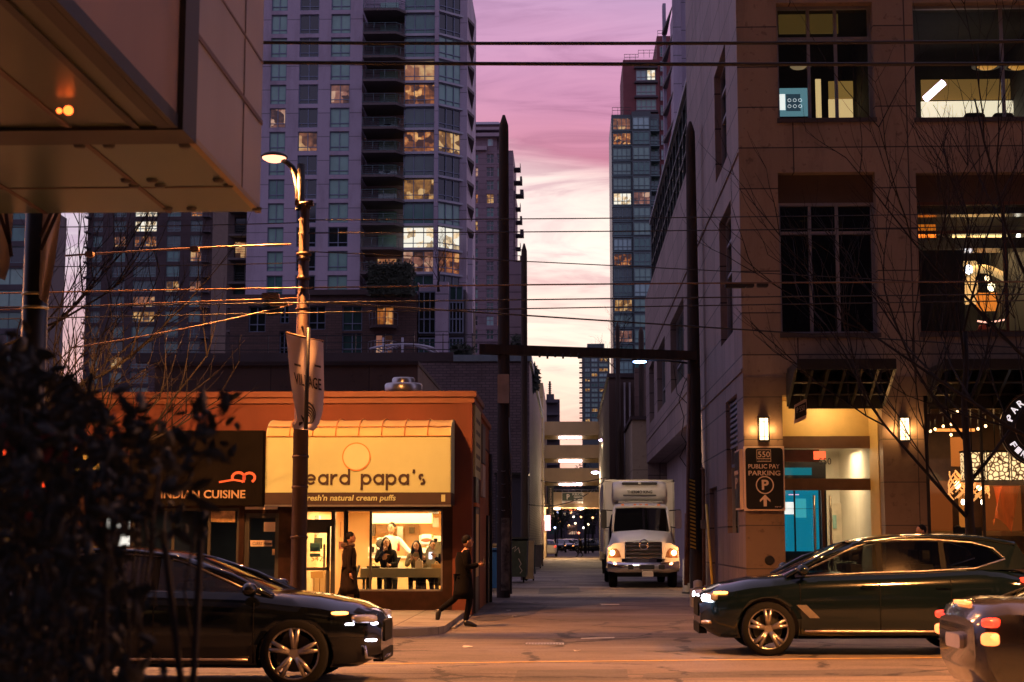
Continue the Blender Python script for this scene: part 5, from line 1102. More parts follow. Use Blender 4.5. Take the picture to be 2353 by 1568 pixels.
# parkade either side and four skybridges
Y = 134.0
PL = thing('parkade', 'pale concrete parkade wall left of the stacked skybridges', 'building', (-5, 140, 0))
bx0, bx1 = ax(1252, Y), ax(1381, Y)
m_ = MB(); m_.wall(Vector((bx0, 126, 0)), Y_, Vector((-1, 0, 0)), 22, az(880, 126, 1250), [[2 + 4 * i, 4.6 + 4 * i, 2.2 + 3 * k, 3.2 + 3 * k] for i in range(4) for k in range(3)], .3); m_.box(-14, bx0, 126, 126.3, 0, az(880, 126, 1250)); m_.box(-14, bx0, 147.7, 148, 0, az(880, 126, 1250)); m_.build('wall', MATS['tan_wall'], PL)
MB().box(-13.5, bx0 - .4, 127, 147, .1, az(885, 126, 1250)).build('core', MATS['tower_dark'], PL)
PR = thing('parkade', 'pale concrete parkade wall right of the stacked skybridges behind the truck', 'building', (10, 140, 0))
m_ = MB(); m_.wall(Vector((ax(1385, Y), 126, 0)), Y_, X_, 22, az(925, 126, 1390), [[2 + 4 * i, 4.6 + 4 * i, 2.2 + 3 * k, 3.4 + 3 * k] for i in range(4) for k in range(3)], .3); m_.box(ax(1385, Y), 14, 126, 126.3, 0, az(925, 126, 1390)); m_.box(ax(1385, Y), 14, 147.7, 148, 0, az(925, 126, 1390)); m_.build('wall', MATS['tan_wall'], PR)
MB().box(ax(1385, Y) + .4, 13.5, 127, 147, .1, az(930, 126, 1390)).build('core', MATS['tower_dark'], PR)
mat('bridge_concrete', (.40, .31, .21), .85, var=.15, scale=.6, stretch=(1, 1, .4)); mat('tube_glow', (1, .9, 1), .5, var=0, emit=(1, .82, 1), es=7)
for k, (t_, b_, s_) in enumerate(((969, 1000, 1013), (1023, 1053, 1067), (1076, 1108, 1120), (1131, 1167, 1167))):
    t = thing('skybridge', ['topmost concrete skybridge of the four over the alley', 'second concrete skybridge from the top over the alley', 'third concrete skybridge over the alley just above the signed one', 'lowest skybridge over the alley carrying the green parking sign'][k], 'bridge', ((bx0 + bx1) / 2, Y + 3, az(b_, Y)), 'skybridges between the parkades')
    xa = bx0 if k < 3 else ax(1263, Y); MB().box(xa, bx1, Y, Y + .25, az(b_, Y), az(t_, Y)).build('parapet', MATS['bridge_concrete'], t)
    MB().box(xa, bx1, Y + 5.7, Y + 5.95, az(b_, Y), az(t_, Y) - .1).build('parapet', MATS['bridge_concrete'], t)
    MB().box(bx0 - .3, bx1 + .4, Y + .25, Y + 5.7, az(b_, Y) + .02, az(b_, Y) + .3).build('deck', MATS['bridge_concrete'], t)
    if k < 3:
        MB().box(bx0 - .3, bx1 + .4, Y + .6, Y + 1.0, az(s_ - 4, Y), az(b_, Y) + .01).build('beam', mat('beam_olive', (.30, .22, .10), .8), t)
        tl = thing('tube_lamp', ['white strip lamp below the topmost skybridge', 'white strip lamp below the second skybridge', 'white strip lamp below the third skybridge'][k], 'lamp', (ax(1311, Y), Y + .4, az(s_ - 8, Y)), 'strip lamps under the skybridges')
        MB().cyl((ax(1285, Y), Y + .4, az(s_ - 8, Y)), (ax(1338, Y), Y + .4, az(s_ - 8, Y)), .11).build('tube', MATS['tube_glow'], tl)
        m_ = MB()
        for px in (1290, 1311, 1333): m_.cyl((ax(px, Y), Y + .4, az(s_ - 8, Y) + .1), (ax(px, Y), Y + .4, az(b_, Y)), .03, n=5)
        m_.build('bracket', MATS['black_metal'], tl)
    else:
        m_ = MB(); 
        for xx in range(9): m_.cyl((xa + (bx1 - xa) * xx / 8, Y + .1, az(t_, Y)), (xa + (bx1 - xa) * xx / 8, Y + .1, az(t_ - 5, Y)), .03, n=5)
        m_.cyl((xa, Y + .1, az(t_ - 5, Y)), (bx1, Y + .1, az(t_ - 5, Y)), .035, n=5); m_.build('railing', MATS['frame_grey'], t)
sg = thing('parkade_sign', 'green and white public pay parking sign on the lowest skybridge', 'sign', at(1316, 1160, Y - .2)); y = Y - .12
f = lambda px, py: at(px, py, y)
MB().box(f(1291, 1160).x, f(1340, 1160).x, y, y + .1, f(1310, 1157).z, f(1310, 1132).z).build('frame', MATS['white_paint'], sg)
MB().box(f(1292, 1160).x, f(1339, 1160).x, y - .03, y - .01, f(1310, 1151).z, f(1310, 1133).z).build('face', mat('sign_green', (.015, .04, .03), .4), sg)
mat('white_letter', (.8, .78, .72), .5, var=0)
txt('P', MATS['white_letter'], sg, f(1297, 1).x, f(1304, 1).x, f(1300, 1148).z, f(1300, 1136).z, y - .03, bold=.03); txt('PUBLIC PAY', MATS['white_letter'], sg, f(1310, 1).x, f(1337, 1).x, f(1300, 1139).z, f(1300, 1134).z, y - .03, bold=.02); txt('PARKING', MATS['white_letter'], sg, f(1313, 1).x, f(1333, 1).x, f(1300, 1145).z, f(1300, 1140.5).z, y - .03, bold=.02)
MB().box(f(1313, 1).x, f(1334, 1).x, y - .05, y - .035, f(1300, 1149).z, f(1300, 1147.5).z).build('arrow_bar', MATS['white_letter'], sg)
txt('WestPark', mat('sign_red', (.5, .1, .04), .5, var=0), sg, f(1294, 1).x, f(1321, 1).x, f(1300, 1156).z, f(1300, 1152.5).z, y - .002)
vs_ = thing('vertical_sign', 'tall narrow dark banner sign reading symphony place left of the lowest skybridge', 'sign', at(1262, 1187, Y - .4)); f2 = lambda px, py: at(px, py, Y - .5)
MB().box(f2(1256, 1).x, f2(1268, 1).x, Y - .5, Y - .3, f2(1262, 1187).z, f2(1262, 1118).z).build('panel', MATS['sign_black'], vs_)
txt('SYMPHONY PLACE', MATS['sign_cream'], vs_, 0, f2(1262, 1122).z - f2(1262, 1183).z, 0, .14, 0, fn=lambda x, yv, z: (f2(1260, 1).x + z, Y - .505 + yv, f2(1262, 1122).z - x))
# ------------------------------------------------------------ the red shop building, left of the alley
YS = 33.42
q_ = lambda px, py=1250, Y=YS: at(px, py, Y)
mat('red_stucco', (.11, .026, .014), .75, var=.18, scale=1.4, bump=.25, stretch=(1, 1, .35)); mat('dark_tile', (.02, .008, .006), .5, var=.4, scale=5, spec=.2)
mat('orange_stucco', (.42, .13, .04), .75, var=.15, scale=1.2, bump=.2); mat('soot', (.02, .017, .016), .7, var=.3)
SH = thing('shop_building', 'low red stucco corner building holding the cream puff shop and its neighbour', 'building', (-6.5, 36.5, 0))
XA, XB = ax(150, YS), XL
zt = q_(800, 925).z; zp1 = q_(800, 910).z
holes = [[q_(692).x - XA, q_(795).x - XA, .12, q_(800, 1172).z], [q_(795).x - XA, q_(1017).x - XA, q_(900, 1359).z, q_(900, 1172).z],
         [q_(300).x - XA, q_(548).x - XA, .95, q_(500, 1168).z], [q_(560).x - XA, q_(641).x - XA, .12, q_(600, 1180).z]]
zs_ = q_(800, 1050).z
m_ = MB(); m_.wall(Vector((XA, YS, zs_)), X_, Y_, XB - XA, zt - zs_, [], .3); m_.box(XA, XB, YS + .3, YS + .32, zs_, zt); m_.box(XB - .02, XB, YS, 36.6, 0, zt); m_.box(XA, XB, 40.9, 41.0, 0, 4.2); m_.box(XA, XA + .02, YS, 41, 0, zt); m_.box(XA, XB, YS + .1, 41, zt - .7, zt - .66); m_.build('wall', MATS['red_stucco'], SH)
m_ = MB(); m_.wall(Vector((XA, YS + .01, 0)), X_, Y_, XB - .02 - XA, zs_ - .003, holes, .3); m_.build('shopfront_wall', MATS['dark_tile'], SH)
MB().box(q_(1040).x, XB + .004, YS - .03, YS + .2, 0, zt - .02).build('pillar', MATS['red_stucco'], SH)
MB().box(q_(641).x, q_(692).x, YS - .05, YS + .2, 0, zs_).build('pillar', MATS['dark_tile'], SH)
m_ = MB(); m_.box(XA, XB + .09, YS - .09, YS + .25, zp1 - .03, zp1 + .09); m_.box(XA, XB + .05, YS - .04, YS + .2, zt - .02, zp1 - .031); m_.box(XB - .2, XB + .09, YS + .25, 36.65, zp1 - .03, zp1 + .09); m_.box(XB - .15, XB + .05, YS + .2, 36.62, zt - .02, zp1 - .031); m_.build('parapet_cap', mat('cap_red', (.15, .05, .03), .6, var=.15), SH)
# rear part along the alley, orange, with doors and notice boards
z2 = atx(1123, 985, XL).z
m_ = MB(); m_.box(XL - .22, XL - .02, 36.6, 41, 0, z2); m_.box(XL - .3, XL + .04, 36.6, 41.05, z2 + .002, z2 + .12); m_.build('side_wall', MATS['orange_stucco'], SH)
def sidep(nm, m, ya, yb, za, zb, th=.05, par=SH, lab=None): return MB().box(XL - .01, XL + th, ya, yb, za, zb).build(nm, MATS[m], par, lab)
mat('notice_board', (.42, .36, .16), .6, var=.12, scale=2); mat('notice_text', (.10, .08, .04), .7, var=.3); mat('poster_white', (.6, .5, .42), .6, var=.1)
nb = thing('notice_board', 'big pale yellow notice board high on the side wall by the alley mouth', 'sign', (XL, 34.8, 3)); MB().box(XL + .002, XL + .05, 33.75, 36.0, 2.95, 4.5).build('board', MATS['notice_board'], nb)
for k in range(5): MB().box(XL + .052, XL + .055, 34.1, 35.6, 4.15 - .26 * k, 4.24 - .26 * k).build('text_lines', MATS['notice_text'], nb)
nb = thing('notice_board', 'smaller grey notice board further along the side wall over a white poster', 'sign', (XL, 37.2, 2.9)); MB().box(XL + .002, XL + .05, 36.75, 38.0, 3.4, 4.3).build('board', mat('grey_board', (.2, .18, .15), .6), nb); MB().box(XL + .002, XL + .055, 36.75, 37.9, 2.6, 3.35).build('poster', MATS['poster_white'], nb)
for (ya, yb, za, zb, m) in ((34.0, 35.1, .03, 2.3, 'frame_dark'), (34.0, 35.1, 2.4, 2.95, 'frame_dark')): sidep('side_door' if zb < 2.35 else 'transom', m, ya, yb, za, zb)
sidep('door_panel', 'lobby_gold', 34.12, 34.98, .8, 2.15, .06); sidep('lintel', 'orange_stucco', 33.95, 35.15, 2.31, 2.39, .07)
sidep('side_door', 'soot', 39.6, 40.5, .03, 2.2, .03)
m_ = MB(); m_.cyl((XL + .05, 40.7, 0), (XL + .05, 40.7, 3.8), .04); m_.build('downpipe', MATS['frame_dark'], SH)
# roof vent
rv = thing('roof_vent', 'round galvanised roof vent on the flat roof above the cream puff awning', 'vent', q_(927, 908, 36)); c_ = q_(927, 912, 36); r_ = (q_(970, 900, 36).x - q_(885, 900, 36).x) / 2
MB().lathe([(r_ * .9, -.5), (r_ * .92, 0), (r_, .02), (r_ * 1.02, .26), (r_ * .95, .30), (r_ * .6, .31)], c_, n=28).build('body', MATS['steel'], rv); MB().lathe([(r_ * .62, .3), (r_ * .62, .40), (r_ * .56, .44), (.001, .45)], c_, n=24).build('lid', MATS['steel'], rv)
MB().cyl((c_.x + r_, c_.y - .1, c_.z + .05), (c_.x + r_ + .06, c_.y - .1, c_.z + .05), .06).build('bracket', MATS['steel'], rv)
# ---- yellow awning
YA = 32.35
aw = thing('awning', 'yellow fabric awning of the cream puff shop with dark brown lettering', 'awning', (q_(825).x, 32.9, q_(800, 1160).z))
mat('awning_yellow', (.36, .43, .25), .6, var=.06, scale=1.5); mat('awning_top', (.42, .33, .13), .6, var=.10, scale=1.5); mat('awning_brown', (.025, .012, .012), .6)
a0, a1 = q_(612, 1060, YA).x, q_(1035, 1060, YA).x
zA, zB, zC, zD = q_(800, 1003, YA).z, q_(800, 1132, YA).z, q_(800, 1160, YA).z, q_(800, 967).z
m_ = MB(); m_.box(a0, a1, YA, YA + .02, zB, zA); m_.build('front_panel', MATS['awning_yellow'], aw)
prof = [(YA - .0, zA + .003)] + [(YS - .03 - (YS - .03 - YA) * math.cos(t * math.pi / 2 / 6) ** .8, zA + (zD - zA) * math.sin(t * math.pi / 2 / 6)) for t in range(1, 7)]
m_ = MB(); nseg = 56; rows_ = []
for k in range(nseg + 1):
    x = a0 + (a1 - a0) * k / nseg; dip = .025 * abs(math.sin(math.pi * k * 8 / nseg)); rows_.append([(x, y + dip * .3, z - dip * (1 if 0 < j < 6 else 0)) for j, (y, z) in enumerate(prof)])
m_.grid(rows_); m_.build('top_fabric', MATS['awning_top'], aw)
m_ = MB()
for k in range(1, 8):
    x = a0 + (a1 - a0) * k / 8; m_.tube([(x, y - .005, z + .012) for y, z in prof], .014, 5)
m_.tube([(a0, YA - .01, zA), (a1, YA - .01, zA)], .014, 5); m_.tube([(a0, prof[2][0] - .01, prof[2][1] + .005), (a1, prof[2][0] - .01, prof[2][1] + .005)], .012, 5); m_.build('seams', mat('seam_brown', (.35, .16, .04), .6, var=0), aw)
for nm, xx in (('side_panel', a0), ('side_panel', a1)): MB().prism([(YA, zB), (YS - .03, zB), (YS - .03, zD)] + [(y, z) for y, z in prof[::-1]], lambda p, q, h: (h, p, q), xx - .01, xx + .01).build(nm, MATS['awning_yellow'], aw)
vl = MB(); vl.box(a0, a1, YA - .004, YA + .02, zC, zB - .002); vl.box(a1 - .01, a1 + .012, YA, YS - .03, zC, zB - .002); vl.box(a0 - .012, a0 + .01, YA, YS - .03, zC, zB - .002); V_ = vl.build('valance', MATS['awning_brown'], aw)
MB().box(a0 - .02, a1 + .02, YA - .02, YA + .02, zC - .04, zC - .003).build('rail', MATS['steel'], aw)
# lettering of round bowls and bars
def glyphs(s, px, base, xh, pitch, m, wd=.21, Y=YA):
    p0 = q_(px, base, Y); sc = q_(px, base - xh, Y).z - p0.z; mm = MB(); x = 0; ad = (q_(px + pitch, base, Y).x - p0.x) / sc
    A = lambda cx, a, b, r=.5, cy=.5, n=14: [(cx + (r - wd / 2) * math.cos(R(a + (b - a) * k / n)), cy + (r - wd / 2) * math.sin(R(a + (b - a) * k / n))) for k in range(n + 1)]
    d = 0
    def S(pts):
        nonlocal d
        mm.stroke([(p0.x + (x + u) * sc, p0.z + v * sc) for u, v in pts], wd * sc, lambda p, q, h: (p, h, q), Y - .012 - d * .0006, Y - .001); d += 1
    for ch in s:
        e = 1 - wd / 2; a = wd / 2
        if ch in 'bdpaq': S(A(.5, 0, 360))
        if ch == 'b': S([(a, 0.1), (a, 1.45)])
        if ch == 'd': S([(e, 0.0), (e, 1.45)])
        if ch == 'p': S([(a, -.48), (a, 1.0)])
        if ch == 'a': S([(e, 0), (e, 1.0)])
        if ch == 'e': S(A(.5, 5, 325)); S([(.05, .5), (.95, .5)])
        if ch == 'r': S([(a, 0), (a, 1)]); S(A(.55, 175, 75, .5))
        if ch == "'": S([(.25, 1.05), (.3, 1.4)]); x -= .55
        if ch == 's': S(A(.42, 60, 250, .31, .70, 8)); S(A(.42, 70, -120, .31, .31, 8))
        x += ad * (.72 if ch in 'r ' else 1)
    return mm.build('lettering', MATS[m], aw)
glyphs("beard papa's", 673, 1114.5, 25, 28.6, 'awning_brown')
txt("fresh'n natural cream puffs", MATS['awning_yellow'], V_, q_(717, 1, YA).x, q_(918, 1, YA).x, q_(800, 1155, YA).z, q_(800, 1137, YA).z, YA - .008, bold=.02, fn=lambda x, y, z: (x + (z - zC) * .15, y, z))
MB().box(q_(1027, 1, YA).x - .06, q_(1027, 1, YA).x + .02, YA - .008, YA - .0045, q_(1, 1154, YA).z, q_(1, 1138, YA).z).build('badge', MATS['awning_yellow'], V_)
# plain pale roundel where the shop's portrait emblem hangs
m_ = MB(); p = q_(819, 1050, YA); m_.cyl((p.x, YA - .014, p.z), (p.x, YA - .002, p.z), .27, n=36); m_.build('roundel', mat('roundel_cream', (.62, .48, .30), .6, var=.05), aw)
m_ = MB(); m_.stroke([(p.x + .285 * math.cos(k * math.pi / 16), p.z + .285 * math.sin(k * math.pi / 16)) for k in range(33)], .022, lambda a, b, h: (a, h, b), YA - .016, YA - .002); m_.build('roundel_rim', mat('rim_orange', (.5, .2, .04), .6, var=0), aw)
# ---- shopfront frames, glass and door
of = Vector((XA, YS + .01, 0))
h = holes[1]; w_ = MB(); w_.obox(of, X_, Y_, h[1] - .04, h[1], .04, .12, h[2], h[3]); w_.obox(of, X_, Y_, h[0], h[1], .04, .12, h[2], h[2] + .04); w_.obox(of, X_, Y_, h[0], h[1], .04, .12, h[3] - .03, h[3])
F_ = w_.build('shop_window', MATS['steel'], SH); MB().obox(of, X_, Y_, h[0], h[1] - .04, .09, .1, h[2] + .04, h[3] - .03).build('glass', MATS['glass'], F_)
w_ = MB()
for px in (846 - 30, ): pass
for px, t_ in ((848, .05),): w_.obox(of, X_, Y_, q_(px).x - XA, q_(px).x - XA + t_, .05, .11, h[2], h[3])
w_.obox(of, X_, Y_, h[0] - .06, h[0], .03, .13, .12, h[3]); w_.build('mullion', MATS['frame_dark'], F_)
h = holes[0]; w_ = MB(); zt_ = q_(1, 1194).z
w_.obox(of, X_, Y_, h[0], h[0] + .05, .04, .12, .12, h[3]); w_.obox(of, X_, Y_, q_(760).x - XA, q_(769).x - XA, .02, .14, .12, h[3]); w_.obox(of, X_, Y_, h[0], q_(769).x - XA, .04, .12, zt_ - .15, zt_); w_.obox(of, X_, Y_, h[0], h[1], .04, .12, h[3] - .04, h[3])
w_.build('door_frame', MATS['frame_dark'], SH)
dm = MB(); d0 = h[0] + .05; d1 = q_(757).x - XA; z1 = zt_ - .15
for (a_, b_, c_, d_) in ((d0, d1, .14, .30), (d0, d1, z1 - .14, z1), (d0, d0 + .05, .3, z1), (d1 - .07, d1, .3, z1), (d0, d1, q_(1, 1369 - 58).z + .0, q_(1, 1366 - 58).z + .04)): dm.obox(of, X_, Y_, a_, b_, .05, .10, c_, d_)
D_ = dm.build('door', MATS['frame_dark'], SH); MB().obox(of, X_, Y_, d0 + .05, d1 - .07, .07, .08, .3, z1 - .14).build('glass', MATS['glass'], D_)
MB().obox(of, X_, Y_, d1 - .13, d1 - .09, -.02, .04, 1.0, 1.5).build('handle', MATS['steel'], D_)
txt('542', mat('gold_number', (.6, .42, .15), .4, var=0), D_, q_(715).x, q_(742).x, q_(1, 1290).z, q_(1, 1277).z, YS + .04)
part2 = lambda nm, m, p, Y, par, th=.02: MB().box(at(p[0], p[3], Y).x, at(p[1], p[3], Y).x, Y, Y + th, at(p[0], p[3], Y).z, at(p[0], p[2], Y).z).build(nm, MATS[m], par)
part2('hours_sticker', 'awning_top', (714, 742, 1314, 1329), YS + .06, D_); part2('sticker', 'cap_red', (755 - 7, 762 - 5, 1182 + 12, 1191 + 12), YS + .06, D_)
part2('hours_board', 'pane_sky', (712, 736, 1248, 1268), YS + .12, D_); part2('hours_board', 'pane_sky', (712, 736, 1272, 1280), YS + .12, D_)
# ---- interior of the cream puff shop
xi0, xi1 = q_(690).x, q_(1030).x; zc = q_(1, 1165).z
IN = room(SH, xi0, xi1, YS + .33, 39.6, .12, zc, mat('shop_wall', (.72, .50, .26), .7, var=.05) and 'shop_wall', 'brown_floor', name='shop_interior')
light('AREA', 'shop_light', ((xi0 + xi1) / 2, 36.3, zc - .06), 560, (1, .60, .26), SH, 2.6, sx=3.5)
pi = lambda nm, m, p, Y, th=.05, par=SH: part2(nm, m, p, Y, par, th)
mb = thing('menu_board', 'long cream header panel over the shop counter', 'sign', at(930, 1200, 36.5)); pi('panel', mat('cream_panel', (.85, .68, .42), .5, var=.03, emit=(1, .7, .35), es=.05), (850, 992, 1180, 1203), 36.6, .2, mb); pi('trim', 'frame_dark', (985, 1006, 1168, 1181), 36.7, .2, mb)
cs_ = thing('counter', 'pale shop counter with stacked goods in the cream puff shop', 'counter', at(890, 1330, 37)); mat('counter_cream', (.72, .52, .28), .6, var=.06)
pi('front', 'counter_cream', (850, 1010, 1283, 1400), 36.8, .5, cs_); pi('top', 'white_paint', (846, 1014, 1279, 1283), 36.75, .6, cs_)
pi('price_card', 'poster_white', (908, 925, 1292, 1307), 36.7, .02, cs_); pi('picture', mat('picture_tan', (.6, .4, .2), .6, var=.5, scale=6), (884, 904, 1288, 1306), 36.72, .02, cs_)
cab = thing('cabinet', 'tall pale panelled cabinet seen through the shop door', 'cabinet', at(727, 1330, 36))
for k in range(4): pi('panel', 'counter_cream', (708 + 13 * k, 719.5 + 13 * k, 1312, 1420), 35.2, .4, cab)
pi('upper_panel', 'white_paint', (708, 719, 1185, 1230), 35.3, .3, cab); pi('upper_panel', 'white_paint', (721, 732, 1185, 1230), 35.3, .3, cab); pi('upper_panel', 'white_paint', (752, 764, 1195, 1300), 35.3, .3, cab); pi('screen', 'pane_mid', (714, 740, 1236, 1262), 35.25, .05, cab)
mw = thing('microwave_oven', 'white microwave oven with dark oval door on the back shelf', 'oven', at(884, 1260, 38)); a_, b_ = at(866, 1262, 38), at(908, 1236, 38)
MB().rbox(a_.x, b_.x, 38, 38.4, a_.z, b_.z, .03).build('body', MATS['white_paint'], mw); MB().ell(((a_.x * .68 + b_.x * .32), 38, (a_.z + b_.z) / 2), .17, .03, .13).build('door_glass', MATS['black_plastic'], mw); MB().box(b_.x - .22, b_.x - .02, 37.985, 37.999, a_.z + .03, b_.z - .03).build('control_panel', MATS['poster_white'], mw)
for k, (p, yp, lab, n_) in enumerate((((965, 1012, 1250), 38.0, 'wall shelf of white containers at the right of the shop', 4), ((848, 902, 1270), 38.2, 'wall shelf with parcels under the microwave', 6), ((972, 1010, 1277), 37.8, 'low work shelf behind the seated customers', 3))):
    t = thing('shelf', lab, 'shelf', at(p[0], p[2], yp), 'shelves in the shop'); a_, b_ = at(p[0], p[2], yp), at(p[1], p[2], yp); MB().box(a_.x, b_.x, yp, yp + .4, a_.z - .04, a_.z).build('board', MATS['steel'], t)
    for j in range(n_):
        x = a_.x + (b_.x - a_.x) * (j + .5) / n_; s_ = rnd.uniform(.07, .12); mm = MB(); mm.rbox(x - s_, x + s_, yp + .05, yp + .3, a_.z + .001, a_.z + rnd.uniform(.12, .24), .02)
        mm.build('container', MATS[rnd.choice(['white_paint', 'poster_white', 'white_paint', 'picture_tan'])], None, '%s container from the left on the %s' % (['first', 'second', 'third', 'fourth', 'fifth', 'sixth'][j], ['right hand wall shelf of the shop', 'wall shelf under the microwave oven', 'low shelf behind the seated customers'][k]), cat='container', group='containers on the shop shelves')
pb_ = thing('coffee_machine', 'white coffee machine with a red curved front at the right shelf', 'machine', at(988, 1250, 38)); a_, b_ = at(968, 1250, 37.9), at(995 - 4, 1228, 37.9); MB().rbox(a_.x, b_.x, 37.9, 38.2, a_.z, b_.z, .05).build('body', MATS['white_paint'], pb_); MB().ell(((a_.x + b_.x) / 2, 37.9, a_.z + .09), .13, .02, .05).build('cup_bay', MATS['cap_red'], pb_)
pi('fridge', 'steel', (975, 988, 1278, 1330), 38.6, .5); pi('doorway', mat('doorway_tan', (.4, .27, .15), .7), (930, 962, 1205, 1300), 39.5, .05)
fe = thing('fire_extinguisher', 'small red fire extinguisher beside the microwave oven', 'extinguisher', at(911, 1262, 38.4)); p = at(912, 1252, 38.4); MB().lathe([(.001, -.15), (.07, -.15), (.07, .1), (.03, .16), (.001, .17)], p, n=12).build('tank', mat('ext_red', (.6, .03, .02), .3), fe); MB().cyl((p.x, p.y, p.z + .16), (p.x + .06, p.y, p.z + .2), .015).build('valve', MATS['black_metal'], fe)
mat('frame_tan', (.25, .14, .06), .6)
for k, (p, m) in enumerate((((770, 782, 1200, 1235), 'frame_tan'), ((772, 790, 1245, 1262), 'cap_red'), ((850, 862, 1205, 1232), 'grey_board'), ((866, 905, 1207, 1226), 'frame_tan'), ((912, 926, 1210, 1244), 'steel'), ((994, 1008, 1190, 1212), 'white_paint'), ((966, 990, 1240, 1247), 'steel'), ((855, 880, 1268, 1278), 'white_paint'), ((940, 952, 1212, 1226), 'notice_text'))): pi('wall_fitting', m, p, 39.3 - .25 * (k % 2), .08)
# long bar table with stools
tb = thing('bar_table', 'long grey bar table behind the shop window', 'table', at(925, 1330, 34.6)); YT = 34.35; a_, b_ = at(828, 1306, YT), at(1018, 1306, YT)
MB().box(a_.x, b_.x, YT, YT + .5, a_.z - .20, a_.z - .002).build('top', mat('table_grey', (.30, .26, .20), .5, var=.05), tb)
for px in (845, 1003): 
    p = at(px, 1320, YT + .25); MB().cyl((p.x, p.y, .12), (p.x, p.y, a_.z - .2), .04).cyl((p.x, p.y, .12), (p.x, p.y, .15), .22).build('leg', MATS['black_metal'], tb)
for k, (px, lab) in enumerate(((836, 'empty dark stool at the left end of the bar table'), (893, 'dark stool under the woman in black at the bar table'), (958, 'dark stool under the long haired girl at the bar table'), (1006, 'dark stool at the right end of the bar table'))):
    p = at(px, 1330, YT + .75); t = thing('bar_stool', lab, 'stool', (p.x, p.y, .12), 'stools at the bar table'); MB().cyl((p.x, p.y, .72), (p.x, p.y, .77), .19).build('seat', MATS['black_plastic'], t); MB().cyl((p.x, p.y, .12), (p.x, p.y, .72), .03).cyl((p.x, p.y, .12), (p.x, p.y, .14), .2).build('pedestal', MATS['black_metal'], t)
for (px0, px1, ya_, yb_, m, nm, lab, d) in ((991, 1014, 1306, 1296, 'picture_tan', 'basket', 'patterned basket at the right end of the bar table', .2), (991 - 37, 991 - 20, 1306, 1289, 'poster_white', 'paper_bag', 'white paper bag on the bar table between the girls', .12), (842, 872, 1306, 1301, 'black_plastic', 'handbag', 'flat dark bag at the left of the bar table', .2)):
    a2, b2 = at(px0, ya_, YT + .1), at(px1, yb_, YT + .1); a2.z = a_.z; t = thing(nm, lab, nm.replace('_', ' '), ((a2.x + b2.x) / 2, YT + .2, a2.z)); MB().rbox(a2.x, b2.x, YT + .1, YT + .1 + d, a2.z + .001, b2.z, .02).build('body', MATS[m], t)
    MB().tube([(a2.x + (b2.x - a2.x) * (.3 + .05 * k), YT + .1 + d / 2, b2.z + .05 * math.sin(math.pi * k / 8)) for k in range(9)], .008, 5).build('handle', MATS[m], t)
ov = thing('chalk_sign', 'grey rounded sign board standing inside at the right of the shop window', 'sign', at(1012, 1360, 34.1)); p = at(1012, 1290, 34.0); MB().rbox(p.x - .42, p.x + .42, 34.92, 34.96, p.z - .55, p.z + .42, .3).build('board', mat('sign_olive', (.22, .21, .15), .6), ov); MB().rbox(p.x - .38, p.x + .38, 34.90, 34.918, p.z - .5, p.z + .38, .27).build('face', mat('sign_olive2', (.26, .25, .18), .6), ov)
ea = thing('easel', 'dark slanted easel board just inside the shop window', 'easel', at(790, 1360, 34.2)); m_ = MB()
for (pa, pb2) in (((800, 1300), (772, 1385)), ((826, 1300), (800, 1385))): m_.cyl(at(*pa, 34.2), at(*pb2, 34.0), .03, n=6)
m_.build('leg', MATS['black_plastic'], ea); m_ = MB(); A_ = [at(806, 1302, 34.22), at(824, 1302, 34.22), at(800, 1372, 34.02), at(780, 1372, 34.02)]; m_.add(A_ + [v + Vector((0, .02, 0)) for v in A_], [(0, 1, 2, 3), (4, 5, 6, 7), (0, 1, 5, 4), (2, 3, 7, 6), (1, 2, 6, 5), (0, 3, 7, 4)]); m_.build('board', MATS['lobby_gold'], ea)
# ---- neighbouring restaurant
NB = room(SH, q_(300).x, q_(650).x, YS + .33, 39.6, .12, zc, 'charcoal', 'brown_floor', name='restaurant_interior')
light('AREA', 'restaurant_light', (q_(470).x, 37.5, zc - .1), 12, (1, .8, .6), SH, 1.5)
h = holes[2]; window(SH, of, X_, Y_, *h, .12, [q_(395).x - XA, q_(478).x - XA], [], .06, 'frame_dark', 'glass', name='shop_window', sub='glass'); h = holes[3]; window(SH, of, X_, Y_, *h, .12, [], [], .10, 'frame_dark', 'glass', name='glass_door', sub='glass')
mat('sign_board_dark', (.006, .005, .005), .95, var=.2, spec=.1)
ss = thing('shop_sign', 'black restaurant fascia sign with cream capitals left of the yellow awning', 'sign', q_(470, 1160)); MB().box(q_(300).x, q_(606).x, YS - .30, YS - .003, q_(1, 1163).z, zs_ + .55).build('fascia', MATS['sign_board_dark'], ss)
txt('INDIAN CUISINE', mat('letter_cream', (.4, .28, .18), .7, var=0), ss, q_(402, 1, YS - .3).x, q_(588, 1, YS - .3).x, q_(1, 1146, YS - .3).z, q_(1, 1127, YS - .3).z, YS - .302, bold=.02)
txt('House of', mat('letter_red', (.6, .12, .05), .5, var=0, emit=(1, .2, .08), es=.2), ss, q_(512, 1, YS - .3).x, q_(580, 1, YS - .3).x, q_(1, 1108, YS - .3).z, q_(1, 1084, YS - .3).z, YS - .302) if False else None
m_ = MB()
for (cx2, r2_) in ((548, .11), (573, .10)):
    p = q_(cx2, 1098, YS - .3); m_.stroke([(p.x + r2_ * 1.2 * math.cos(R(-60 + 25 * k)), p.z + r2_ * math.sin(R(-60 + 25 * k))) for k in range(12)], .055, lambda a, b, hh: (a, hh, b), YS - .315, YS - .301)
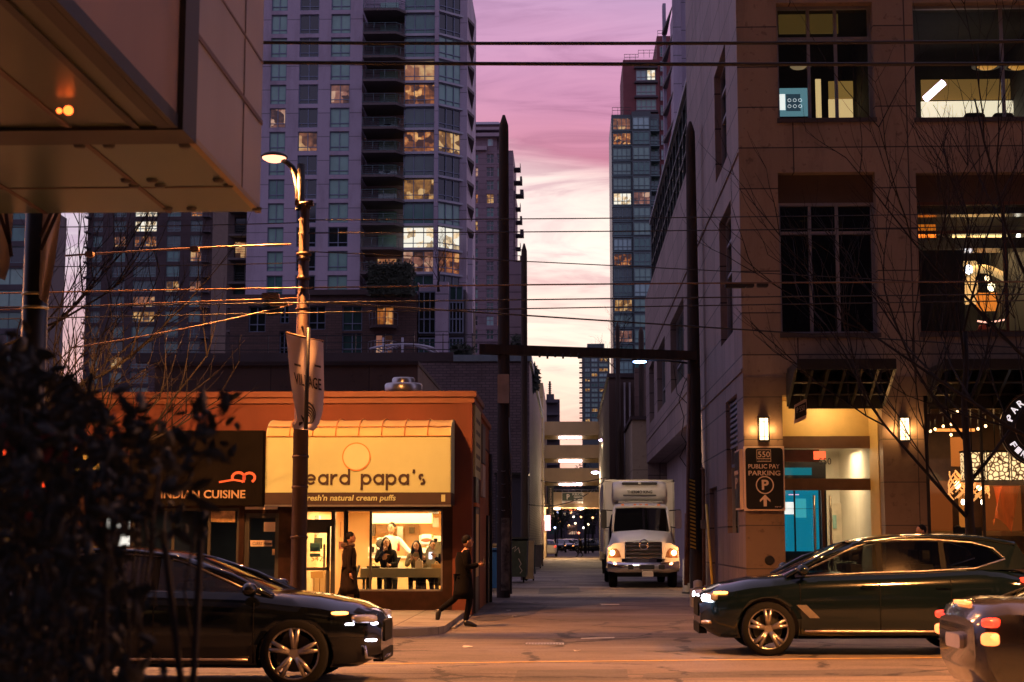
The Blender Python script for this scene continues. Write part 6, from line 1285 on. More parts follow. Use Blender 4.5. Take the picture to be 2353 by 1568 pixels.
p = q_(525, 1105, YS - .3); m_.stroke([(p.x - .2, p.z - .03), (p.x + .1, p.z + .02), (p.x + .35, p.z - .02)], .04, lambda a, b, hh: (a, hh, b), YS - .312, YS - .301); m_.build('emblem', MATS.get('letter_red') or mat('letter_red', (.6, .12, .05), .5, var=0, emit=(1, .2, .08), es=.2), ss)
cu_ = thing('door_sign', 'pale curry sign strip on the dark glass door left of the awning', 'sign', q_(601, 1255)); part2('panel', 'poster_white', (575, 625, 1242, 1256), YS + .09, cu_); txt('CURRY House', MATS['sign_black'], cu_, q_(579).x, q_(622).x, q_(1, 1253).z, q_(1, 1245).z, YS + .088)
for k, (p, m, lab) in enumerate((((482, 540, 1172, 1200), 'picture_tan', 'printed menu sheets in the restaurant window'), ((606, 633, 1190 + 10, 1212 + 10), 'poster_white', 'printed notice on the restaurant door glass'), ((625, 633, 1262, 1276), 'picture_tan', 'small orange sticker on the restaurant door glass'))):
    t = thing('poster', lab, 'poster', q_(p[0], p[3])); part2('sheet', m, p, YS + .085, t)
wp = part2('side_strip', 'poster_white', (563, 638, 1165, 1171), YS - .01, SH)
# a further shop to the left, seen in scraps through the shrub
FS = thing('shop_building', 'dark shopfront at the far left seen in scraps through the leaves', 'building', (-18, 37, 0))
xa, xb = ax(-350, YS), ax(150, YS) - .02; hf = [[ax(215, YS) - xa - 1.2, ax(340, YS) - xa - 2.0, .8, q_(1, 1170).z], [2, ax(215, YS) - xa - 2, .8, q_(1, 1170).z]]
hf[0] = [xb - xa - 3.3, xb - xa - .3, .8, q_(1, 1170).z]; hf[1] = [2, xb - xa - 4, .8, q_(1, 1170).z]
m_ = MB(); m_.wall(Vector((xa, YS, 0)), X_, Y_, xb - xa, 5.0, hf, .3); m_.box(xa, xb, YS + .3, 41, 4.9, 5); m_.build('wall', MATS['soot'], FS)
for h in hf: window(FS, Vector((xa, YS, 0)), X_, Y_, *h, .15, [(h[0] + h[1]) / 2], [], .07, 'frame_dark', 'lit_yellow', name='shop_window')
rs2 = thing('round_sign', 'round yellow lit shop sign glimpsed between the leaves', 'sign', q_(195, 1075, YS - .3)); p = q_(195, 1078, YS - .3); m_ = MB(); m_.lathe([(.16, YS - .35), (.30, YS - .35), (.30, YS - .2), (.16, YS - .2), (.16, YS - .35)], (p.x, 0, p.z), axis='y', n=26); m_.build('ring', emat('sign_yellow', lin(220, 170, 70), 1.0), rs2)
for k, (px, py, w2, h2) in enumerate(((100, 1100, 60, 40), (92, 1245, 40, 34), (20, 1050, 24, 50))):
    t = thing('neon_sign', ['larger red lit sign glimpsed through the shrub', 'small orange red lit sign low behind the shrub', 'narrow red lit sign at the far left edge'][k], 'sign', q_(px, py)); p = q_(px, py, YS - .15); MB().rbox(p.x - w2 / 214, p.x + w2 / 214, YS - .2, YS - .004, p.z - h2 / 214, p.z + h2 / 214, .08).build('panel', emat('neon_red', (1, .10, .03), 1.6), t)
# window glimpse between shops: pale lit panel
t = thing('lit_poster', 'bright white lit poster in the window behind the dark car and shrub', 'poster', q_(265, 1240)); p0_, p1_ = q_(240, 1265, YS - .02), q_(300, 1180, YS - .02)
MB().box(p0_.x, p1_.x, YS - .03, YS - .005, p0_.z, p1_.z).build('sheet', litmat('poster_glow', (.5, .5, .45), (1, .95, .85), 1.0, 5, .35, .6), t)
# ------------------------------------------------------------ poles, beams, bins and bits down the alley
def pole(px, Y, X, ztop, r, lab, m='dark_wood', lean=0.0, taper=.72, pointed=True):
    x = ax(px, Y) if X is None else X; t = thing('utility_pole', lab, 'pole', (x, Y, 0), 'timber utility poles along the alley')
    prof = [(r, -.02), (r * .98, 2), (r * .9, ztop * .5), (r * taper, ztop - .5), (r * taper * .95, ztop - .3), (r * .2 if pointed else r * taper * .9, ztop), (0.001, ztop)]
    m_ = MB(); m_.lathe(prof, (x, Y, 0), n=18); m_.build('shaft', MATS[m], t); return t, x
P1, x1p = pole(1157, 44, None, az(265, 44, 1160), .19, 'tallest front timber pole left of the alley, beside the shop')
m_ = MB(); m_.rbox(x1p - .16, x1p + .16, 43.7, 43.85, az(928, 44), az(862, 44), .02); m_.build('transformer_plate', mat('plate_tan', (.5, .36, .26), .6), P1)
m_ = MB()
for k in range(5): m_.tube([(x1p - .19, 43.95, az(1080 + 30 * k, 44)), (x1p, 43.79, az(1084 + 30 * k, 44)), (x1p + .19, 43.95, az(1080 + 30 * k, 44))], .012, 5)
m_.tube([(x1p + .21, 43.95, .1), (x1p + .21, 43.95, 3.2), (x1p + .16, 43.9, 5)], .03, 6); m_.build('conduit', MATS['pipe_steel'], P1)
MB().grid([[(x1p + .194 * math.cos(a), 44 + .194 * math.sin(a), z) for a in (-1.9, -1.5, -1.1, -.6, -.2)] for z in (.2, .8, 1.5, 2.2)]).build('bill_residue', mat('torn_bills', (.22, .18, .14), .9, var=.7, scale=5), P1)
P2, x2p = pole(1205, 63, None, az(560, 63, 1205), .15, 'second timber pole behind the dumpster, shorter than the front one', taper=.8)
P3, x3p = pole(1600, 45, None, az(280, 45, 1590), .20, 'front timber pole right of the alley against the stone side wall', taper=.68)
P4, x4p = pole(1423, 86, None, az(741, 86, 1423), .15, 'slim timber pole behind the truck, left of its neighbour', taper=.8)
P5, x5p = pole(1478, 88, None, az(751, 88, 1478), .19, 'thicker timber pole behind the truck near the stone wall', taper=.8)
bm = thing('timber_beam', 'heavy horizontal beam spanning the alley between the two front poles', 'beam', ((x1p + x3p) / 2, 44.5, az(818, 44.5))); a_, b_ = at(1143, 806, 44), at(1600, 820, 45)
m_ = MB(); m_.add([(a_.x - .5, 43.7, a_.z - .12), (a_.x - .5, 43.95, a_.z - .12), (a_.x - .5, 43.95, a_.z + .16), (a_.x - .5, 43.7, a_.z + .16), (b_.x, 44.7, b_.z - .12), (b_.x, 44.95, b_.z - .12), (b_.x, 44.95, b_.z + .13), (b_.x, 44.7, b_.z + .13)], [(0, 1, 2, 3), (4, 5, 6, 7), (0, 1, 5, 4), (1, 2, 6, 5), (2, 3, 7, 6), (3, 0, 4, 7)]); m_.build('beam', MATS['dark_wood'], bm)
m_ = MB()
for k in range(6): x = a_.x + 1.2 + k * .22; m_.cyl((x, 43.8, a_.z - .12), (x, 43.8, a_.z - .22 - .04 * (k % 2)), .03, n=6)
m_.build('insulators', MATS['black_plastic'], bm)
led = thing('alley_lamp', 'blue white alley lamp on a short arm from the right front pole', 'lamp', at(1470, 832, 45.5)); p = at(1470, 832, 45.5); MB().ell(p, .20, .1, .045).build('lens', emat('led_blue', (.25, .45, 1), 16), led)
m_ = MB(); m_.rbox(p.x - .24, p.x + .24, p.y - .09, p.y + .09, p.z + .03, p.z + .09, .02); m_.tube([(p.x + .2, p.y, p.z + .06), at(1540, 830, 45.4), at(1590, 836, 45.2)], .03, 6); m_.build('arm', MATS['black_metal'], led); light('SPOT', 'alley_light', (p.x, p.y, p.z - .12), 1150, (1, .68, .42), led, .1, spot=112, blend=.5, rot=(R(42), 0, 0))
# service pipes on the right pole
sv = thing('service_mast', 'tangle of conduits and meter pipes beside the right front pole', 'pipe', (x3p - .35, 44.8, 0)); m_ = MB()
c = lambda px, py, Y=44.6: at(px, py, Y)
m_.tube([c(1580, 1340), c(1581, 1100), c(1583, 860)], .055, 8); m_.tube([c(1576, 1345), c(1577, 1180)], .05, 8); m_.tube([c(1618, 1345, 44.3), c(1617, 1190, 44.3), c(1616, 1080, 44.3), c(1612, 1075, 44.3)], .05, 8)
m_.build('conduit', mat('rust_pipe', (.20, .10, .06), .6, .3, var=.4, scale=4), sv)
m_ = MB(); m_.tube([c(1583, 860), c(1573, 880), c(1560, 920), c(1572, 960), c(1566, 1000), c(1578, 1020), c(1562, 1050), c(1582, 1080)], .012, 5); m_.tube([c(1583, 880), c(1548, 840), c(1556, 905), c(1582, 930)], .012, 5); m_.build('loose_cable', MATS['rubber'], sv)
p = c(1617, 1205, 44.2); MB().rbox(p.x - .08, p.x + .08, 44.1, 44.3, p.z - .12, p.z + .12, .02).build('junction_box', MATS['pipe_steel'], sv)
gd = thing('pole_guard', 'yellow and black striped guard strip on the right front pole', 'guard', c(1592, 1260, 44.55)); a_, b_ = c(1586, 1262, 44.5), c(1597, 1100, 44.5)
MB().box(a_.x, b_.x, 44.5, 44.56, a_.z, b_.z).build('strip', MATS['black_plastic'], gd); n_ = 19; m_ = MB(); hh = (b_.z - a_.z) / n_
for k in range(n_): m_.prism([(a_.x + .003, a_.z + hh * (k + .5)), (b_.x - .003, a_.z + hh * k), (b_.x - .003, a_.z + hh * (k + .45)), (a_.x + .003, a_.z + hh * (k + .95))], lambda p_, q, h: (p_, h, q), 44.49, 44.499)
m_.build('stripes', mat('guard_yellow', (.6, .40, .05), .6), gd)
def bollard(px, Y, X, h, r, lab, m='concrete'):
    x = ax(px, Y); t = thing('bollard', lab, 'bollard', (x, Y, 0)); MB().lathe([(r, 0), (r, h - r * .4), (r * .7, h - .02), (.001, h)], (x, Y, 0), n=16).build('post', MATS[m], t); MB().lathe([(r * 1.25, 0), (r * 1.25, .04), (r, .05)], (x, Y, 0), n=16).build('collar', MATS['black_metal'], t)
bollard(1578, 47.5, None, 1.05, .14, 'fat pale concrete bollard between the truck and right pole')
bollard(1602, 41.8, None, .55, .12, 'short concrete bollard in front of the right pole')
yr = thing('guard_rail', 'thin yellow slanted pipe rail at the foot of the stone side wall', 'rail', at(1637, 1345, 41)); MB().tube([at(1623, 1160, 42), at(1637, 1345, 40)], .035, 6).build('rail', MATS['guard_yellow'], yr)
pt = thing('planter', 'low stone planter box with litter at the stone wall corner', 'planter', at(1645, 1340, 38.5)); MB().rbox(XR - 1.0, XR - .25, 37.9, 38.7, 0, .42, .04, 'z').build('box', MATS['concrete'], pt); MB().ell((XR - .6, 38.3, .42), .34, .36, .06).build('soil', MATS['earth'], pt)
# bins on the left
mat('bin_green', (.035, .05, .045), .55, var=.4, scale=4); mat('bin_blue', (.02, .09, .30), .5, var=.15)
du = thing('dumpster', 'dark green graffiti marked dumpster between the two left timber poles', 'dumpster', (-1.75, 59.5, 0)); a_ = ax(1164, 58.8); b_ = ax(1209, 58.8)
m_ = MB(); m_.add([(a_, 58.8, .22), (b_, 58.8, .22), (b_, 60.6, .22), (a_, 60.6, .22), (a_ - .05, 58.6, 1.55), (b_ + .05, 58.6, 1.55), (b_ + .05, 60.7, 1.62), (a_ - .05, 60.7, 1.62)], [(0, 1, 2, 3), (4, 5, 6, 7), (0, 1, 5, 4), (1, 2, 6, 5), (2, 3, 7, 6), (3, 0, 4, 7)]); m_.build('body', MATS['bin_green'], du)
MB().box(a_ - .1, b_ + .1, 58.5, 60.8, 1.63, 1.68).build('lid', MATS['black_plastic'], du)
for x in (a_ + .1, b_ - .1): MB().cyl((x - .03, 59.0, .1), (x + .03, 59.0, .1), .1).build('caster', MATS['rubber'], du)
m_ = MB(); gp = [(.2, 1.25), (.35, 1.35), (.3, 1.15), (.45, 1.3), (.5, 1.1)]; m_.stroke([(a_ + u_, v_) for u_, v_ in gp], .04, lambda p_, q, h: (p_, h - (q - .22) * .15, q), 58.77, 58.785); m_.stroke([(a_ + .45, .9), (a_ + .55, .7), (a_ + .48, .6), (a_ + .58, .45), (a_ + .5, .35)], .025, lambda p_, q, h: (p_, h - (q - .22) * .15, q), 58.77, 58.785); m_.build('graffiti', mat('graffiti_pale', (.5, .42, .40), .7, var=0), du)
mat('box_card', (.32, .22, .13), .85, var=.2)
def wheelie(px, Y, w_, h_, m, lab, rot=0):
    x = ax(px, Y); t = thing('wheelie_bin', lab, 'bin', (x, Y, 0)); m_ = MB(); m_.add([(x - w_ * .42, Y - .3, .08), (x + w_ * .42, Y - .3, .08), (x + w_ * .42, Y + .25, .08), (x - w_ * .42, Y + .25, .08), (x - w_ / 2, Y - .36, h_), (x + w_ / 2, Y - .36, h_), (x + w_ / 2, Y + .32, h_), (x - w_ / 2, Y + .32, h_)], [(0, 1, 2, 3), (4, 5, 6, 7), (0, 1, 5, 4), (1, 2, 6, 5), (2, 3, 7, 6), (3, 0, 4, 7)]); m_.build('body', MATS[m], t)
    MB().box(x - w_ * .54, x + w_ * .54, Y - .42, Y + .38, h_ + .002, h_ + .06).build('lid', MATS[m], t)
    for s_ in (-1, 1): MB().cyl((x + s_ * w_ * .4 - .03, Y + .25, .1), (x + s_ * w_ * .4 + .03, Y + .25, .1), .1).build('wheel', MATS['rubber'], t)
wheelie(1133, 50, .58, 1.28, 'bin_blue', 'blue wheeled bin between the orange wall and the front pole'); wheelie(1146, 53, .5, 1.4, mat('bin_tan', (.35, .25, .15), .7) and 'bin_tan', 'tan wheeled bin just left of the front timber pole'); wheelie(1217, 61.5, .35, 1.5, 'bin_tan', 'narrow tan bin tucked behind the dumpster'); wheelie(1221, 74, .4, 1.3, 'bin_green', 'dark bin against the brick wall beyond the dumpster'); wheelie(1238, 96, .6, 1.25, 'bin_tan', 'pale bin far down the left wall near the white car'); wheelie(1230, 88, .7, 1.2, mat('bin_grey', (.3, .26, .22), .7) and 'bin_grey', 'grey bin far down the left wall beside the pale one')
# alley side lamps far down on the right
for (px, py, Y, xw_, lab) in ((1386, 1012, 112, 1440, 'purple white lamp on a bracket right of the top skybridge'), (1368, 1086, 120, 1400, 'small lamp on a bracket right of the third skybridge')):
    p = at(px, py, Y); t = thing('bracket_lamp', lab, 'lamp', p); MB().ell(p, .32, .15, .10).build('lens', emat('led_violet', (.85, .7, 1), 8), t); MB().tube([(p.x + .3, p.y, p.z + .1), at(xw_ - 8, py - 2, Y), (ax(xw_ - 6, Y), Y, p.z - 3)], .05, 6).build('arm', MATS['black_metal'], t); light('POINT', 'lamp_light', (p.x, p.y, p.z - .3), 900, (1, .72, .42), t, .2)
# ------------------------------------------------------------ things beyond the skybridges
mat('far_wall', (.05, .04, .05), .85, var=.3, scale=.2)
FB = thing('far_building', 'dark building closing the far end of the alley, dotted with lights', 'building', (5, 430, 0)); m_ = MB(); m_.wall(Vector((-70, 430, 0)), X_, Y_, 150, 16, [[50 + 5 * i, 52.5 + 5 * i, 3 + 4 * j, 5.5 + 4 * j] for i in range(10) for j in range(3)], .4); m_.box(-70, 80, 430.5, 445, 0, 15.8); m_.build('wall', MATS['far_wall'], FB)
for i in range(10):
    for j in range(3): MB().box(-20 + 5 * i, -17.5 + 5 * i, 430.3, 430.4, 3 + 4 * j, 5.5 + 4 * j).build('window', MATS[rnd.choice(['lit_dim', 'pane_mid', 'lit_rose', 'pane_dark'])], FB)
for (x0_, x1_, Ya, Yb, h_, lab) in ((-14, -3.2, 168, 215, 12, 'dark building left of the far alley beyond the cross street'), (8.6, 20, 168, 215, 14, 'dark building right of the far alley beyond the cross street'), (-14, -4.5, 220, 300, 9, 'lower dark block left, further beyond the cross street')):
    t = thing('far_building', lab, 'building', ((x0_ + x1_) / 2, (Ya + Yb) / 2, 0)); MB().box(x0_, x1_, Ya, Yb, 0, h_).build('wall', MATS['umber_wall'], t); MB().box(x0_ - .1, x1_ + .1, Ya - .1, Yb, h_ + .002, h_ + .3).build('roof_edge', MATS['podium_dark'], t)
    for k in range(4): MB().box(x0_ + 1.2 + 2.2 * k, x0_ + 2.4 + 2.2 * k, Ya - .05, Ya - .01, 3.2, 4.6).build('window', MATS[rnd.choice(['lit_dim', 'lit_yellow', 'pane_dark'])], t)
pc = [((1, .5, .2), 'amber'), ((1, .75, .45), 'warm'), ((1, .25, .12), 'reddish'), ((.55, .6, 1), 'bluish'), ((1, .9, .75), 'white')]
fl_ = [(1275, 1213, 175, 3), (1281, 1178, 190, 3), (1335, 1188, 250, 0), (1341, 1213, 230, 4), (1312, 1178, 280, 0), (1322, 1203, 300, 1), (1303, 1195, 330, 2), (1330, 1225, 210, 2), (1352, 1205, 185, 1), (1318, 1188, 360, 4), (1297, 1182, 240, 1), (1307, 1208, 380, 0), (1286, 1200, 260, 0), (1362, 1190, 190, 0)]
for k, (px, py, Y, c_) in enumerate(fl_):
    p = at(px, py, Y); t = thing('street_lamp', 'far %s street lamp %s' % (pc[c_][1], ['low at the left kerb', 'hung high at the left', 'high right of the crossing', 'above the parked cars', 'high in the middle distance', 'halfway down the far alley', 'left of the far orange sign', 'just above the dark hatchback', 'by the right far wall', 'highest and farthest', 'between the left trees', 'at the vanishing point', 'behind the left far block', 'against the right far block'][k]), 'lamp', (p.x, Y, 0), 'far street lamps beyond the skybridges')
    MB().ell(p, .0007 * Y, .0007 * Y, .0007 * Y, 8, 6).build('globe', emat('far_' + pc[c_][1], pc[c_][0], 4), t); MB().cyl((p.x, Y + .1, 0), (p.x, Y + .1, p.z), .06, n=6).build('post', MATS['black_metal'], t)
os_ = thing('shop_sign', 'row of orange red lit panels far beyond the skybridges', 'sign', at(1305, 1178, 330))
for px in (1292, 1305, 1318): MB().box(at(px - 5, 1, 330).x, at(px + 5, 1, 330).x, 330, 330.3, az(1174, 330), az(1163, 330)).build('panel', emat('orange_panel2', (1, .22, .07), 1.3), os_)
MB().box(at(1286, 1, 330).x, at(1325, 1, 330).x, 329.9, 331, az(1184, 330), az(1175, 330)).build('fascia', MATS['concrete'], os_)
nl = thing('neon_sign', 'pink white lit vertical sign on the pale parkade wall', 'sign', at(1259, 1212, 125)); p = at(1259, 1202, 125.5); MB().box(p.x - .25, p.x + .2, 125.3, 125.9, p.z - .6, p.z + .6).build('panel', emat('neon_pink', (1, .4, .45), 3), nl)
for k, px in enumerate((1280, 1334)):
    p = at(px, 1169, 133.6); t = thing('ceiling_lamp', 'small warm lamp under the %s end of the lowest skybridge' % ('left', 'right')[k], 'lamp', p); MB().ell(p, .3, .2, .12).build('lens', emat('warm_lens', (1, .7, .45), 7), t); light('POINT', 'lamp_light', (p.x, p.y + 1.6, p.z - .5), 1100, (1, .62, .3), t, .2)
# ------------------------------------------------------------ overhead wires
mat('cable_black', (.015, .013, .014), .6, var=0); mat('cable_lit', (.14, .08, .045), .45, .3, var=0)  # second cable colour has the lamps' orange light put into it
def wire(pa, Ya, pb, Yb, sag, r, lab, m='cable_black', n=14, nm='overhead_wire'):
    a_, b_ = at(*pa, Ya), at(*pb, Yb); MB().tube([a_.lerp(b_, k / n) + Vector((0, 0, -sag * 4 * (k / n) * (1 - k / n))) for k in range(n + 1)], r, 6).build(nm, MATS[m], None, lab, cat='wire', group='overhead wires')
wire((-900, 78), 21, (3200, 84), 21, .12, .024, 'thick upper black cable crossing the whole street')
wire((-900, 126), 21, (3200, 142), 21, .08, .026, 'thick lower black cable crossing the whole street')
wire((685, 506), 26.5, (2900, 478), 34, .05, .010, 'thin wire crossing the gap highest below the thick cables')
wire((685, 536), 26.5, (2900, 508), 34, .05, .010, 'thin wire just below the highest thin one in the gap')
wire((700, 578), 26.5, (2900, 695), 33, -.05, .009, 'thin wire sloping down to the right from the lamp post')
wire((150, 588), 24, (668, 562), 26.4, -.02, .016, 'orange lit span wire left of the lamp post, upper', 'cable_lit')
wire((-300, 681), 26.5, (2900, 648), 26.5, -.08, .013, 'long orange lit trolley wire through the lamp post clamp', 'cable_lit')
wire((-300, 728), 25, (690, 685), 26.3, -.02, .011, 'lower orange lit wire rising to the lamp post', 'cable_lit')
wire((-300, 712), 25, (2900, 672), 26.3, -.03, .011, 'lowest long trolley wire parallel to the street')
wire((-300, 740), 26, (2900, 684), 27, -.03, .010, 'second lowest long trolley wire parallel to the street')
wire((700, 692), 26.5, (2900, 836), 32, 0, .014, 'wire falling from the lamp post past the stone facade')
wire((160, 800), 24, (672, 700), 26.4, .05, .012, 'brownish wire rising from the shrub to the lamp post', 'cable_lit')
wire((-300, 520), 30, (690, 512), 30, .05, .010, 'thin wire behind the canopy above the brick tower')
wire((-300, 610), 30, (690, 604), 30, .05, .009, 'thin wire in front of the dark balcony wing')
def fitting(px, py, Y, lab, lit=True, L_=.30):
    p = at(px, py, Y); MB().rbox(p.x - L_ / 2, p.x + L_ / 2, p.y - .05, p.y + .05, p.z - .045, p.z + .045, .03).build('wire_insulator', MATS['cable_lit' if lit else 'cable_black'], None, lab, cat='insulator', group='insulators on the wires')
fitting(206, 585, 24.2, 'orange lit block insulator leftmost on the upper span wire', L_=.13); fitting(447, 573, 25.2, 'orange lit block insulator right of the other on the upper span wire', L_=.15)
fitting(640, 697, 26.2, 'pale stick insulator left of the lamp post clamp'); fitting(1723, 656, 30, 'dark cylindrical insulator in front of the stone building', False, .16); fitting(1690, 657, 30, 'long dark clamp left of the cylindrical insulator', False, .4); fitting(1752, 655, 30, 'small beaded insulator right of the cylindrical one', False, .22); fitting(622, 680, 26.2, 'small orange lit clamp on the trolley wire left of the post')
wire((1398, 1096), 100, (1238, 1104), 120, .3, .03, 'thin pale service wire across the alley by the third skybridge'); wire((1215, 1160), 80, (1385, 1108), 110, .6, .025, 'sagging service wire across the alley above the truck')
# ------------------------------------------------------------ decorated lamp post at the kerb
xl = ax(685, 26.5); LP = thing('street_lamp', 'lit curved arm street lamp with white banner in front of the awning', 'lamp', (xl, 26.6, 0)); m_ = MB(); mat('post_brown', (.05, .024, .015), .5, .3, var=.2)
c = lambda px, py: at(px, py, 26.6)
m_.lathe([(.22, 0), (.21, .12), (.15, .3), (.135, 1.1), (.13, 3.4), (.15, 3.42), (.15, 3.48), (.115, 3.5), (.11, c(686, 690).z), (.095, c(686, 688).z), (.085, c(688, 480).z)], (xl, 26.6, .1), n=20)
zt = c(690, 470).z; m_.build('post', MATS['post_brown'], LP)
MB().lathe([(.09, zt - .1), (.075, zt), (.07, c(692, 378).z), (.001, c(692, 375).z)], (c(691, 420).x, 26.6, 0), n=14).build('upper_post', MATS['black_metal'], LP)
for (zz_, rr) in ((c(686, 470).z, .13), (c(686, 478).z, .10), (c(686, 585).z, .13), (c(686, 640).z, .115), (c(686, 712).z, .13), (c(686, 596).z, .11), (c(683, 1050).z, .145), (c(683, 1120).z, .145), (c(683, 1235).z, .15)): m_ = MB(); m_.lathe([(rr * .8, zz_ - .03), (rr, zz_ - .02), (rr, zz_ + .02), (rr * .8, zz_ + .03)], (xl, 26.6, 0), n=16); m_.build('collar', MATS['post_brown'], LP)
for s_ in (-1, 1): m_ = MB(); m_.rbox(xl + s_ * .11 - .05, xl + s_ * .11 + .05, 26.5, 26.6, c(686, 475).z, c(686, 463).z, .02); m_.build('clamp', MATS['post_brown'], LP)

m_ = MB(); m_.tube([c(688, 470), c(686, 430), c(680, 405), c(672, 385), c(660, 374), c(648, 368)], .05, 10, rs=[.07, .06, .055, .05, .045, .04]); m_.build('arm', MATS['black_metal'], LP)
hp = c(630, 362); m_ = MB(); m_.lathe([(.001, .09), (.12, .085), (.19, .06), (.235, .02), (.24, 0), (.22, -.005)], hp, n=20); m_.build('shade', MATS['black_metal'], LP)
MB().lathe([(.21, -.006), (.20, -.03), (.12, -.075), (.001, -.09)], hp, n=20).build('lamp_glass', emat('sodium_glass', (1, .40, .24), 2.6), LP)
SODIUM = (1.0, .36, .09)
light('SPOT', 'lamp_light', (hp.x, hp.y, hp.z - .14), 7800, SODIUM, LP, .12, spot=152, blend=.35)
# banner on the post
BN = thing('street_banner', 'white lamp post banner with black lettering and a striped oval emblem', 'banner', (xl, 26.3, c(700, 985).z)); mat('banner_cloth', (.62, .50, .45), .8, var=.06)
def bpt(u_, v_, dy=0):
    """u across 0..1, v down 0..1 on the hanging cloth"""
    L_ = [(657, 765), (662, 820), (668, 880), (676, 930), (684, 965), (672, 985)]; R_ = [(743, 786), (744, 840), (745, 900), (742, 945), (733, 975), (722, 990)]
    f_ = v_ * 5; k = min(4, int(f_)); t_ = f_ - k; l = [L_[k][i] * (1 - t_) + L_[k + 1][i] * t_ for i in (0, 1)]; r__ = [R_[k][i] * (1 - t_) + R_[k + 1][i] * t_ for i in (0, 1)]
    px = l[0] * (1 - u_) + r__[0] * u_; py = l[1] * (1 - u_) + r__[1] * u_; return at(px, py, 26.38 + .06 * math.sin(u_ * 6.3) + .03 * math.sin(v_ * 9 + u_ * 3) - dy)
m_ = MB(); m_.grid([[bpt(i / 16, j / 24) for i in range(17)] for j in range(25)]); m_.build('cloth', MATS['banner_cloth'], BN)
m_ = MB(); m_.tube([bpt(0, 0), bpt(.5, 0), bpt(1, 0)], .02, 6); m_.build('rod', MATS['post_brown'], BN)
def bstroke(pts, wd):
    m2_ = MB(); m2_.stroke(pts, wd, lambda a, b, h: tuple(bpt(a, b * .55, .012 + h)), 0, .004); return m2_
for k, (pts, wd) in enumerate((([(.16, .25 * 1.8), (.34, .25 * 1.8)], .03), ([(.74, .22 * 1.8), (.92, .22 * 1.8)], .03))): bstroke(pts, wd).build('lettering_bar', MATS['awning_brown'], BN)
txt('VILLAGE', MATS['awning_brown'], BN, .12, .92, 0, 1, 0, bold=.02, fn=lambda x, yv, z: tuple(bpt(x, .40 - z * .09, .012 - yv * .3)))
for k in range(5): 
    r0 = .30 - .045 * k
    bstroke([(.48 + r0 * .95 * math.cos(R(a)), 1.27 + r0 * .9 * math.sin(R(a)) + .03 * k) for a in range(-100, 171, 15)], .04).build('emblem', MATS['awning_brown'], BN)
m_ = MB(); m_.cyl((xl + .16, 26.25, c(706, 760).z), (xl + .14, 26.25, c(706, 990).z), .035); m_.build('strap', MATS['black_metal'], BN)
# ------------------------------------------------------------ vehicles (built facing +X at the origin, then turned and placed)
mat('paint_black', (.003, .004, .005), .10, 0, var=0, coat=.25, spec=.4); mat('paint_navy', (.0025, .006, .009), .10, 0, var=0, coat=.25, spec=.4); mat('paint_grey', (.045, .04, .04), .2, .5, var=0, coat=.8); mat('paint_white', (.6, .58, .55), .3, var=0, coat=.6)
glassmat('car_glass', (.34, .37, .36), .10); mat('trim_black', (.006, .006, .006), .7, spec=.1, var=0); mat('rim_metal', (.42, .38, .34), .28, .9, var=.15); mat('seat_dark', (.02, .018, .018), .8, var=0)
mat('head_glow', (1, 1, 1), .3, var=0, emit=(.85, .88, 1), es=30); mat('drl_glow', (1, 1, 1), .3, var=0, emit=(.9, .85, 1), es=22); mat('amber_glow', (1, .4, .1), .3, var=0, emit=(1, .30, .06), es=7); mat('tail_glow', (.6, .02, .01), .3, var=0, emit=(1, .06, .025), es=1.7); mat('tail_hot', (1, .5, .3), .3, var=0, emit=(1, .26, .06), es=2.4)
mat('lens_clear', (.30, .30, .33), .08, .5, var=0); mat('lens_red', (.25, .01, .01), .15, var=0)
def lerp_tab(tab, x):
    tab = sorted(tab)
    if x <= tab[0][0]: return tab[0][1]
    for (a, va), (b, vb) in zip(tab, tab[1:]):
        if x <= b: t = (x - a) / (b - a); t = t * t * (3 - 2 * t) * .35 + t * .65; return va + (vb - va) * t
    return tab[-1][1]
def wheel(par, x, y, r, s, spokes=5, w_=.24):
    t_ = MB(); prof = [(r * .76, -w_ / 2), (r * .95, -w_ / 2), (r, -w_ * .36), (r, w_ * .36), (r * .95, w_ / 2), (r * .76, w_ / 2)]
    t_.lathe([(a, b + y) for a, b in prof], (x, 0, r), axis='y', n=32); W = t_.build('wheel', MATS['rubber'], par)
    m_ = MB(); yo = y + s * w_ * .40; m_.lathe([(r * .79, y - s * w_ * .3), (r * .79, yo), (r * .74, yo + s * .012), (r * .71, yo)], (x, 0, r), axis='y', n=32)
    for k in range(spokes):
        for dd in (-.16, .16):
            a = 2 * math.pi * k / spokes + .3; p0 = (x + r * .14 * math.cos(a), yo - s * .01, r + r * .14 * math.sin(a)); p1 = (x + r * .74 * math.cos(a + dd), yo, r + r * .74 * math.sin(a + dd)); m_.cyl(p0, p1, .035, .024, n=6)
    m_.cyl((x, yo - s * .04, r), (x, yo + s * .012, r), r * .16, n=14); m_.build('rim', MATS['rim_metal'], W)
    MB().cyl((x, y - s * .02, r), (x, y + s * .01, r), r * .55, n=24).build('brake', MATS['black_metal'], W)
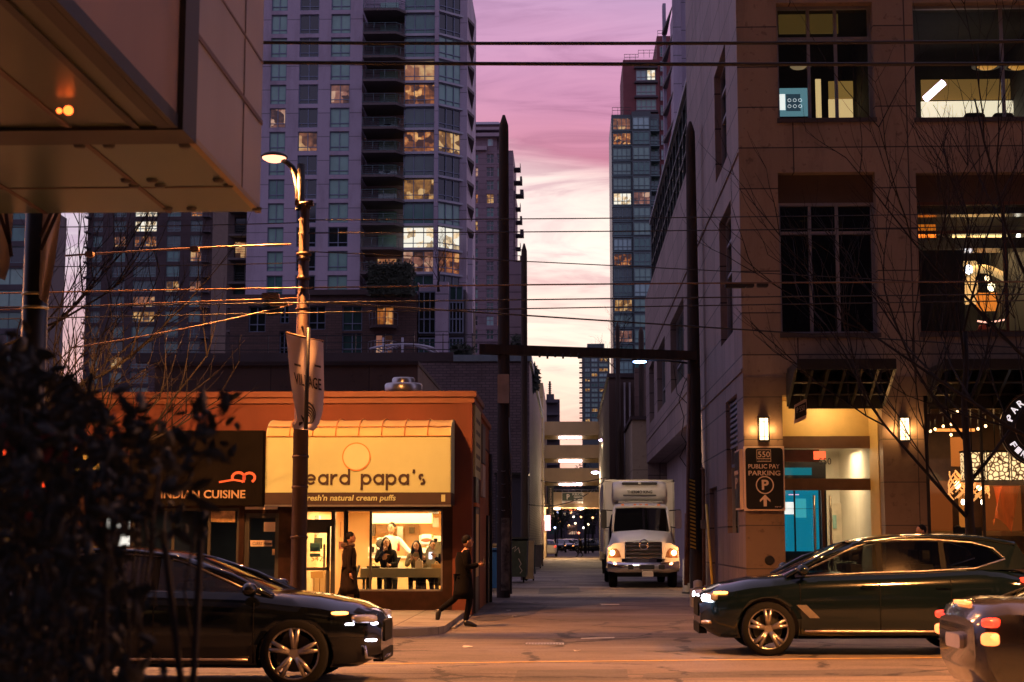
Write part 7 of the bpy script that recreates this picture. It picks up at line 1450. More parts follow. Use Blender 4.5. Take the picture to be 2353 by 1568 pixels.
def car(name, label, cat, k, paint, loc, yaw, headlit=True, taillit=True, plate=None, rims=True, group=None, detail=True):
    """k: profile tables of one body kind"""
    T = thing(name, label, cat, (0, 0, 0), group); L0, L1 = k['x0'], k['x1']; n = 40
    xs_ = sorted({L0 + (L1 - L0) * (.5 - .5 * math.cos(math.pi * i / n)) for i in range(n + 1)}); rows_ = []
    for x in xs_:
        zb_, zd, hw, hd = (lerp_tab(k[q], x) for q in ('zb', 'zd', 'hw', 'hd')); zs_ = zb_ + (zd - zb_) * k.get('sh', .74); zm = zb_ + (zd - zb_) * .32
        half = [(0, zb_), (hw * .80, zb_), (hw * .94, zb_ + .05), (hw * 1.0, zm), (hw * .985, (zm + zs_) / 2), (hw * 1.0, zs_), (hw * .965, zs_ + (zd - zs_) * .55), (hd, zd), (hd * .55, zd + k.get('crown', .035)), (0, zd + k.get('crown', .035) * 1.3)]
        rows_.append([(x, y, z) for y, z in half] + [(x, -y, z) for y, z in half[-2:0:-1]])
    m_ = MB(); m_.grid(rows_, close=True); o = len(rows_[0]); m_.f.append(tuple(range(o))); m_.sm.append(True); last = len(m_.v) - o; m_.f.append(tuple(range(last, last + o))[::-1]); m_.sm.append(True)
    me = m_.mesh('body'); tmp = bpy.data.objects.new('t', me); col.objects.link(tmp); cuts = []
    for wx in k['wx']:
        for s in (-1, 1):
            c_ = MB(); c_.lathe([(.001, -.22), (k['wr'] + .055, -.22), (k['wr'] + .055, .3), (.001, .3)], (wx, 0, k['wr']), axis='y', n=36)
            c_.v = [(a, s * (b + k['ww']), d) for a, b, d in c_.v]; co = bpy.data.objects.new('c', c_.mesh('c')); col.objects.link(co); cuts.append(co)
            md = tmp.modifiers.new('b', 'BOOLEAN'); md.operation = 'DIFFERENCE'; md.object = co; md.solver = 'EXACT'
    bpy.context.view_layer.update(); dg = bpy.context.evaluated_depsgraph_get(); me2 = bpy.data.meshes.new_from_object(tmp.evaluated_get(dg)); me2.name = 'body'
    for c_ in cuts + [tmp]: bpy.data.objects.remove(c_)
    me2.materials.clear(); me2.set_sharp_from_angle(angle=R(38)); link('body', me2, MATS[paint], T)
    for wx in k['wx']:
        for s in (-1, 1): wheel(T, wx, s * (k['ww'] - .06), k['wr'], s)
    # greenhouse
    gz = lambda x: lerp_tab(k['belt'], x); hz = lambda x, z: k['hw0'] - (k['hw0'] - k['hw1']) * max(0, min(1, (z - gz(x)) / (k['rz'] - gz(x) + .001))) * 1.0
    S = lambda x, z, s, off=0: (x, s * (hz(x, z) + off), z)
    rt = lambda x: lerp_tab(k['roof'], x)
    xa, xb = k['roof'][0][0], k['roof'][-1][0]; rx = [xb + (xa - xb) * i / 14 for i in range(15)]
    m_ = MB(); m_.grid([[S(x, rt(x), 1, .012)] + [(x, hz(x, rt(x)) * c, rt(x) + .05 * (1 - c * c)) for c in (.85, .5, 0, -.5, -.85)] + [S(x, rt(x), -1, .012)] for x in rx]); m_.build('roof', MATS[paint], T)
    for s in (-1, 1):
        m_ = MB(); m_.tube([S(x, rt(x) - .01, s, .0) for x in rx], .035, 8); m_.tube([S(k['cowl'], gz(k['cowl']), s, .0), S((k['cowl'] + xa) / 2, (gz(k['cowl']) + rt(xa)) / 2 + .03, s), S(xa, rt(xa) - .01, s)], .04, 8)
        dp = [(x, z) for x, z in k['dpil']]; m_.add([S(x, z, s, .008) for x, z in dp] + [S(x, z, s, -.05) for x, z in dp], [tuple(range(len(dp))), tuple(range(len(dp), 2 * len(dp)))] + [(i, (i + 1) % len(dp), len(dp) + (i + 1) % len(dp), len(dp) + i) for i in range(len(dp))]); m_.build('pillar', MATS[paint], T)
        for wpts in k['wins']:
            m2_ = MB(); m2_.add([S(x, z, s, -.012) for x, z in wpts], [tuple(range(len(wpts)))]); m2_.build('side_window', MATS['car_glass'], T)
        m_ = MB()
        for (x, z0_, x2, z1_) in k['bpil']: m_.add([S(x - .04, z0_, s, .004), S(x + .04, z0_, s, .004), S(x2 + .035, z1_, s, .004), S(x2 - .035, z1_, s, .004)], [(0, 1, 2, 3)])
        m_.build('door_pillar', MATS['trim_black'], T)
        if detail:
            m_ = MB(); m_.tube([S(x, z, s, .012) for x, z in k['chrome']], .012, 5); m_.build('window_trim', mat('trim_silver', (.28, .27, .28), .35, .9, var=0), T)
            m_ = MB()
            for hx in k['handles']: m_.rbox(hx - .11, hx + .11, s * (lerp_tab(k['hw'], hx)) - .02, s * (lerp_tab(k['hw'], hx)) + .03, k['hzz'], k['hzz'] + .035, .015); m_.build('door_handle', MATS[paint], T); m_ = MB()
            m_ = MB(); mx = k['cowl'] - .22; m_.ell((mx, s * (k['hw0'] + .17), gz(mx) + .09), .09, .12, .085, 12, 8); m_.cyl((mx, s * (k['hw0'] - .02), gz(mx) + .03), (mx, s * (k['hw0'] + .1), gz(mx) + .06), .025, n=6); m_.build('mirror', MATS[paint], T)
            m_ = MB(); m_.tube([(x, s * (lerp_tab(k['hw'], x) * 1.0 + .004), k['sill']) for x in [k['wx'][1] + .5 + (k['wx'][0] - k['wx'][1] - 1.0) * i / 8 for i in range(9)]], .018, 6); m_.build('sill_trim', mat('sill_trim', (.45, .36, .3), .35, .7, var=0), T)
            m_ = MB()
            for hx in k['doors']: m_.tube([(hx, s * (lerp_tab(k['hw'], hx) * q + .002), lerp_tab(k['zb'], hx) + (lerp_tab(k['zd'], hx) - lerp_tab(k['zb'], hx)) * v) for q, v in ((.955, .08), (1.0, .32), (.987, .55), (1.0, .74), (.97, .88))], .006, 4)
            m_.build('door_seams', MATS['trim_black'], T)
    a = k['cowl']; ww_ = lambda x, z, q: S(x, z, q)
    def pane(nm, x0_, z0_, x1_, z1_, bow):
        m2_ = MB(); m2_.grid([[(x0_ + (x1_ - x0_) * v + bow * (1 - c * c) * (1 - v * .5), c * (hz(x0_ + (x1_ - x0_) * v, z0_ + (z1_ - z0_) * v) - .02), z0_ + (z1_ - z0_) * v + .03 * (1 - c * c) * v) for c in (-1, -.6, -.2, .2, .6, 1)] for v in (0, .33, .66, 1)]); m2_.build(nm, MATS['car_glass'], T)
    pane('windscreen', a, gz(a) - .01, xa, rt(xa), .12); pane('rear_window', k['rw'], gz(k['rw']) - .01, xb, rt(xb), -.08)
    # cabin
    m_ = MB(); m_.box(k['rw'] + .1, a - .25, -k['hw1'], k['hw1'], .55, gz(0) - .18); m_.build('cabin_floor', MATS['seat_dark'], T)
    for sx in k['seats']:
        for s in (-1, 1): MB().rbox(sx - .08, sx + .08, s * .38 - .22, s * .38 + .22, .6, gz(0) + .12, .1, 'x').rbox(sx - .05, sx + .05, s * .38 - .11, s * .38 + .11, gz(0) + .16, gz(0) + .32, .05, 'x').build('seat', MATS['seat_dark'], T)
    # lights
    for s in (-1, 1):
        for nm, box_, m in k['lamps'] + ([('headlight_bulb', k['hl'], 'head_glow'), ('drl_strip', k['drl'], 'drl_glow')] if headlit else []):
            x0_, x1_, y0_, y1_, z0_, z1_ = box_; m2_ = MB()
            if m.startswith('tail') and not taillit: m = 'lens_red'
            c_ = ((x0_ + x1_) / 2, s * (y0_ + y1_) / 2, (z0_ + z1_) / 2); rows2 = []
            m2_.sell(c_, (x1_ - x0_) / 2, (y1_ - y0_) / 2, (z1_ - z0_) / 2, Matrix.Rotation(-s * k.get('lrot', .6) * (1 if x0_ > 0 else -1), 3, 'Z')); m2_.build(nm, MATS[m], T)
    fx = L1; zf = lerp_tab(k['zd'], fx - .05)
    for (nm, x0_, x1_, hy, z0_, z1_, m) in k['face']:
        m2_ = MB(); m2_.rbox(x0_, x1_, -hy, hy, z0_, z1_, min(.05, (z1_ - z0_) * .4), 'x'); m2_.build(nm, MATS[m], T)
    T.location = loc; deg(T, yaw); return T
suv = dict(x0=-2.32, x1=2.36, zb=[(-2.32, .42), (-2.2, .30), (-1.6, .24), (1.6, .22), (2.1, .24), (2.36, .36)], zd=[(-2.32, 1.02), (-2.2, 1.13), (-1.8, 1.19), (0, 1.13), (.95, 1.10), (1.6, 1.03), (2.05, .94), (2.25, .84), (2.36, .70)],
    hw=[(-2.32, .66), (-2.2, .82), (-1.8, .93), (0, .945), (1.4, .94), (1.9, .90), (2.2, .78), (2.36, .60)], hd=[(-2.32, .55), (-2.1, .72), (-1.5, .80), (.9, .80), (1.6, .76), (2.1, .66), (2.36, .45)], wx=[1.45, -1.40], wr=.37, ww=.90, crown=.03,
    belt=[(-2.1, 1.21), (-1.5, 1.19), (0, 1.13), (1.15, 1.08)], hw0=.80, hw1=.60, rz=1.64, cowl=1.18, roof=[(.22, 1.52), (0, 1.58), (-.5, 1.635), (-1.1, 1.645), (-1.6, 1.62), (-2.05, 1.55)], rw=-2.22,
    dpil=[(-1.45, 1.185), (-1.85, 1.32), (-1.70, 1.47), (-1.45, 1.56), (-1.5, 1.63), (-2.07, 1.55), (-2.24, 1.2), (-1.9, 1.18)],
    wins=[[(1.02, 1.09), (.16, 1.48), (-.12, 1.54), (-.12, 1.135)], [(-.16, 1.135), (-.16, 1.55), (-.6, 1.58), (-1.0, 1.58), (-1.0, 1.165)], [(-1.04, 1.168), (-1.04, 1.58), (-1.45, 1.55), (-1.70, 1.47), (-1.85, 1.34), (-1.45, 1.19)]],
    bpil=[(-.14, 1.13, -.14, 1.56), (-1.02, 1.165, -1.02, 1.58)], chrome=[(1.05, 1.085), (.5, 1.115), (0, 1.14), (-.8, 1.165), (-1.45, 1.20), (-1.88, 1.33), (-1.74, 1.48), (-1.45, 1.56), (-.9, 1.60), (-.4, 1.595), (0, 1.555), (.2, 1.49), (1.05, 1.10)],
    handles=[.05, -.98], hzz=.93, sill=.34, doors=[1.0, -.1, -1.08], seats=[.15, -.85], lamps=[('headlight', (2.06, 2.28, .46, .86, .74, .86), 'lens_clear'), ('fog_lamp', (2.16, 2.32, .5, .78, .42, .48), 'sill_trim'), ('turn_signal', (1.98, 2.18, .70, .88, .84, .88), 'amber_glow'), ('taillight', (-2.27, -2.02, .56, .90, 1.00, 1.08), 'tail_glow'), ('taillight', (-2.32, -2.08, .5, .86, .89, .97), 'tail_glow')],
    hl=(2.13, 2.295, .50, .87, .735, .845), drl=(2.28, 2.31, .6, .65, .76, .79), face=[('grille', 2.28, 2.375, .36, .52, .78, 'trim_black'), ('bumper_grille', 2.26, 2.372, .5, .28, .42, 'trim_black'), ('tailgate_plate', -2.335, -2.30, .26, .72, .84, 'poster_white')])
mat('sill_trim', (.45, .36, .3), .35, .7, var=0)
Xf = (1597 - 1305) / FPX * 22.9
C1 = car('car', 'dark sport utility car with glowing headlight driving left before the parking entrance', 'car', suv, 'paint_navy', (Xf + 2.36, 23.05, 0), 180)
MB().add([(1.06, .965, .70), (.92, .965, .70), (.74, .96, .52), (.88, .96, .52)], [(0, 1, 2, 3)]).build('fender_vent', MATS['rim_metal'], C1)
MB().add([(1.06, -.965, .70), (.92, -.965, .70), (.74, -.96, .52), (.88, -.96, .52)], [(0, 1, 2, 3)]).build('fender_vent', MATS['rim_metal'], C1)
Xf2 = (890 - 1305) / FPX * 17.9
s2 = dict(suv); s2['zd'] = [(a, b + .03) for a, b in suv['zd']]; s2['lamps'] = [('headlight', (1.98, 2.30, .50, .84, .76, .87), 'lens_clear'), ('turn_signal', (1.84, 2.02, .78, .92, .87, .91), 'amber_glow'), ('fog_lamp', (2.14, 2.30, .56, .76, .545, .575), 'drl_glow'), *suv['lamps'][3:]]
s2['hl'] = (2.10, 2.28, .60, .74, .79, .845); s2['drl'] = (1.95, 2.36, .71, .77, .74, .775)
C2 = car('car', 'black sport utility car driving right with bright running light beside the shrub', 'car', s2, 'paint_black', (Xf2 - 2.36, 18.1, 0), 0)
C2.scale = (1, 1, .9)
for c_ in kids(C2):
    if c_.name.startswith('wheel'): c_.scale = (1, 1, 1 / .9)
m_ = MB()
for s in (-1, 1): m_.tube([(2.20, s * .80, .50), (2.22, s * .78, .36), (2.34, s * .5, .33)], .02, 6)
m_.tube([(2.34, -.5, .33), (2.38, 0, .33), (2.34, .5, .33)], .02, 6); m_.build('bumper_trim', MATS['chrome'], C2)
sedan = dict(x0=-2.40, x1=2.36, zb=[(-2.40, .50), (-2.30, .34), (-1.8, .24), (1.6, .20), (2.36, .34)], zd=[(-2.40, .90), (-2.32, 1.02), (-2.1, 1.07), (-1.6, 1.06), (0, .98), (.95, .95), (1.9, .84), (2.36, .62)],
    hw=[(-2.40, .64), (-2.30, .78), (-1.9, .89), (0, .92), (1.5, .90), (2.1, .80), (2.36, .58)], hd=[(-2.40, .58), (-2.2, .68), (-1.5, .74), (.9, .76), (1.9, .64), (2.36, .42)], wx=[1.42, -1.42], wr=.335, ww=.87, crown=.03,
    belt=[(-1.9, 1.06), (0, .98), (1.1, .94)], hw0=.76, hw1=.56, rz=1.43, cowl=1.05, roof=[(.25, 1.36), (-.1, 1.42), (-.7, 1.42), (-1.05, 1.36)], rw=-1.82,
    dpil=[(-1.0, 1.03), (-1.25, 1.18), (-1.0, 1.33), (-1.1, 1.36), (-1.8, 1.08), (-1.75, 1.05)], wins=[[(.95, .96), (.2, 1.32), (-.1, 1.37), (-.1, .985)], [(-.14, .985), (-.14, 1.37), (-.7, 1.37), (-1.0, 1.31), (-1.22, 1.18), (-1.0, 1.04)]],
    bpil=[(-.12, .98, -.12, 1.38)], chrome=[(.98, .955), (0, .99), (-1.0, 1.04), (-1.25, 1.18), (-1.0, 1.33), (-.6, 1.39), (-.1, 1.385), (.2, 1.33), (.98, .97)], handles=[.05, -.9], hzz=.80, sill=.30, doors=[.95, -.1, -1.05], seats=[.15, -.8],
    lamps=[('headlight', (2.08, 2.3, .42, .80, .62, .74), 'lens_clear'), ('taillight', (-2.335, -2.20, .54, .90, .72, .83), 'tail_hot'), ('taillight', (-2.33, -2.20, .56, .90, .87, .95), 'tail_glow')],
    hl=(2.12, 2.31, .52, .74, .64, .71), drl=(2.28, 2.31, .6, .65, .66, .69), face=[('grille', 2.28, 2.372, .4, .42, .58, 'trim_black'), ('number_plate', -2.435, -2.40, .26, .66, .78, 'poster_white'), ('brake_lamp', -2.36, -2.31, .22, 1.035, 1.065, 'tail_hot')])
C3 = car('car', 'grey saloon car with glowing orange red tail lamps cut off at the right edge', 'car', sedan, 'paint_grey', (3.42 + 2.4, 14.15, 0), 0)
light('POINT', 'brake_light', (3.2, 14.1, .8), 6, (1, .2, .05), None, .15) if False else None
# small cars beyond the skybridges
small = car('car', 'small white car parked tail on at the left wall below the skybridges', 'car', suv, 'paint_white', (ax(1258, 172), 172, 0), 90, headlit=False, detail=False)
small.location = (ax(1259, 152), 151, 0); small.scale = (.95, .95, .95)
def cpy(px, Y, rz, lab, paint=None):
    p = dup(small, (ax(px, Y), Y, 0), R(rz), lab, 'cars beyond the skybridges'); p.scale = (1, 1, 1)
    for c_ in kids(p):
        if c_.name.split('.')[0] in ('body', 'roof', 'pillar', 'mirror'):
            c_.data = c_.data.copy(); c_.data.materials.clear(); c_.data.materials.append(MATS[paint or 'paint_navy'])
    return p
small['group'] = 'cars beyond the skybridges'
cpy(1358, 186, 180, 'dark hatchback crossing the far street behind the walker'); cpy(1284, 196, -90, 'dark van like car facing us left of the far row'); cpy(1303, 222, -80, 'dark parked car second from the left in the far row', 'paint_grey'); cpy(1318, 228, -70, 'dark parked car in the middle of the far row'); cpy(1334, 224, 180, 'dark car broadside at the right of the far row', 'paint_grey')
# ------------------------------------------------------------ delivery truck, facing the camera
TK = thing('delivery_truck', 'white refrigerated delivery truck with chrome grille parked facing out of the alley', 'truck', (0, 0, 0))
W = 'white_paint'
m_ = MB(); m_.rbox(-1.25, 1.25, 3.0, 9.2, 1.12, 3.68, .06); m_.build('cargo_box', MATS[W], TK)
m_ = MB()
for (x, z0_, z1_) in ((-1.26, 1.1, 3.7), (1.20, 1.1, 3.7)): m_.box(x, x + .06, 2.96, 3.04, z0_, z1_)
m_.box(-1.26, 1.26, 2.96, 3.04, 3.64, 3.71); m_.box(-1.2, 1.2, 2.95, 3.0, 1.1, 1.2); m_.build('box_edge_trim', MATS['steel'], TK)
m_ = MB()
for k in range(9): m_.box(-1.262, -1.252, 3.5 + .62 * k, 3.53 + .62 * k, 1.15, 3.62)
m_.build('side_ribs', MATS['steel'], TK)
ru = MB(); prof = [(2.96, 2.62), (2.50, 2.66), (2.30, 2.86), (2.26, 3.16), (2.34, 3.50), (2.52, 3.62), (2.96, 3.64)]
rows_ = []
for x in [-1, -.97, -.9, -.75, -.4, 0, .4, .75, .9, .97, 1]:
    q = 1 - .16 * max(0, (abs(x) - .75) / .25) ** 2; rows_.append([(x * .93, 2.96 - (2.96 - y) * q, 3.13 + (z - 3.13) * (q if abs(x) > .8 else 1)) for y, z in prof])
ru.grid(rows_); ru.f += [tuple(range(len(prof))), tuple(range(10 * len(prof), 11 * len(prof)))]; ru.sm += [False, False]; RU = ru.build('refrigeration_unit', MATS[W], TK)
MB().rbox(-.62, .62, 2.24, 2.40, 3.44, 3.56, .05).build('upper_vent', MATS['black_plastic'], RU); MB().rbox(-.58, .58, 2.24, 2.34, 2.88, 2.93, .02).build('lower_vent', MATS['black_plastic'], RU)
txt('THERMO KING', MATS['black_plastic'], RU, -.44, .44, 3.0, 3.14, 2.255, bold=.02, depth=.03); MB().box(-.05, .05, 2.22, 2.24, 3.45, 3.55).build('emblem', MATS['steel'], RU)
m_ = MB(); m_.box(-.75, .8, 2.2, 2.28, 2.54, 2.59)
for x in (-.7, -.55, .5, .65): m_.cyl((x, 2.35, 2.3), (x, 2.35, 2.58), .025)
m_.build('unit_frame', MATS['steel'], TK)
m_ = MB()
for k in range(4): m_.tube([(-.75 + .03 * k, 2.7, 2.62), (-.98 + .03 * k, 2.6, 2.45), (-1.05 + .03 * k, 2.6, 2.0), (-1.05 + .03 * k, 2.65, 1.2)], .018, 6)
m_.build('hoses', MATS['rubber'], TK)
# cab
m_ = MB(); cr_ = [(1.35, 1.10, 1.0), (1.35, 1.45, .98), (1.50, 2.00, .93), (1.66, 2.22, .88), (1.85, 2.30, .86), (2.7, 2.30, .86)]
for s_ in (-1, 1): m_.grid([[(s_ * w_, y, z), (s_ * w_, 2.75, z)] for y, z, w_ in cr_])
m_.grid([[(-w_ * c, y, z + .05 * (1 - c * c)) for c in (1, .6, 0, -.6, -1)] for y, z, w_ in cr_[3:]]); m_.grid([[(-1.0, 2.75, 1.1), (1.0, 2.75, 1.1)], [(-.86, 2.75, 2.3), (.86, 2.75, 2.3)]], smooth=False); m_.grid([[(-1.0, 1.36, 1.0), (1.0, 1.36, 1.0)], [(-.99, 1.34, 1.45), (.99, 1.34, 1.45)]], smooth=False)
for s_ in (-1, 1): m_.tube([(s_ * .98, 1.36, 1.45), (s_ * .93, 1.52, 2.0), (s_ * .88, 1.66, 2.2)], .05, 8)
m_.tube([(-.88, 1.66, 2.2), (0, 1.60, 2.24), (.88, 1.66, 2.2)], .05, 8); CB = m_.build('cab', MATS[W], TK)
m_ = MB(); m_.grid([[(x * (.95 - .07 * v), 1.30 + .28 * v - .04 * (1 - x * x), 1.45 + .73 * v) for x in (-1, -.6, -.2, .2, .6, 1)] for v in (0, .5, 1)]); m_.build('windscreen', MATS['car_glass'], CB)
MB().box(-.9, .9, 2.0, 2.7, 1.0, 2.2).build('cabin_interior', MATS['seat_dark'], TK)
for s_ in (-1, 1): MB().add([(s_ * 1.0, 1.5, 1.5), (s_ * 1.0, 2.5, 1.5), (s_ * .93, 2.5, 2.1), (s_ * .94, 1.7, 2.1)], [(0, 1, 2, 3)]).build('side_window', MATS['pane_dark'], CB)
m_ = MB()
for x in (-.62, -.2, 0, .2, .62): m_ = MB(); m_.rbox(x - .05, x + .05, 1.58, 1.70, 2.26, 2.31, .02); m_.build('marker_lamp', mat('marker_amber', (.6, .2, .08), .3, var=0, emit=(1, .3, .1), es=.25), CB)
# hood and fenders
m_ = MB(); rows_ = []
for y, w_, z, e in ((.12, .70, 1.15, .55), (.30, .78, 1.26, .6), (.7, .86, 1.36, .7), (1.1, .93, 1.43, .8), (1.36, .99, 1.46, .95)):
    rows_.append([(-w_ * 1.16, y, z - .48), (-w_ * 1.05, y, z - .20), (-w_, y, z - .06), (-w_ * .8, y, z), (0, y, z + .05), (w_ * .8, y, z), (w_, y, z - .06), (w_ * 1.05, y, z - .2), (w_ * 1.16, y, z - .48)])
m_.grid(rows_); m_.grid([rows_[0], [(x * .96, .10, .62) for x, y, z in rows_[0]]]); HD = m_.build('hood', MATS[W], TK)
for s_ in (-1, 1):
    m_ = MB(); rows_ = []
    for a in range(0, 181, 15):
        an = R(a); rr = .62; y = .78 - rr * math.cos(an); z = .50 + .60 * math.sin(an); rows_.append([(s_ * x, y, z - d) for x, d in ((.72, 0), (.95, .01), (1.12, .05), (1.2, .12), (1.22, .2))])
    m_.grid(rows_); m_.add([(s_ * .72, .14, .5), (s_ * 1.19, .16, .5), (s_ * 1.18, .18, .95), (s_ * .95, .16, 1.08), (s_ * .72, .14, 1.1)], [(0, 1, 2, 3, 4)]); m_.build('fender', MATS[W], TK)
    m_ = MB(); m_.add([(s_ * .74, .09, .66), (s_ * 1.16, .15, .64), (s_ * 1.17, .16, .90), (s_ * .90, .12, .93), (s_ * .80, .10, .84)], [(0, 1, 2, 3, 4)]); HL = m_.build('headlight', mat('truck_lens', (.45, .25, .15), .1, .6, var=0), TK)
    MB().ell((s_ * 1.03, .10, .80), .075, .03, .075).build('bulb', mat('truck_bulb', (1, 1, 1), .3, var=0, emit=(1, .72, .42), es=20), HL)
    MB().ell((s_ * 1.13, .14, .92), .04, .03, .05).build('turn_lamp', MATS['amber_glow'], HL)
    m_ = MB(); m_.tube([(s_ * .98, 1.5, 2.1), (s_ * 1.35, 1.45, 2.12), (s_ * 1.38, 1.45, 2.05)], .018, 6); m_.tube([(s_ * .98, 1.5, 1.6), (s_ * 1.30, 1.45, 1.55)], .018, 6); m_.rbox(s_ * 1.28 - .10, s_ * 1.28 + .10, 1.42, 1.50, 1.55, 2.1, .05); m_.build('mirror', MATS['black_plastic'], TK)
    MB().rbox(s_ * 1.28 - .11, s_ * 1.28 + .11, 1.40, 1.419, 1.54, 2.11, .05).build('mirror_housing', MATS['chrome'], TK) if s_ > 0 else None
for s_ in (-1, 1):
    for (wy, dbl) in ((.78, 0), (7.2, 1)):
        t_ = MB(); t_.lathe([(.28, s_ * .86), (.46, s_ * .86), (.5, s_ * .9), (.5, s_ * 1.10), (.46, s_ * 1.14), (.28, s_ * 1.14)], (0, wy, .5), axis='x', n=26); t_.v = [(x, y, z) for x, y, z in t_.v]; W_ = t_.build('wheel', MATS['rubber'], TK); MB().lathe([(.28, s_ * 1.12), (.2, s_ * 1.05), (.001, s_ * 1.08)], (0, wy, .5), axis='x', n=18).build('rim', MATS['steel'], W_)
GR = MB(); GR.rbox(-.62, .62, .02, .10, .60, 1.12, .04).build('grille', MATS['black_plastic'], TK); gm = MB()
for z in (.62, .74, .86, .98, 1.08): gm.rbox(-.60, .60, -.03, .03, z, z + .045, .015)
for x in (-.62, .58): gm.rbox(x, x + .045, -.02, .03, .60, 1.12, .015)
gm.build('grille_bars', MATS['chrome'], TK)
em = MB(); em.lathe([(.13, -.05), (.15, -.07), (.17, -.05), (.15, -.03), (.13, -.05)], (.02, 0, 1.04), axis='y', n=22); em.cyl((-.13, -.05, 1.04), (.17, -.05, 1.04), .018, n=6); em.build('emblem', MATS['chrome'], TK)
bp = MB(); zr = [(.52, .0), (.49, -.1), (.30, -.12), (.20, -.04), (.20, .06)]
rows_ = []
for x in (-1.2, -1.12, -.9, -.5, 0, .5, .9, 1.12, 1.2): rows_.append([(x, y + .22 * max(0, (abs(x) - .7) / .5) ** 2 + .0, z + (.03 if abs(x) > 1.0 else 0)) for z, y in zr])
bp.grid(rows_); BP = bp.build('bumper', MATS['chrome'], TK)
for (x0_, x1_) in ((-.52, -.34), (-.14, .36), (.50, .70)): MB().rbox(x0_, x1_, -.135, -.10, .30, .43, .02).build('bumper_opening', MATS['black_plastic'], BP)
pl_ = MB(); pl_.rbox(-.06, .32, -.15, -.13, .08, .26, .02); PL_ = pl_.build('number_plate', MATS['poster_white'], TK)
m_ = MB(); m_.box(-1.1, 1.1, .3, 8.8, .45, .6); m_.box(-.9, .9, .5, .7, .35, .5); m_.build('chassis', MATS['black_metal'], TK)
m_ = MB(); m_.tube([(-1.3, 3.2, .9), (-1.3, 3.2, .55)], .02, 5); m_.box(-1.3, -1.24, 3.1, 3.6, .4, .9); m_.build('mudguard', MATS['rubber'], TK)
TKP = [c_ for c_ in kids(TK) if c_.name.split('.')[0] in ('cab', 'hood', 'fender', 'headlight', 'grille', 'grille_bars', 'emblem', 'bumper', 'number_plate', 'mirror', 'mirror_housing', 'cabin_interior')]
for c_ in TKP + [d_ for c_ in TKP for d_ in kids(c_)]:
    for v in c_.data.vertices: v.co.z = v.co.z * 1.1 + .28
for c_ in [RU] + kids(RU):
    for v in c_.data.vertices: v.co.z = 3.68 - (3.68 - v.co.z) * .70
for c_ in kids(TK):
    if c_.name.startswith('unit_frame'):
        for v in c_.data.vertices: v.co.z += .34
TK.location = (ax(1478, 53), 53, 0); TK.rotation_euler = (0, 0, 0)
for s_ in (-1, 1): light('POINT', 'headlamp_light', (s_ * 1.16, -.25, 1.15), 22, (1, .36, .08), None, .08).parent = TK
# ------------------------------------------------------------ people
mat('skin', (.34, .17, .10), .55, var=.05); mat('hair_black', (.004, .003, .003), .7, spec=.15, var=.3, scale=40, stretch=(1, 1, .1)); mat('coat_black', (.005, .0045, .005), .95, spec=.1, var=.3, scale=8); mat('coat_brown', (.016, .010, .008), .95, spec=.1, var=.4, scale=9)
mat('trousers_dark', (.006, .006, .007), .9, spec=.1, var=.2); mat('shoe_black', (.01, .01, .01), .4, var=0); mat('shirt_white', (.5, .47, .42), .8, var=.05); mat('top_olive', (.12, .09, .05), .85, var=.3); mat('fur_brown', (.07, .04, .025), 1.0, var=.5, scale=25, bump=1.0)
JT = dict(pel=(0, 0, .93), wai=(0, .01, 1.07), che=(0, .0, 1.27), nb=(0, -.01, 1.43), nk=(0, .01, 1.50), sL=(-.18, -.01, 1.38), eL=(-.22, .0, 1.10), wL=(-.21, .06, .87), sR=(.18, -.01, 1.38), eR=(.22, .0, 1.10), wR=(.21, .06, .87),
          hL=(-.09, 0, .89), kL=(-.10, .02, .49), aL=(-.10, 0, .09), tL=(-.11, .16, .03), hR=(.09, 0, .89), kR=(.10, .02, .49), aR=(.10, 0, .09), tR=(.11, .16, .03))
RAD = dict(pel=.115, wai=.10, che=.125, nb=.065, nk=.05, s=.06, e=.042, w=.026, h=.085, k=.055, a=.038, t=.03)
def skin_mesh(J, names, edges, grow, root):
    me = bpy.data.meshes.new('s'); bm = bmesh.new(); ly = bm.verts.layers.skin.verify(); vs = {}
    for n_ in names:
        v = bm.verts.new(J[n_]); r = RAD.get(n_, RAD.get(n_[0], .03)) + grow; v[ly].radius = (r * (1.15 if n_ in ('che', 'pel') else 1), r * .92); v[ly].use_root = (n_ == root); vs[n_] = v
    for a, b in edges: bm.edges.new((vs[a], vs[b]))
    bm.to_mesh(me); bm.free(); o = bpy.data.objects.new('s', me); col.objects.link(o); o.modifiers.new('k', 'SKIN').use_smooth_shade = True; sb = o.modifiers.new('u', 'SUBSURF'); sb.levels = 1; sb.render_levels = 1
    dg = bpy.context.evaluated_depsgraph_get(); m2_ = bpy.data.meshes.new_from_object(o.evaluated_get(dg)); bpy.data.objects.remove(o); return m2_
TOR = [('pel', 'wai'), ('wai', 'che'), ('che', 'nb')]; ARM = [('che', 'sL'), ('sL', 'eL'), ('eL', 'wL'), ('che', 'sR'), ('sR', 'eR'), ('eR', 'wR')]; LEG = [('pel', 'hL'), ('hL', 'kL'), ('kL', 'aL'), ('pel', 'hR'), ('hR', 'kR'), ('kR', 'aR')]
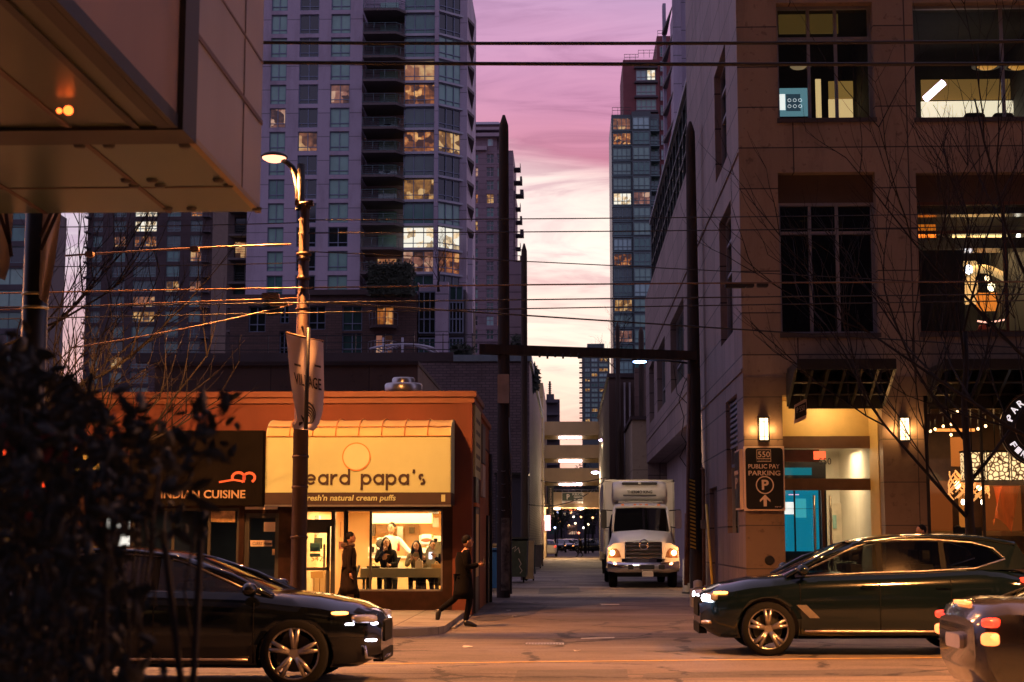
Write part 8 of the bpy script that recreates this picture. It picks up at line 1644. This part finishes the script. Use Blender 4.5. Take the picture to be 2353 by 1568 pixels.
def person(label, loc, yaw, J=None, head=(0, .03, 1.61), hyaw=0, hair='short', top='coat_black', bottom='trousers_dark', hem=None, height=1.7, curl=.6, group=None, hood=False, coatm=None):
    J = {**JT, **(J or {})}; T = thing('person', label, 'person', (0, 0, 0), group); H = Vector(head)
    names = ['pel', 'wai', 'che', 'nb', 'nk', 'sL', 'eL', 'wL', 'sR', 'eR', 'wR', 'hL', 'kL', 'aL', 'tL', 'hR', 'kR', 'aR', 'tR']
    me = skin_mesh(J, names, TOR + [('nb', 'nk')] + ARM + LEG + [('aL', 'tL'), ('aR', 'tR')], 0, 'pel'); b = MB(); Mh = Matrix.Rotation(R(hyaw), 3, 'Z')
    hv = lambda x, y, z: H + Mh @ Vector((x, y, z))
    b.ell(H, .075, .095, .115, 16, 11, Mh); b.ell(hv(0, .045, -.05), .052, .05, .055, 12, 8, Mh); b.cyl(J['nk'], H, .052, .05); b.ell(hv(0, .098, -.012), .012, .02, .022, 8, 6, Mh); b.ell(hv(0, .090, -.058), .024, .010, .008, 8, 5, Mh)
    for s in (-1, 1): b.ell(hv(s * .077, .0, -.01), .012, .022, .03, 8, 6, Mh)
    for s, w_, e_ in ((-1, 'wL', 'eL'), (1, 'wR', 'eR')):
        wv = Vector(J[w_]); d = (wv - Vector(J[e_])).normalized(); sd_ = d.cross(Vector((0, 1, .2))).normalized() * s; nn = d.cross(sd_) * s
        if nn.y < 0 and abs(nn.y) > .2: nn = -nn
        pc_ = wv + d * .045; b.cyl(wv - d * .01, wv + d * .085, .024, .032, n=10)
        for i, (of_, ln) in enumerate(((-.026, .060), (-.009, .072), (.009, .068), (.025, .052))):
            p0 = wv + d * .08 + sd_ * of_; p1 = p0 + (d + nn * curl * .4).normalized() * ln * .5; p2 = p1 + (d + nn * curl * 1.5).normalized() * ln * .5; b.tube([p0, p1, p2], .009, 6, [.010, .009, .006])
        p0 = wv + d * .035 - sd_ * .028; b.tube([p0, p0 + (d * .5 - sd_).normalized() * .03, p0 + (d * .9 - sd_ * .5).normalized() * .055 + nn * .01], .01, 6, [.012, .010, .007])
    bb = bmesh.new(); bb.from_mesh(me); bb.from_mesh(b.mesh('x')); me3 = bpy.data.meshes.new('body'); bb.to_mesh(me3); bb.free(); me3.materials.clear()
    for p in me3.polygons: p.use_smooth = True
    B_ = link('body', me3, MATS['skin'], T)
    e_ = MB()
    for s in (-1, 1): e_.ell(hv(s * .030, .086, .008), .011, .006, .007, 8, 5, Mh); e_.ell(hv(s * .031, .088, .030), .018, .006, .004, 8, 4, Mh)
    e_.build('eyes', MATS['hair_black'], T)
    me = skin_mesh(J, ['pel', 'wai', 'che', 'nb', 'sL', 'eL', 'wL', 'sR', 'eR', 'wR'], TOR + ARM, .022, 'pel'); me.materials.clear(); link('jacket' if 'coat' in top else 'shirt', me, MATS[top], T)
    me = skin_mesh(J, ['pel', 'hL', 'kL', 'aL', 'hR', 'kR', 'aR'], LEG, .016, 'pel'); me.materials.clear(); link('trousers', me, MATS[bottom], T)
    for k_ in ('L', 'R'):
        a_, t_ = Vector(J['a' + k_]), Vector(J['t' + k_]); m_ = MB(); m_.tube([a_ + Vector((0, 0, .03)), a_ + (t_ - a_) * .1 - Vector((0, 0, .02)), a_ + (t_ - a_) * .6, t_ + (t_ - a_) * .35], .05, 10, [.05, .055, .05, .028]); m_.build('shoe', MATS['shoe_black'], T)
    if hem is not None:
        pz = J['pel']; m_ = MB(); rows_ = []
        for z, rx, ry in ((1.40, .17, .12), (1.25, .20, .16), (1.05, .17, .15), (.9, .20, .17), (hem + .15, .22, .19), (hem, .235, .20), (hem + .01, .21, .18)):
            cx_ = J['che'][0] * max(0, (z - .9)) * 2 + pz[0]; rows_.append([(cx_ + rx * math.cos(a * math.pi / 10) * (1 + .04 * math.sin(a * 3)), pz[1] + ry * math.sin(a * math.pi / 10), z + pz[2] - .93) for a in range(20)])
        m_.grid(rows_, close=True); m_.build('coat', MATS[coatm or top], T)
    m_ = MB()
    if hair in ('short', 'long', 'bun'):
        m_.ell(hv(0, -.018, .028), .083, .098, .104, 14, 9, Mh)
        if hair == 'long':
            for s in (-1, 1): m_.tube([hv(s * .06, .01, .06), hv(s * .085, -.01, -.05), hv(s * .10, -.02, -.18), hv(s * .11, .01, -.32)], .04, 8, [.03, .045, .05, .02])
            m_.tube([hv(0, -.08, .05), hv(0, -.10, -.08), hv(0, -.10, -.28)], .07, 8, [.05, .085, .05])
        if hair == 'bun': m_.ell(hv(0, -.12, .02), .04, .04, .045)
    m_.build('hair', MATS['hair_black'], T)
    if hood:
        m_ = MB(); m_.tube([hv(.13 * math.cos(R(a)), -.06 + .10 * math.sin(R(a)), -.16) for a in range(0, 361, 30)], .055, 8); m_.build('fur_hood', MATS['fur_brown'], T)
    s_ = height / 1.7; T.scale = (s_, s_, s_); T.location = loc; deg(T, yaw); return T
gw = g(1068, 1440); 
WK = person('pedestrian in black coat striding right past the shop corner holding a phone', (gw.x - .05, gw.y, 0), -80, dict(pel=(0, .02, .93), che=(0, .05, 1.27), nb=(0, .07, 1.43), nk=(0, .08, 1.5), sL=(-.18, .05, 1.38), sR=(.17, .05, 1.38), eR=(.20, .06, 1.12), wR=(.16, .30, 1.16), eL=(-.21, .10, 1.10), wL=(-.12, .32, 1.15),
    kR=(.09, .14, .50), aR=(.09, .05, .09), tR=(.09, .21, .03), kL=(-.09, -.12, .52), aL=(-.10, -.44, .29), tL=(-.10, -.46, .13)), (0, .10, 1.60), 0, 'short', 'coat_black', 'trousers_dark', .52, 1.66)
m_ = MB(); m_.rbox(.08, .155, .40, .41, 1.14, 1.28, .012); m_.build('phone', MATS['black_plastic'], WK) if False else None
ph = thing('phone', 'dark phone held by the pedestrian at the shop corner', 'phone', (0, 0, 0)); MB().rbox(-.04, .04, -.005, .005, -.07, .07, .01).build('casing', MATS['black_plastic'], ph); MB().box(-.035, .035, .0052, .006, -.06, .06).build('screen', MATS['pane_dark'], ph); ph.location = (gw.x + .36, gw.y - .10, 1.19); deg(ph, -80)
p = at(803, 1240, 31.6); person('pedestrian in a long brown coat with fur hood passing the shop window', (p.x, 31.6, .12), -80, dict(eR=(.23, -.04, 1.10), wR=(.22, .02, .86), kL=(-.1, .16, .5), aL=(-.1, .2, .1), tL=(-.1, .36, .05), kR=(.1, -.08, .48), aR=(.1, -.25, .14), tR=(.1, -.12, .03)), hair='short', top='coat_brown', hem=.42, height=1.6, hood=True, coatm='coat_brown')
SEAT = dict(pel=(0, 0, .80), wai=(0, .03, .95), che=(0, .08, 1.14), nb=(0, .10, 1.30), nk=(0, .12, 1.37), sL=(-.18, .09, 1.25), sR=(.18, .09, 1.25), eL=(-.23, .18, 1.0), wL=(-.12, .38, .98), eR=(.23, .18, 1.0), wR=(.10, .36, 1.16), hL=(-.09, 0, .78), hR=(.09, 0, .78), kL=(-.11, .38, .74), kR=(.11, .38, .74), aL=(-.11, .32, .32), aR=(.11, .32, .32), tL=(-.11, .44, .27), tR=(.11, .44, .27))
for k, (px, lab, J_, tp, hr, ya, hy) in enumerate(((888, 'woman in black with long dark hair resting her chin at the bar table', dict(wR=(.03, .26, 1.30), eR=(.2, .25, 1.04)), 'coat_black', 'long', 180, 20), (958, 'girl in olive with long dark hair seated beside the white bag', {}, 'top_olive', 'long', 180, -10), (1003, 'seated customer in black cap holding up a glowing phone by the window edge', dict(wL=(-.2, .36, 1.22), eL=(-.26, .14, 1.02)), 'coat_black', 'short', 150, 40))):
    p = at(px, 1330, 35.1); person(lab, (p.x, 35.1, .06), ya, {**SEAT, **J_}, (0, .16, 1.47), hy, hr, tp, height=1.62 if k else 1.7, group='people at the bar table')
p = at(990, 1277, 34.8); ph = thing('phone', 'white lit phone held up by the customer at the window edge', 'phone', p); MB().rbox(p.x - .04, p.x + .04, 34.7, 34.712, p.z - .08, p.z + .08, .015).build('casing', emat('phone_white', (.9, .85, 1), 1.2), ph); MB().box(p.x - .03, p.x + .03, 34.696, 34.699, p.z - .06, p.z + .06).build('screen', emat('phone_lit', (.8, .85, 1), 1.5), ph)
p = at(898, 1250, 36.2); person('shop worker in white shirt standing and leaning to his left behind the women', (p.x, 36.2, .14), 215, dict(che=(.02, .05, 1.27), sR=(.18, .06, 1.36), eL=(-.30, .18, 1.15), wL=(-.34, .42, 1.02), eR=(.24, .12, 1.12), wR=(.16, .36, 1.0)), hair='short', top='shirt_white', hyaw=-50, height=1.82)
p = at(1333, 1240, 150); person('far pedestrian in black crossing the pale strip below the skybridges', (p.x, 148.3, .0), 100, dict(kL=(-.1, .2, .5), aL=(-.1, .24, .09), tL=(-.1, .4, .03), kR=(.1, -.06, .48), aR=(.1, -.26, .12), tR=(.1, -.12, .03)), hem=.6, height=1.78)
p = at(2120, 1240, 31.5); person('dark haired pedestrian whose head just shows over the dark car roof', (p.x, 31.5, .12), 110, hem=.6, height=1.74, hair='short')
p = at(2202, 1225, 38.2); person('woman with tied back hair standing at the restaurant counter', (p.x, 38.2, .12), 120, top='top_olive', hair='bun', height=1.78)
p = at(2272, 730, 38); person('hooded diner in red seen from behind in the upstairs restaurant', (p.x, 38, W2M[2] - .75), 10, SEAT, (0, .16, 1.47), 0, 'long', mat('hoodie_red', (.35, .04, .03), .9) and 'hoodie_red', height=1.7)
t = thing('bench_seat', 'curved lit rail and bench under the red diner upstairs', 'bench', at(2275, 756, 37.6)); MB().tube([at(2246 + 9 * k, 738 + 3 * math.sin(k * .6), 37.4) for k in range(9)], .02, 6).build('lit_rail', emat('pink_rail', (1, .45, .35), 2), t); a_, b_ = at(2246, 766, 37.8), at(2318, 752, 37.8); MB().box(a_.x, b_.x, 37.8, 38.3, a_.z - .2, b_.z - .05).build('seat', MATS['wine_wall'], t)
# ------------------------------------------------------------ trees and foreground
mat('bark', (.012, .009, .008), .95, var=.4, scale=12, bump=.6, stretch=(1, 1, .2))
def bare_tree(label, base, h, r, seed, spread=.55, levels=5, first=.35, dirs=None, lean=(0, 0), group='bare street trees'):
    rr = random.Random(seed); T = thing('tree', label, 'tree', base, group); tr = MB(); br = MB(); b0 = Vector(base); top = b0 + Vector((lean[0], lean[1], h * .62))
    n = 8; pts = [b0.lerp(top, k / n) + Vector((rr.uniform(-.04, .04), rr.uniform(-.04, .04), 0)) * (k > 0) for k in range(n + 1)]
    tr.tube(pts, r, 10, [r * (1.25 if k == 0 else 1) * (1 - .62 * k / n) for k in range(n + 1)]); tr.build('trunk', MATS['bark'], T)
    def grow(p, d, L_, rad, lv):
        ps = [p]; n_ = 5 if lv < 3 else 4; q = p.copy(); dd = d.copy()
        for k in range(n_):
            dd = (dd + Vector((rr.uniform(-.16, .16), rr.uniform(-.16, .16), rr.uniform(-.03, .14)))).normalized(); q = q + dd * (L_ / n_); ps.append(q.copy())
        br.tube(ps, rad, 6 if lv < 2 else (4 if lv < 4 else 3), [rad * (1 - .55 * k / n_) for k in range(n_ + 1)])
        if lv >= levels: return
        for k in range(1, n_ + 1):
            for _ in range(1 if k < n_ else 2):
                if rr.random() < (.8 if lv < 3 else .55):
                    ax_ = Vector((rr.uniform(-1, 1), rr.uniform(-1, 1), rr.uniform(-.3, .6))).normalized(); nd = (dd * (1 - spread) + ax_ * spread + Vector((0, 0, .12))).normalized(); grow(ps[k], nd, L_ * rr.uniform(.5, .72), rad * .55, lv + 1)
    for k, d in enumerate(dirs or [(-.6, 0, .8), (.5, .2, .9), (-.2, -.3, 1), (.3, -.2, .8), (0, .1, 1)]):
        f = first + (1 - first) * k / max(1, len(dirs or [0] * 5) - 1); grow(b0.lerp(top, f), Vector(d).normalized(), h * rr.uniform(.30, .40), r * .38 * (1.1 - .5 * f), 1)
    br.build('branches', MATS['bark'], T); return T
p = at(2232, 1240, 29.2); bare_tree('young bare street tree in front of the restaurant and stone facade', (p.x, 29.2, .12), 8.6, .11, 11, .40, 4, .34, [(-.75, -.1, .75), (.6, .1, .8), (-.55, 0, 1), (.5, 0, 1), (-.25, .1, 1), (.2, 0, 1)])
p = at(2420, 1240, 27.6); bare_tree('bare tree whose twigs reach in from the right edge high up', (p.x, 27.6, .12), 11, .12, 23, .45, 4, .45, [(-.9, 0, .5), (-.8, 0, .7), (-.5, .1, 1), (.3, 0, 1)])
bare_tree('bare tree at the far left with black branches against the lavender sky', (ax(-40, 31), 31, .12), 8.5, .16, 5, .42, 4, .34, [(.95, 0, .30), (.9, .1, .12), (.9, -.1, .5), (.8, 0, .2), (.7, 0, .7), (.95, 0, .4)])
# small roof garden trees and hedges
p = at(1008, 640, 116); bare_tree('small bare tree on the podium roof before the lit corner bays', (p.x, 116, p.z - 1), 4.2, .10, 9, .5, 4, .3)
p = at(1407, 870, 88); bare_tree('twiggy roof tree above the dark building right of the gap', (ax(1425, 93), 93, az(868, 93) - .2), 4.0, .08, 14, .55, 4, .2)
def leafy(nm, label, cat, c, rx, ry, rz, n, size, m, seed, group=None, par=None, shape=None):
    rr = random.Random(seed); m_ = MB()
    for _ in range(n):
        while True:
            v = Vector((rr.uniform(-1, 1), rr.uniform(-1, 1), rr.uniform(-1, 1)))
            if v.length < 1 and (v.length > .35 or rr.random() < .4): break
        p = Vector(c) + Vector((v.x * rx, v.y * ry, v.z * rz)); a = Vector((rr.gauss(0, 1), rr.gauss(0, 1), rr.gauss(0, 1))).normalized(); b = a.orthogonal().normalized(); s = size * rr.uniform(.6, 1.3)
        m_.add([p, p + a * s * .5 + b * s * .22, p + a * s, p + a * s * .5 - b * s * .22], [(0, 1, 2, 3)])
    return m_
mat('hedge_green', (.025, .035, .02), .8, var=.4)
for k, (p0, p1, t_, b_, Y, lab) in enumerate(((843, 948, 602, 676, 115, 'square clipped dark hedge on the podium roof'), (605, 645, 690, 720, 115, 'low dark roof bush left of the clipped hedge'), (1040, 1085, 800, 825, 86, 'dark shrubbery on the brick building roof edge'), (1176, 1196, 770, 860, 100, 'dark conifer between the two left timber poles'), (1218, 1232, 840, 900, 92, 'small bush spilling over the brick parapet'))):
    a_, b2 = at(p0, b_, Y), at(p1, t_, Y); c_ = (a_ + b2) / 2; T = thing('hedge' if k != 3 else 'conifer', lab, 'hedge' if k != 3 else 'tree', (c_.x, Y, a_.z))
    m_ = leafy('', '', '', c_, (b2.x - a_.x) / 2, 1.0, (b2.z - a_.z) / 2, 900, .35, '', 31 + k) if k else MB()
    if k == 0:
        rr = random.Random(2)
        for _ in range(2600):
            p = Vector((rr.uniform(a_.x, b2.x), Y + rr.uniform(-.1, 1.5), rr.uniform(a_.z, b2.z))); d = Vector((rr.gauss(0, 1), rr.gauss(0, 1), rr.gauss(0, 1))).normalized(); e = d.orthogonal().normalized(); m_.add([p, p + d * .15 + e * .08, p + d * .3, p + d * .15 - e * .08], [(0, 1, 2, 3)])
        m_.box(a_.x + .1, b2.x - .1, Y + .1, Y + 1.4, a_.z, b2.z - .15)
    m_.build('crown', MATS['hedge_green'], T)
    if k == 3: MB().cyl((c_.x, Y, 10), (c_.x, Y, b2.z - .3), .12, .03).build('trunk', MATS['bark'], T)
# far dark street trees beyond the skybridges
for k, (px, Y, h) in enumerate(((1276, 182, 9), (1290, 215, 9), (1345, 180, 11), (1362, 200, 10))):
    x = ax(px, Y); T = thing('tree', ['leafy dark tree left of the crossing beyond the skybridges', 'further dark tree left in the far alley', 'leafy dark tree right of the crossing beyond the skybridges', 'further dark tree right in the far alley'][k], 'tree', (x, Y, 0), 'dark trees in the far alley'); leafy('', '', '', (x, Y, h * .62), 1.7, 1.7, h * .34, 1300, .35, '', 60 + k).build('crown', MATS['hedge_green'], T); MB().cyl((x, Y, 0), (x, Y, h * .7), .16, .08).build('trunk', MATS['bark'], T)
# banner pole at the far left, in front
xb_ = ax(60, 12.75); BPo = thing('banner_pole', 'black banner pole with gold rings at the far left', 'pole', (xb_, 12.75, 0)); r_ = 30 / FPX * 12.75
MB().lathe([(r_ * 1.3, .1), (r_ * 1.3, .5), (r_, .6), (r_ * .96, 8), (.001, 8)], (xb_, 12.75, 0), n=20).build('post', MATS['black_metal'], BPo)
m_ = MB()
for py in (678, 709): z = at(60, py, 12.75).z; m_.lathe([(r_ * 1.0, z - .012), (r_ * 1.10, z), (r_ * 1.0, z + .012)], (xb_, 12.75, 0), n=20)
m_.build('rings', mat('gold_ring', (.5, .42, .2), .3, .9, var=0), BPo)
mat('banner_pale', (.42, .33, .27), .85, var=.06)
for k, (pts, lab) in enumerate((([(88, 150), (88, 140), (90, 125), (90, 108)], 'pale banner on the right of the far left pole with black stripes'), ([(-40, 32), (-40, 30), (-30, 22), (-25, 12)], 'pale banner on the left of the far left pole cut by the frame'))):
    T = thing('street_banner', lab, 'banner', at(pts[0][1], 690, 12.6)); ys = [380, 500, 610, (700, 645)[k]]; rows_ = []
    for j in range(13):
        f_ = j / 12 * 3; q = min(2, int(f_)); t_ = f_ - q; xl_ = pts[q][0] * (1 - t_) + pts[q + 1][0] * t_; xr_ = pts[q][1] * (1 - t_) + pts[q + 1][1] * t_; py = ys[q] * (1 - t_) + ys[q + 1] * t_
        rows_.append([at(xl_ + (xr_ - xl_) * i / 8, py - (14 * (1 - i / 8) if j == 12 else 0), 12.65 + .04 * math.sin(i * .9 + j * .3)) for i in range(9)])
    m_ = MB(); m_.grid(rows_); m_.build('cloth', MATS['banner_pale'], T)
    m_ = MB()
    for (pa, pb) in ((((92, 545), (122, 480)), ((93, 575), (136, 478))) if k == 0 else (((-5, 480), (22, 560)), ((12, 480), (26, 590)))):
        a_, b_ = at(*pa, 12.55), at(*pb, 12.55); m_.stroke([(a_.x, a_.z), (b_.x, b_.z)], .03, lambda p_, q, h: (p_, h, q), 12.55, 12.556)
    m_.build('stripes', MATS['awning_brown'], T)
# glass and panel box projecting overhead at the upper left
GB = thing('glass_canopy', 'big overhead canopy box with translucent panels and dark frame at the upper left', 'canopy', (-6, 11.3, 4.2)); Z0 = 4.2
Y1 = 10.2; Xc = at(445, 325, Y1).x; Z0 = at(445, 325, Y1).z; Y2 = Y1 * (1305 - 445) / (1305 - 602.0)
mat('panel_beige', (.25, .22, .19), .45, var=.10, scale=.9, stretch=(1, 1, .4)); mat('panel_soffit', (.06, .088, .066), .35, var=.12, scale=.7); mat('panel_seam', (.10, .06, .045), .6, var=0); mat('frame_black', (.02, .017, .013), .5, var=0)
MB().box(Xc - .015, Xc, Y1 + .02, Y2, Z0 + .01, 9).build('side_panel', MATS['panel_beige'], GB); MB().box(-14, Xc - .02, Y1 + .02, Y2, Z0, Z0 + .012).build('soffit_panel', MATS['panel_soffit'], GB)
MB().box(-14, Xc - .02, Y2 - .02, Y2, Z0 + .015, 9).build('back_panel', MATS['panel_beige'], GB)
m_ = MB(); m_.box(Xc - .035, Xc + .012, Y1, Y2, Z0 - .012, Z0 + .03); m_.build('edge_trim', mat('edge_gold', (.25, .17, .07), .4, .3, var=0), GB)
m_ = MB(); ym = Y1 + (Y2 - Y1) * .60; m_.box(-14, Xc - .04, ym - .015, ym + .015, Z0 - .006, Z0 - .001)
for px in (207 / 1.0625, -150): x0_ = at(px, 325, Y1).x; m_.box(x0_ - .02, x0_ + .02, Y1, Y2, Z0 - .008, Z0 - .001)
m_.box(Xc + .001, Xc + .006, Y1 + 1.55, Y1 + 1.57, Z0 + .03, 9)
a_, b_ = 5.6, 4.9
m_.box(Xc + .001, Xc + .01, Y1, Y2, at(455, 80, Y1).z - .02, at(455, 80, Y1).z + .02); m_.box(Xc + .001, Xc + .006, Y1, Y2, at(455, 80, Y1).z + .5, at(455, 80, Y1).z + .52); m_.build('panel_seams', MATS['panel_seam'], GB)
Yf = Y1 * .966; YN = 4.6; m_ = MB(); m_.box(-14, Xc + .012, Yf, Y1 + .02, Z0 - .012, 9); m_.build('front_frame', MATS['frame_black'], GB)
MB().box(Xc - .045, Xc - .03, YN, Yf, Z0 + .02, 9).build('side_panel', MATS['panel_brown'] if 'panel_brown' in MATS else mat('panel_brown', (.20, .13, .09), .5, var=.15, scale=.7, stretch=(1, 1, .3)), GB); MB().box(-14, Xc - .05, YN, Yf, Z0 + .012, Z0 + .025).build('soffit_panel', mat('soffit_amber', (.05, .055, .03), .35, var=.25, scale=.6), GB)
MB().box(-14, Xc - .05, YN, YN + .02, Z0 + .03, 9).build('near_panel', MATS['panel_brown'], GB)
m_ = MB(); m_.box(Xc - .06, Xc - .02, YN, Yf, Z0 - .002, Z0 + .09); m_.box(Xc - .15, Xc - .061, YN, Yf, Z0 - .004, Z0 + .01); m_.box(Xc - .32, Xc - .27, YN, Yf, Z0 - .004, Z0 + .01); m_.build('inner_beams', MATS['frame_black'], GB)
m_ = MB(); x0_ = at(207 / 1.0625, 325, Y1).x; m_.box(x0_ - .02, x0_ + .02, YN, Yf, Z0 + .004, Z0 + .011); m_.build('panel_seams', MATS['panel_seam'], GB)
m_ = MB()
for (px, py) in ((183, 333), (250, 333), (425, 333), (290, 413), (350, 413), (502, 413), (308, 425), (368, 425), (525, 425), (385, 478), (440, 478), (590, 478)):
    p = g(px, py, Z0 - .001); m_ = MB(); m_.lathe([(.001, -.02), (.035, -.02), (.045, -.001)], p, n=10); m_.build('bolt', MATS['frame_black'], GB)
MB().box(-14, -13.9, 8, 13, 0, 9).build('supporting_wall', MATS['panel_beige'], GB)
am = thing('amber_lamp', 'small orange lamp glowing under the overhead canopy box', 'lamp', g(152, 255, Z0 - .05)); MB().ell(g(157, 254, Z0 - .05), .03, .03, .03).build('bulb', emat('amber_bulb', (1, .13, .02), 5), am); MB().ell(g(136, 255, Z0 - .05), .018, .018, .018).build('bulb', MATS['amber_bulb'], am)  # glowing balls stand in for a lamp reflected in the soffit
# big blurred shrub, bottom left
SHR = thing('shrub', 'large dark broadleaf shrub filling the lower left foreground', 'shrub', (-1.3, 4.6, .12)); rr = random.Random(8); lf = MB(); stm = MB()
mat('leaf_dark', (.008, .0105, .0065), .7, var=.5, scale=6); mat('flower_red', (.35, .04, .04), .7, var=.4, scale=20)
def top_y(px): return lerp_tab([(-200, 700), (0, 770), (60, 760), (120, 850), (180, 870), (250, 905), (330, 905), (400, 930), (470, 890), (530, 900), (575, 1010), (620, 1060), (660, 1500)], px)
def dens(px, py):
    if py < top_y(px): return 0
    e = 1.0 if px < 190 else max(0, 1 - (px - 190) / 330.0)
    if py > 1240: e = 1.0 if px < 250 else max(.0, 1 - (px - 250) / 150.0) * .6
    if 860 < py < 1060 and 300 < px < 540: e = max(e, .33)
    return e * min(1, (py - top_y(px)) / 70 + .15)
cnt = 0
while cnt < 2350:
    px, py = rr.uniform(-60, 620), rr.uniform(760, 1600)
    if rr.random() > dens(px, py) ** 1.5: continue
    Y = rr.uniform(3.7, 5.6); p = at(px, py, Y)
    if p.z < .15: continue
    d = Vector((rr.gauss(0, .8), rr.gauss(0, .5), rr.gauss(.25, .8))).normalized(); b = d.cross(Vector((rr.gauss(0, .4), 1, rr.gauss(0, .4)))).normalized(); s = rr.uniform(.03, .085); wv = s * rr.uniform(.16, .24); nn = d.cross(b) * s * .10
    lf.add([p, p + d * s * .3 + b * wv, p + d * s * .7 + b * wv * .8, p + d * s, p + d * s * .7 - b * wv * .8, p + d * s * .3 - b * wv, p + d * s * .5 + nn], [(0, 1, 6), (1, 2, 6), (2, 3, 6), (3, 4, 6), (4, 5, 6), (5, 0, 6)]); cnt += 1
    if cnt % 22 == 0: stm.tube([p, p - Vector((rr.uniform(-.05, .05), .02, .18)), p - Vector((rr.uniform(-.05, .05), .0, .42))], .004, 4)
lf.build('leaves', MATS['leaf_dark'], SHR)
for k in range(9): x0_ = rr.uniform(-2.1, -1.05); stm.tube([(x0_, 4.6, .1), (x0_ + rr.uniform(-.1, .1), 4.6, .9), (x0_ + rr.uniform(-.3, .2), 4.6, 1.6)], .012, 6)
stm.build('stems', MATS['bark'], SHR); fl2 = MB()
for (px, py) in ((12, 1010), (20, 1000), (88, 1015), (102, 1008), (118, 1000), (122, 1040), (95, 1035), (158, 1005), (12, 1160), (60, 1165)):
    p = at(px, py, 4.2)
    for _ in range(4): d = Vector((rr.gauss(0, 1), 0, rr.gauss(0, 1))).normalized(); b = Vector((-d.z, 0, d.x)); fl2.add([p, p + d * .025 + b * .012, p + d * .05, p + d * .025 - b * .012], [(0, 1, 2, 3)])
fl2.build('flowers', MATS['flower_red'], SHR)
# unseen building added on the camera's side, sized to cut sky light on the street
BB = thing('building', 'tall building across the street facing the stone facade', 'building', (0, -14, 0)); MB().box(-120, 120, -40, -12, 0, 80).build('wall', mat('night_wall', (.02, .017, .016), .9, var=.2), BB)
for k in range(40): x = -38 + 4 * (k % 20); z = 4 + 5 * (k // 20); MB().box(x, x + 2.2, -11.98, -11.95, z, z + 1.8).build('window', MATS['lit_dim' if k % 3 else 'lit_yellow'], BB)  # added glowing panes, unseen, there to reflect in the cars
# ------------------------------------------------------------ further sodium street lamps, standing just outside the frame
def plain_lamp(x, y, reach, power, lab, z=8.3, cone=160):
    T = thing('street_lamp', lab, 'lamp', (x, y, 0), 'sodium lamps outside the view'); MB().lathe([(.13, 0), (.11, 3), (.07, z)], (x, y, 0), n=12).build('post', MATS['post_brown'], T); MB().tube([(x, y, z - .1), (x, y + reach * .5, z + .15), (x, y + reach, z + .08)], .04, 6).build('arm', MATS['black_metal'], T)
    MB().ell((x, y + reach, z + .04), .25, .25, .06).build('shade', MATS['black_metal'], T); MB().ell((x, y + reach, z), .2, .2, .04).build('lamp_glass', MATS['sodium_glass'], T); light('SPOT', 'lamp_light', (x, y + reach, z - .1), power, SODIUM, T, .15, spot=cone, blend=.4)
plain_lamp(6.5, 11.0, 3.0, 20000, 'sodium street lamp on the near pavement beside the camera', cone=134)
plain_lamp(19, 12.0, 1.6, 8500, 'sodium street lamp on the near pavement further right')
plain_lamp(-15.5, 26.6, -1.6, 10000, 'sodium street lamp on the far pavement beyond the left edge')
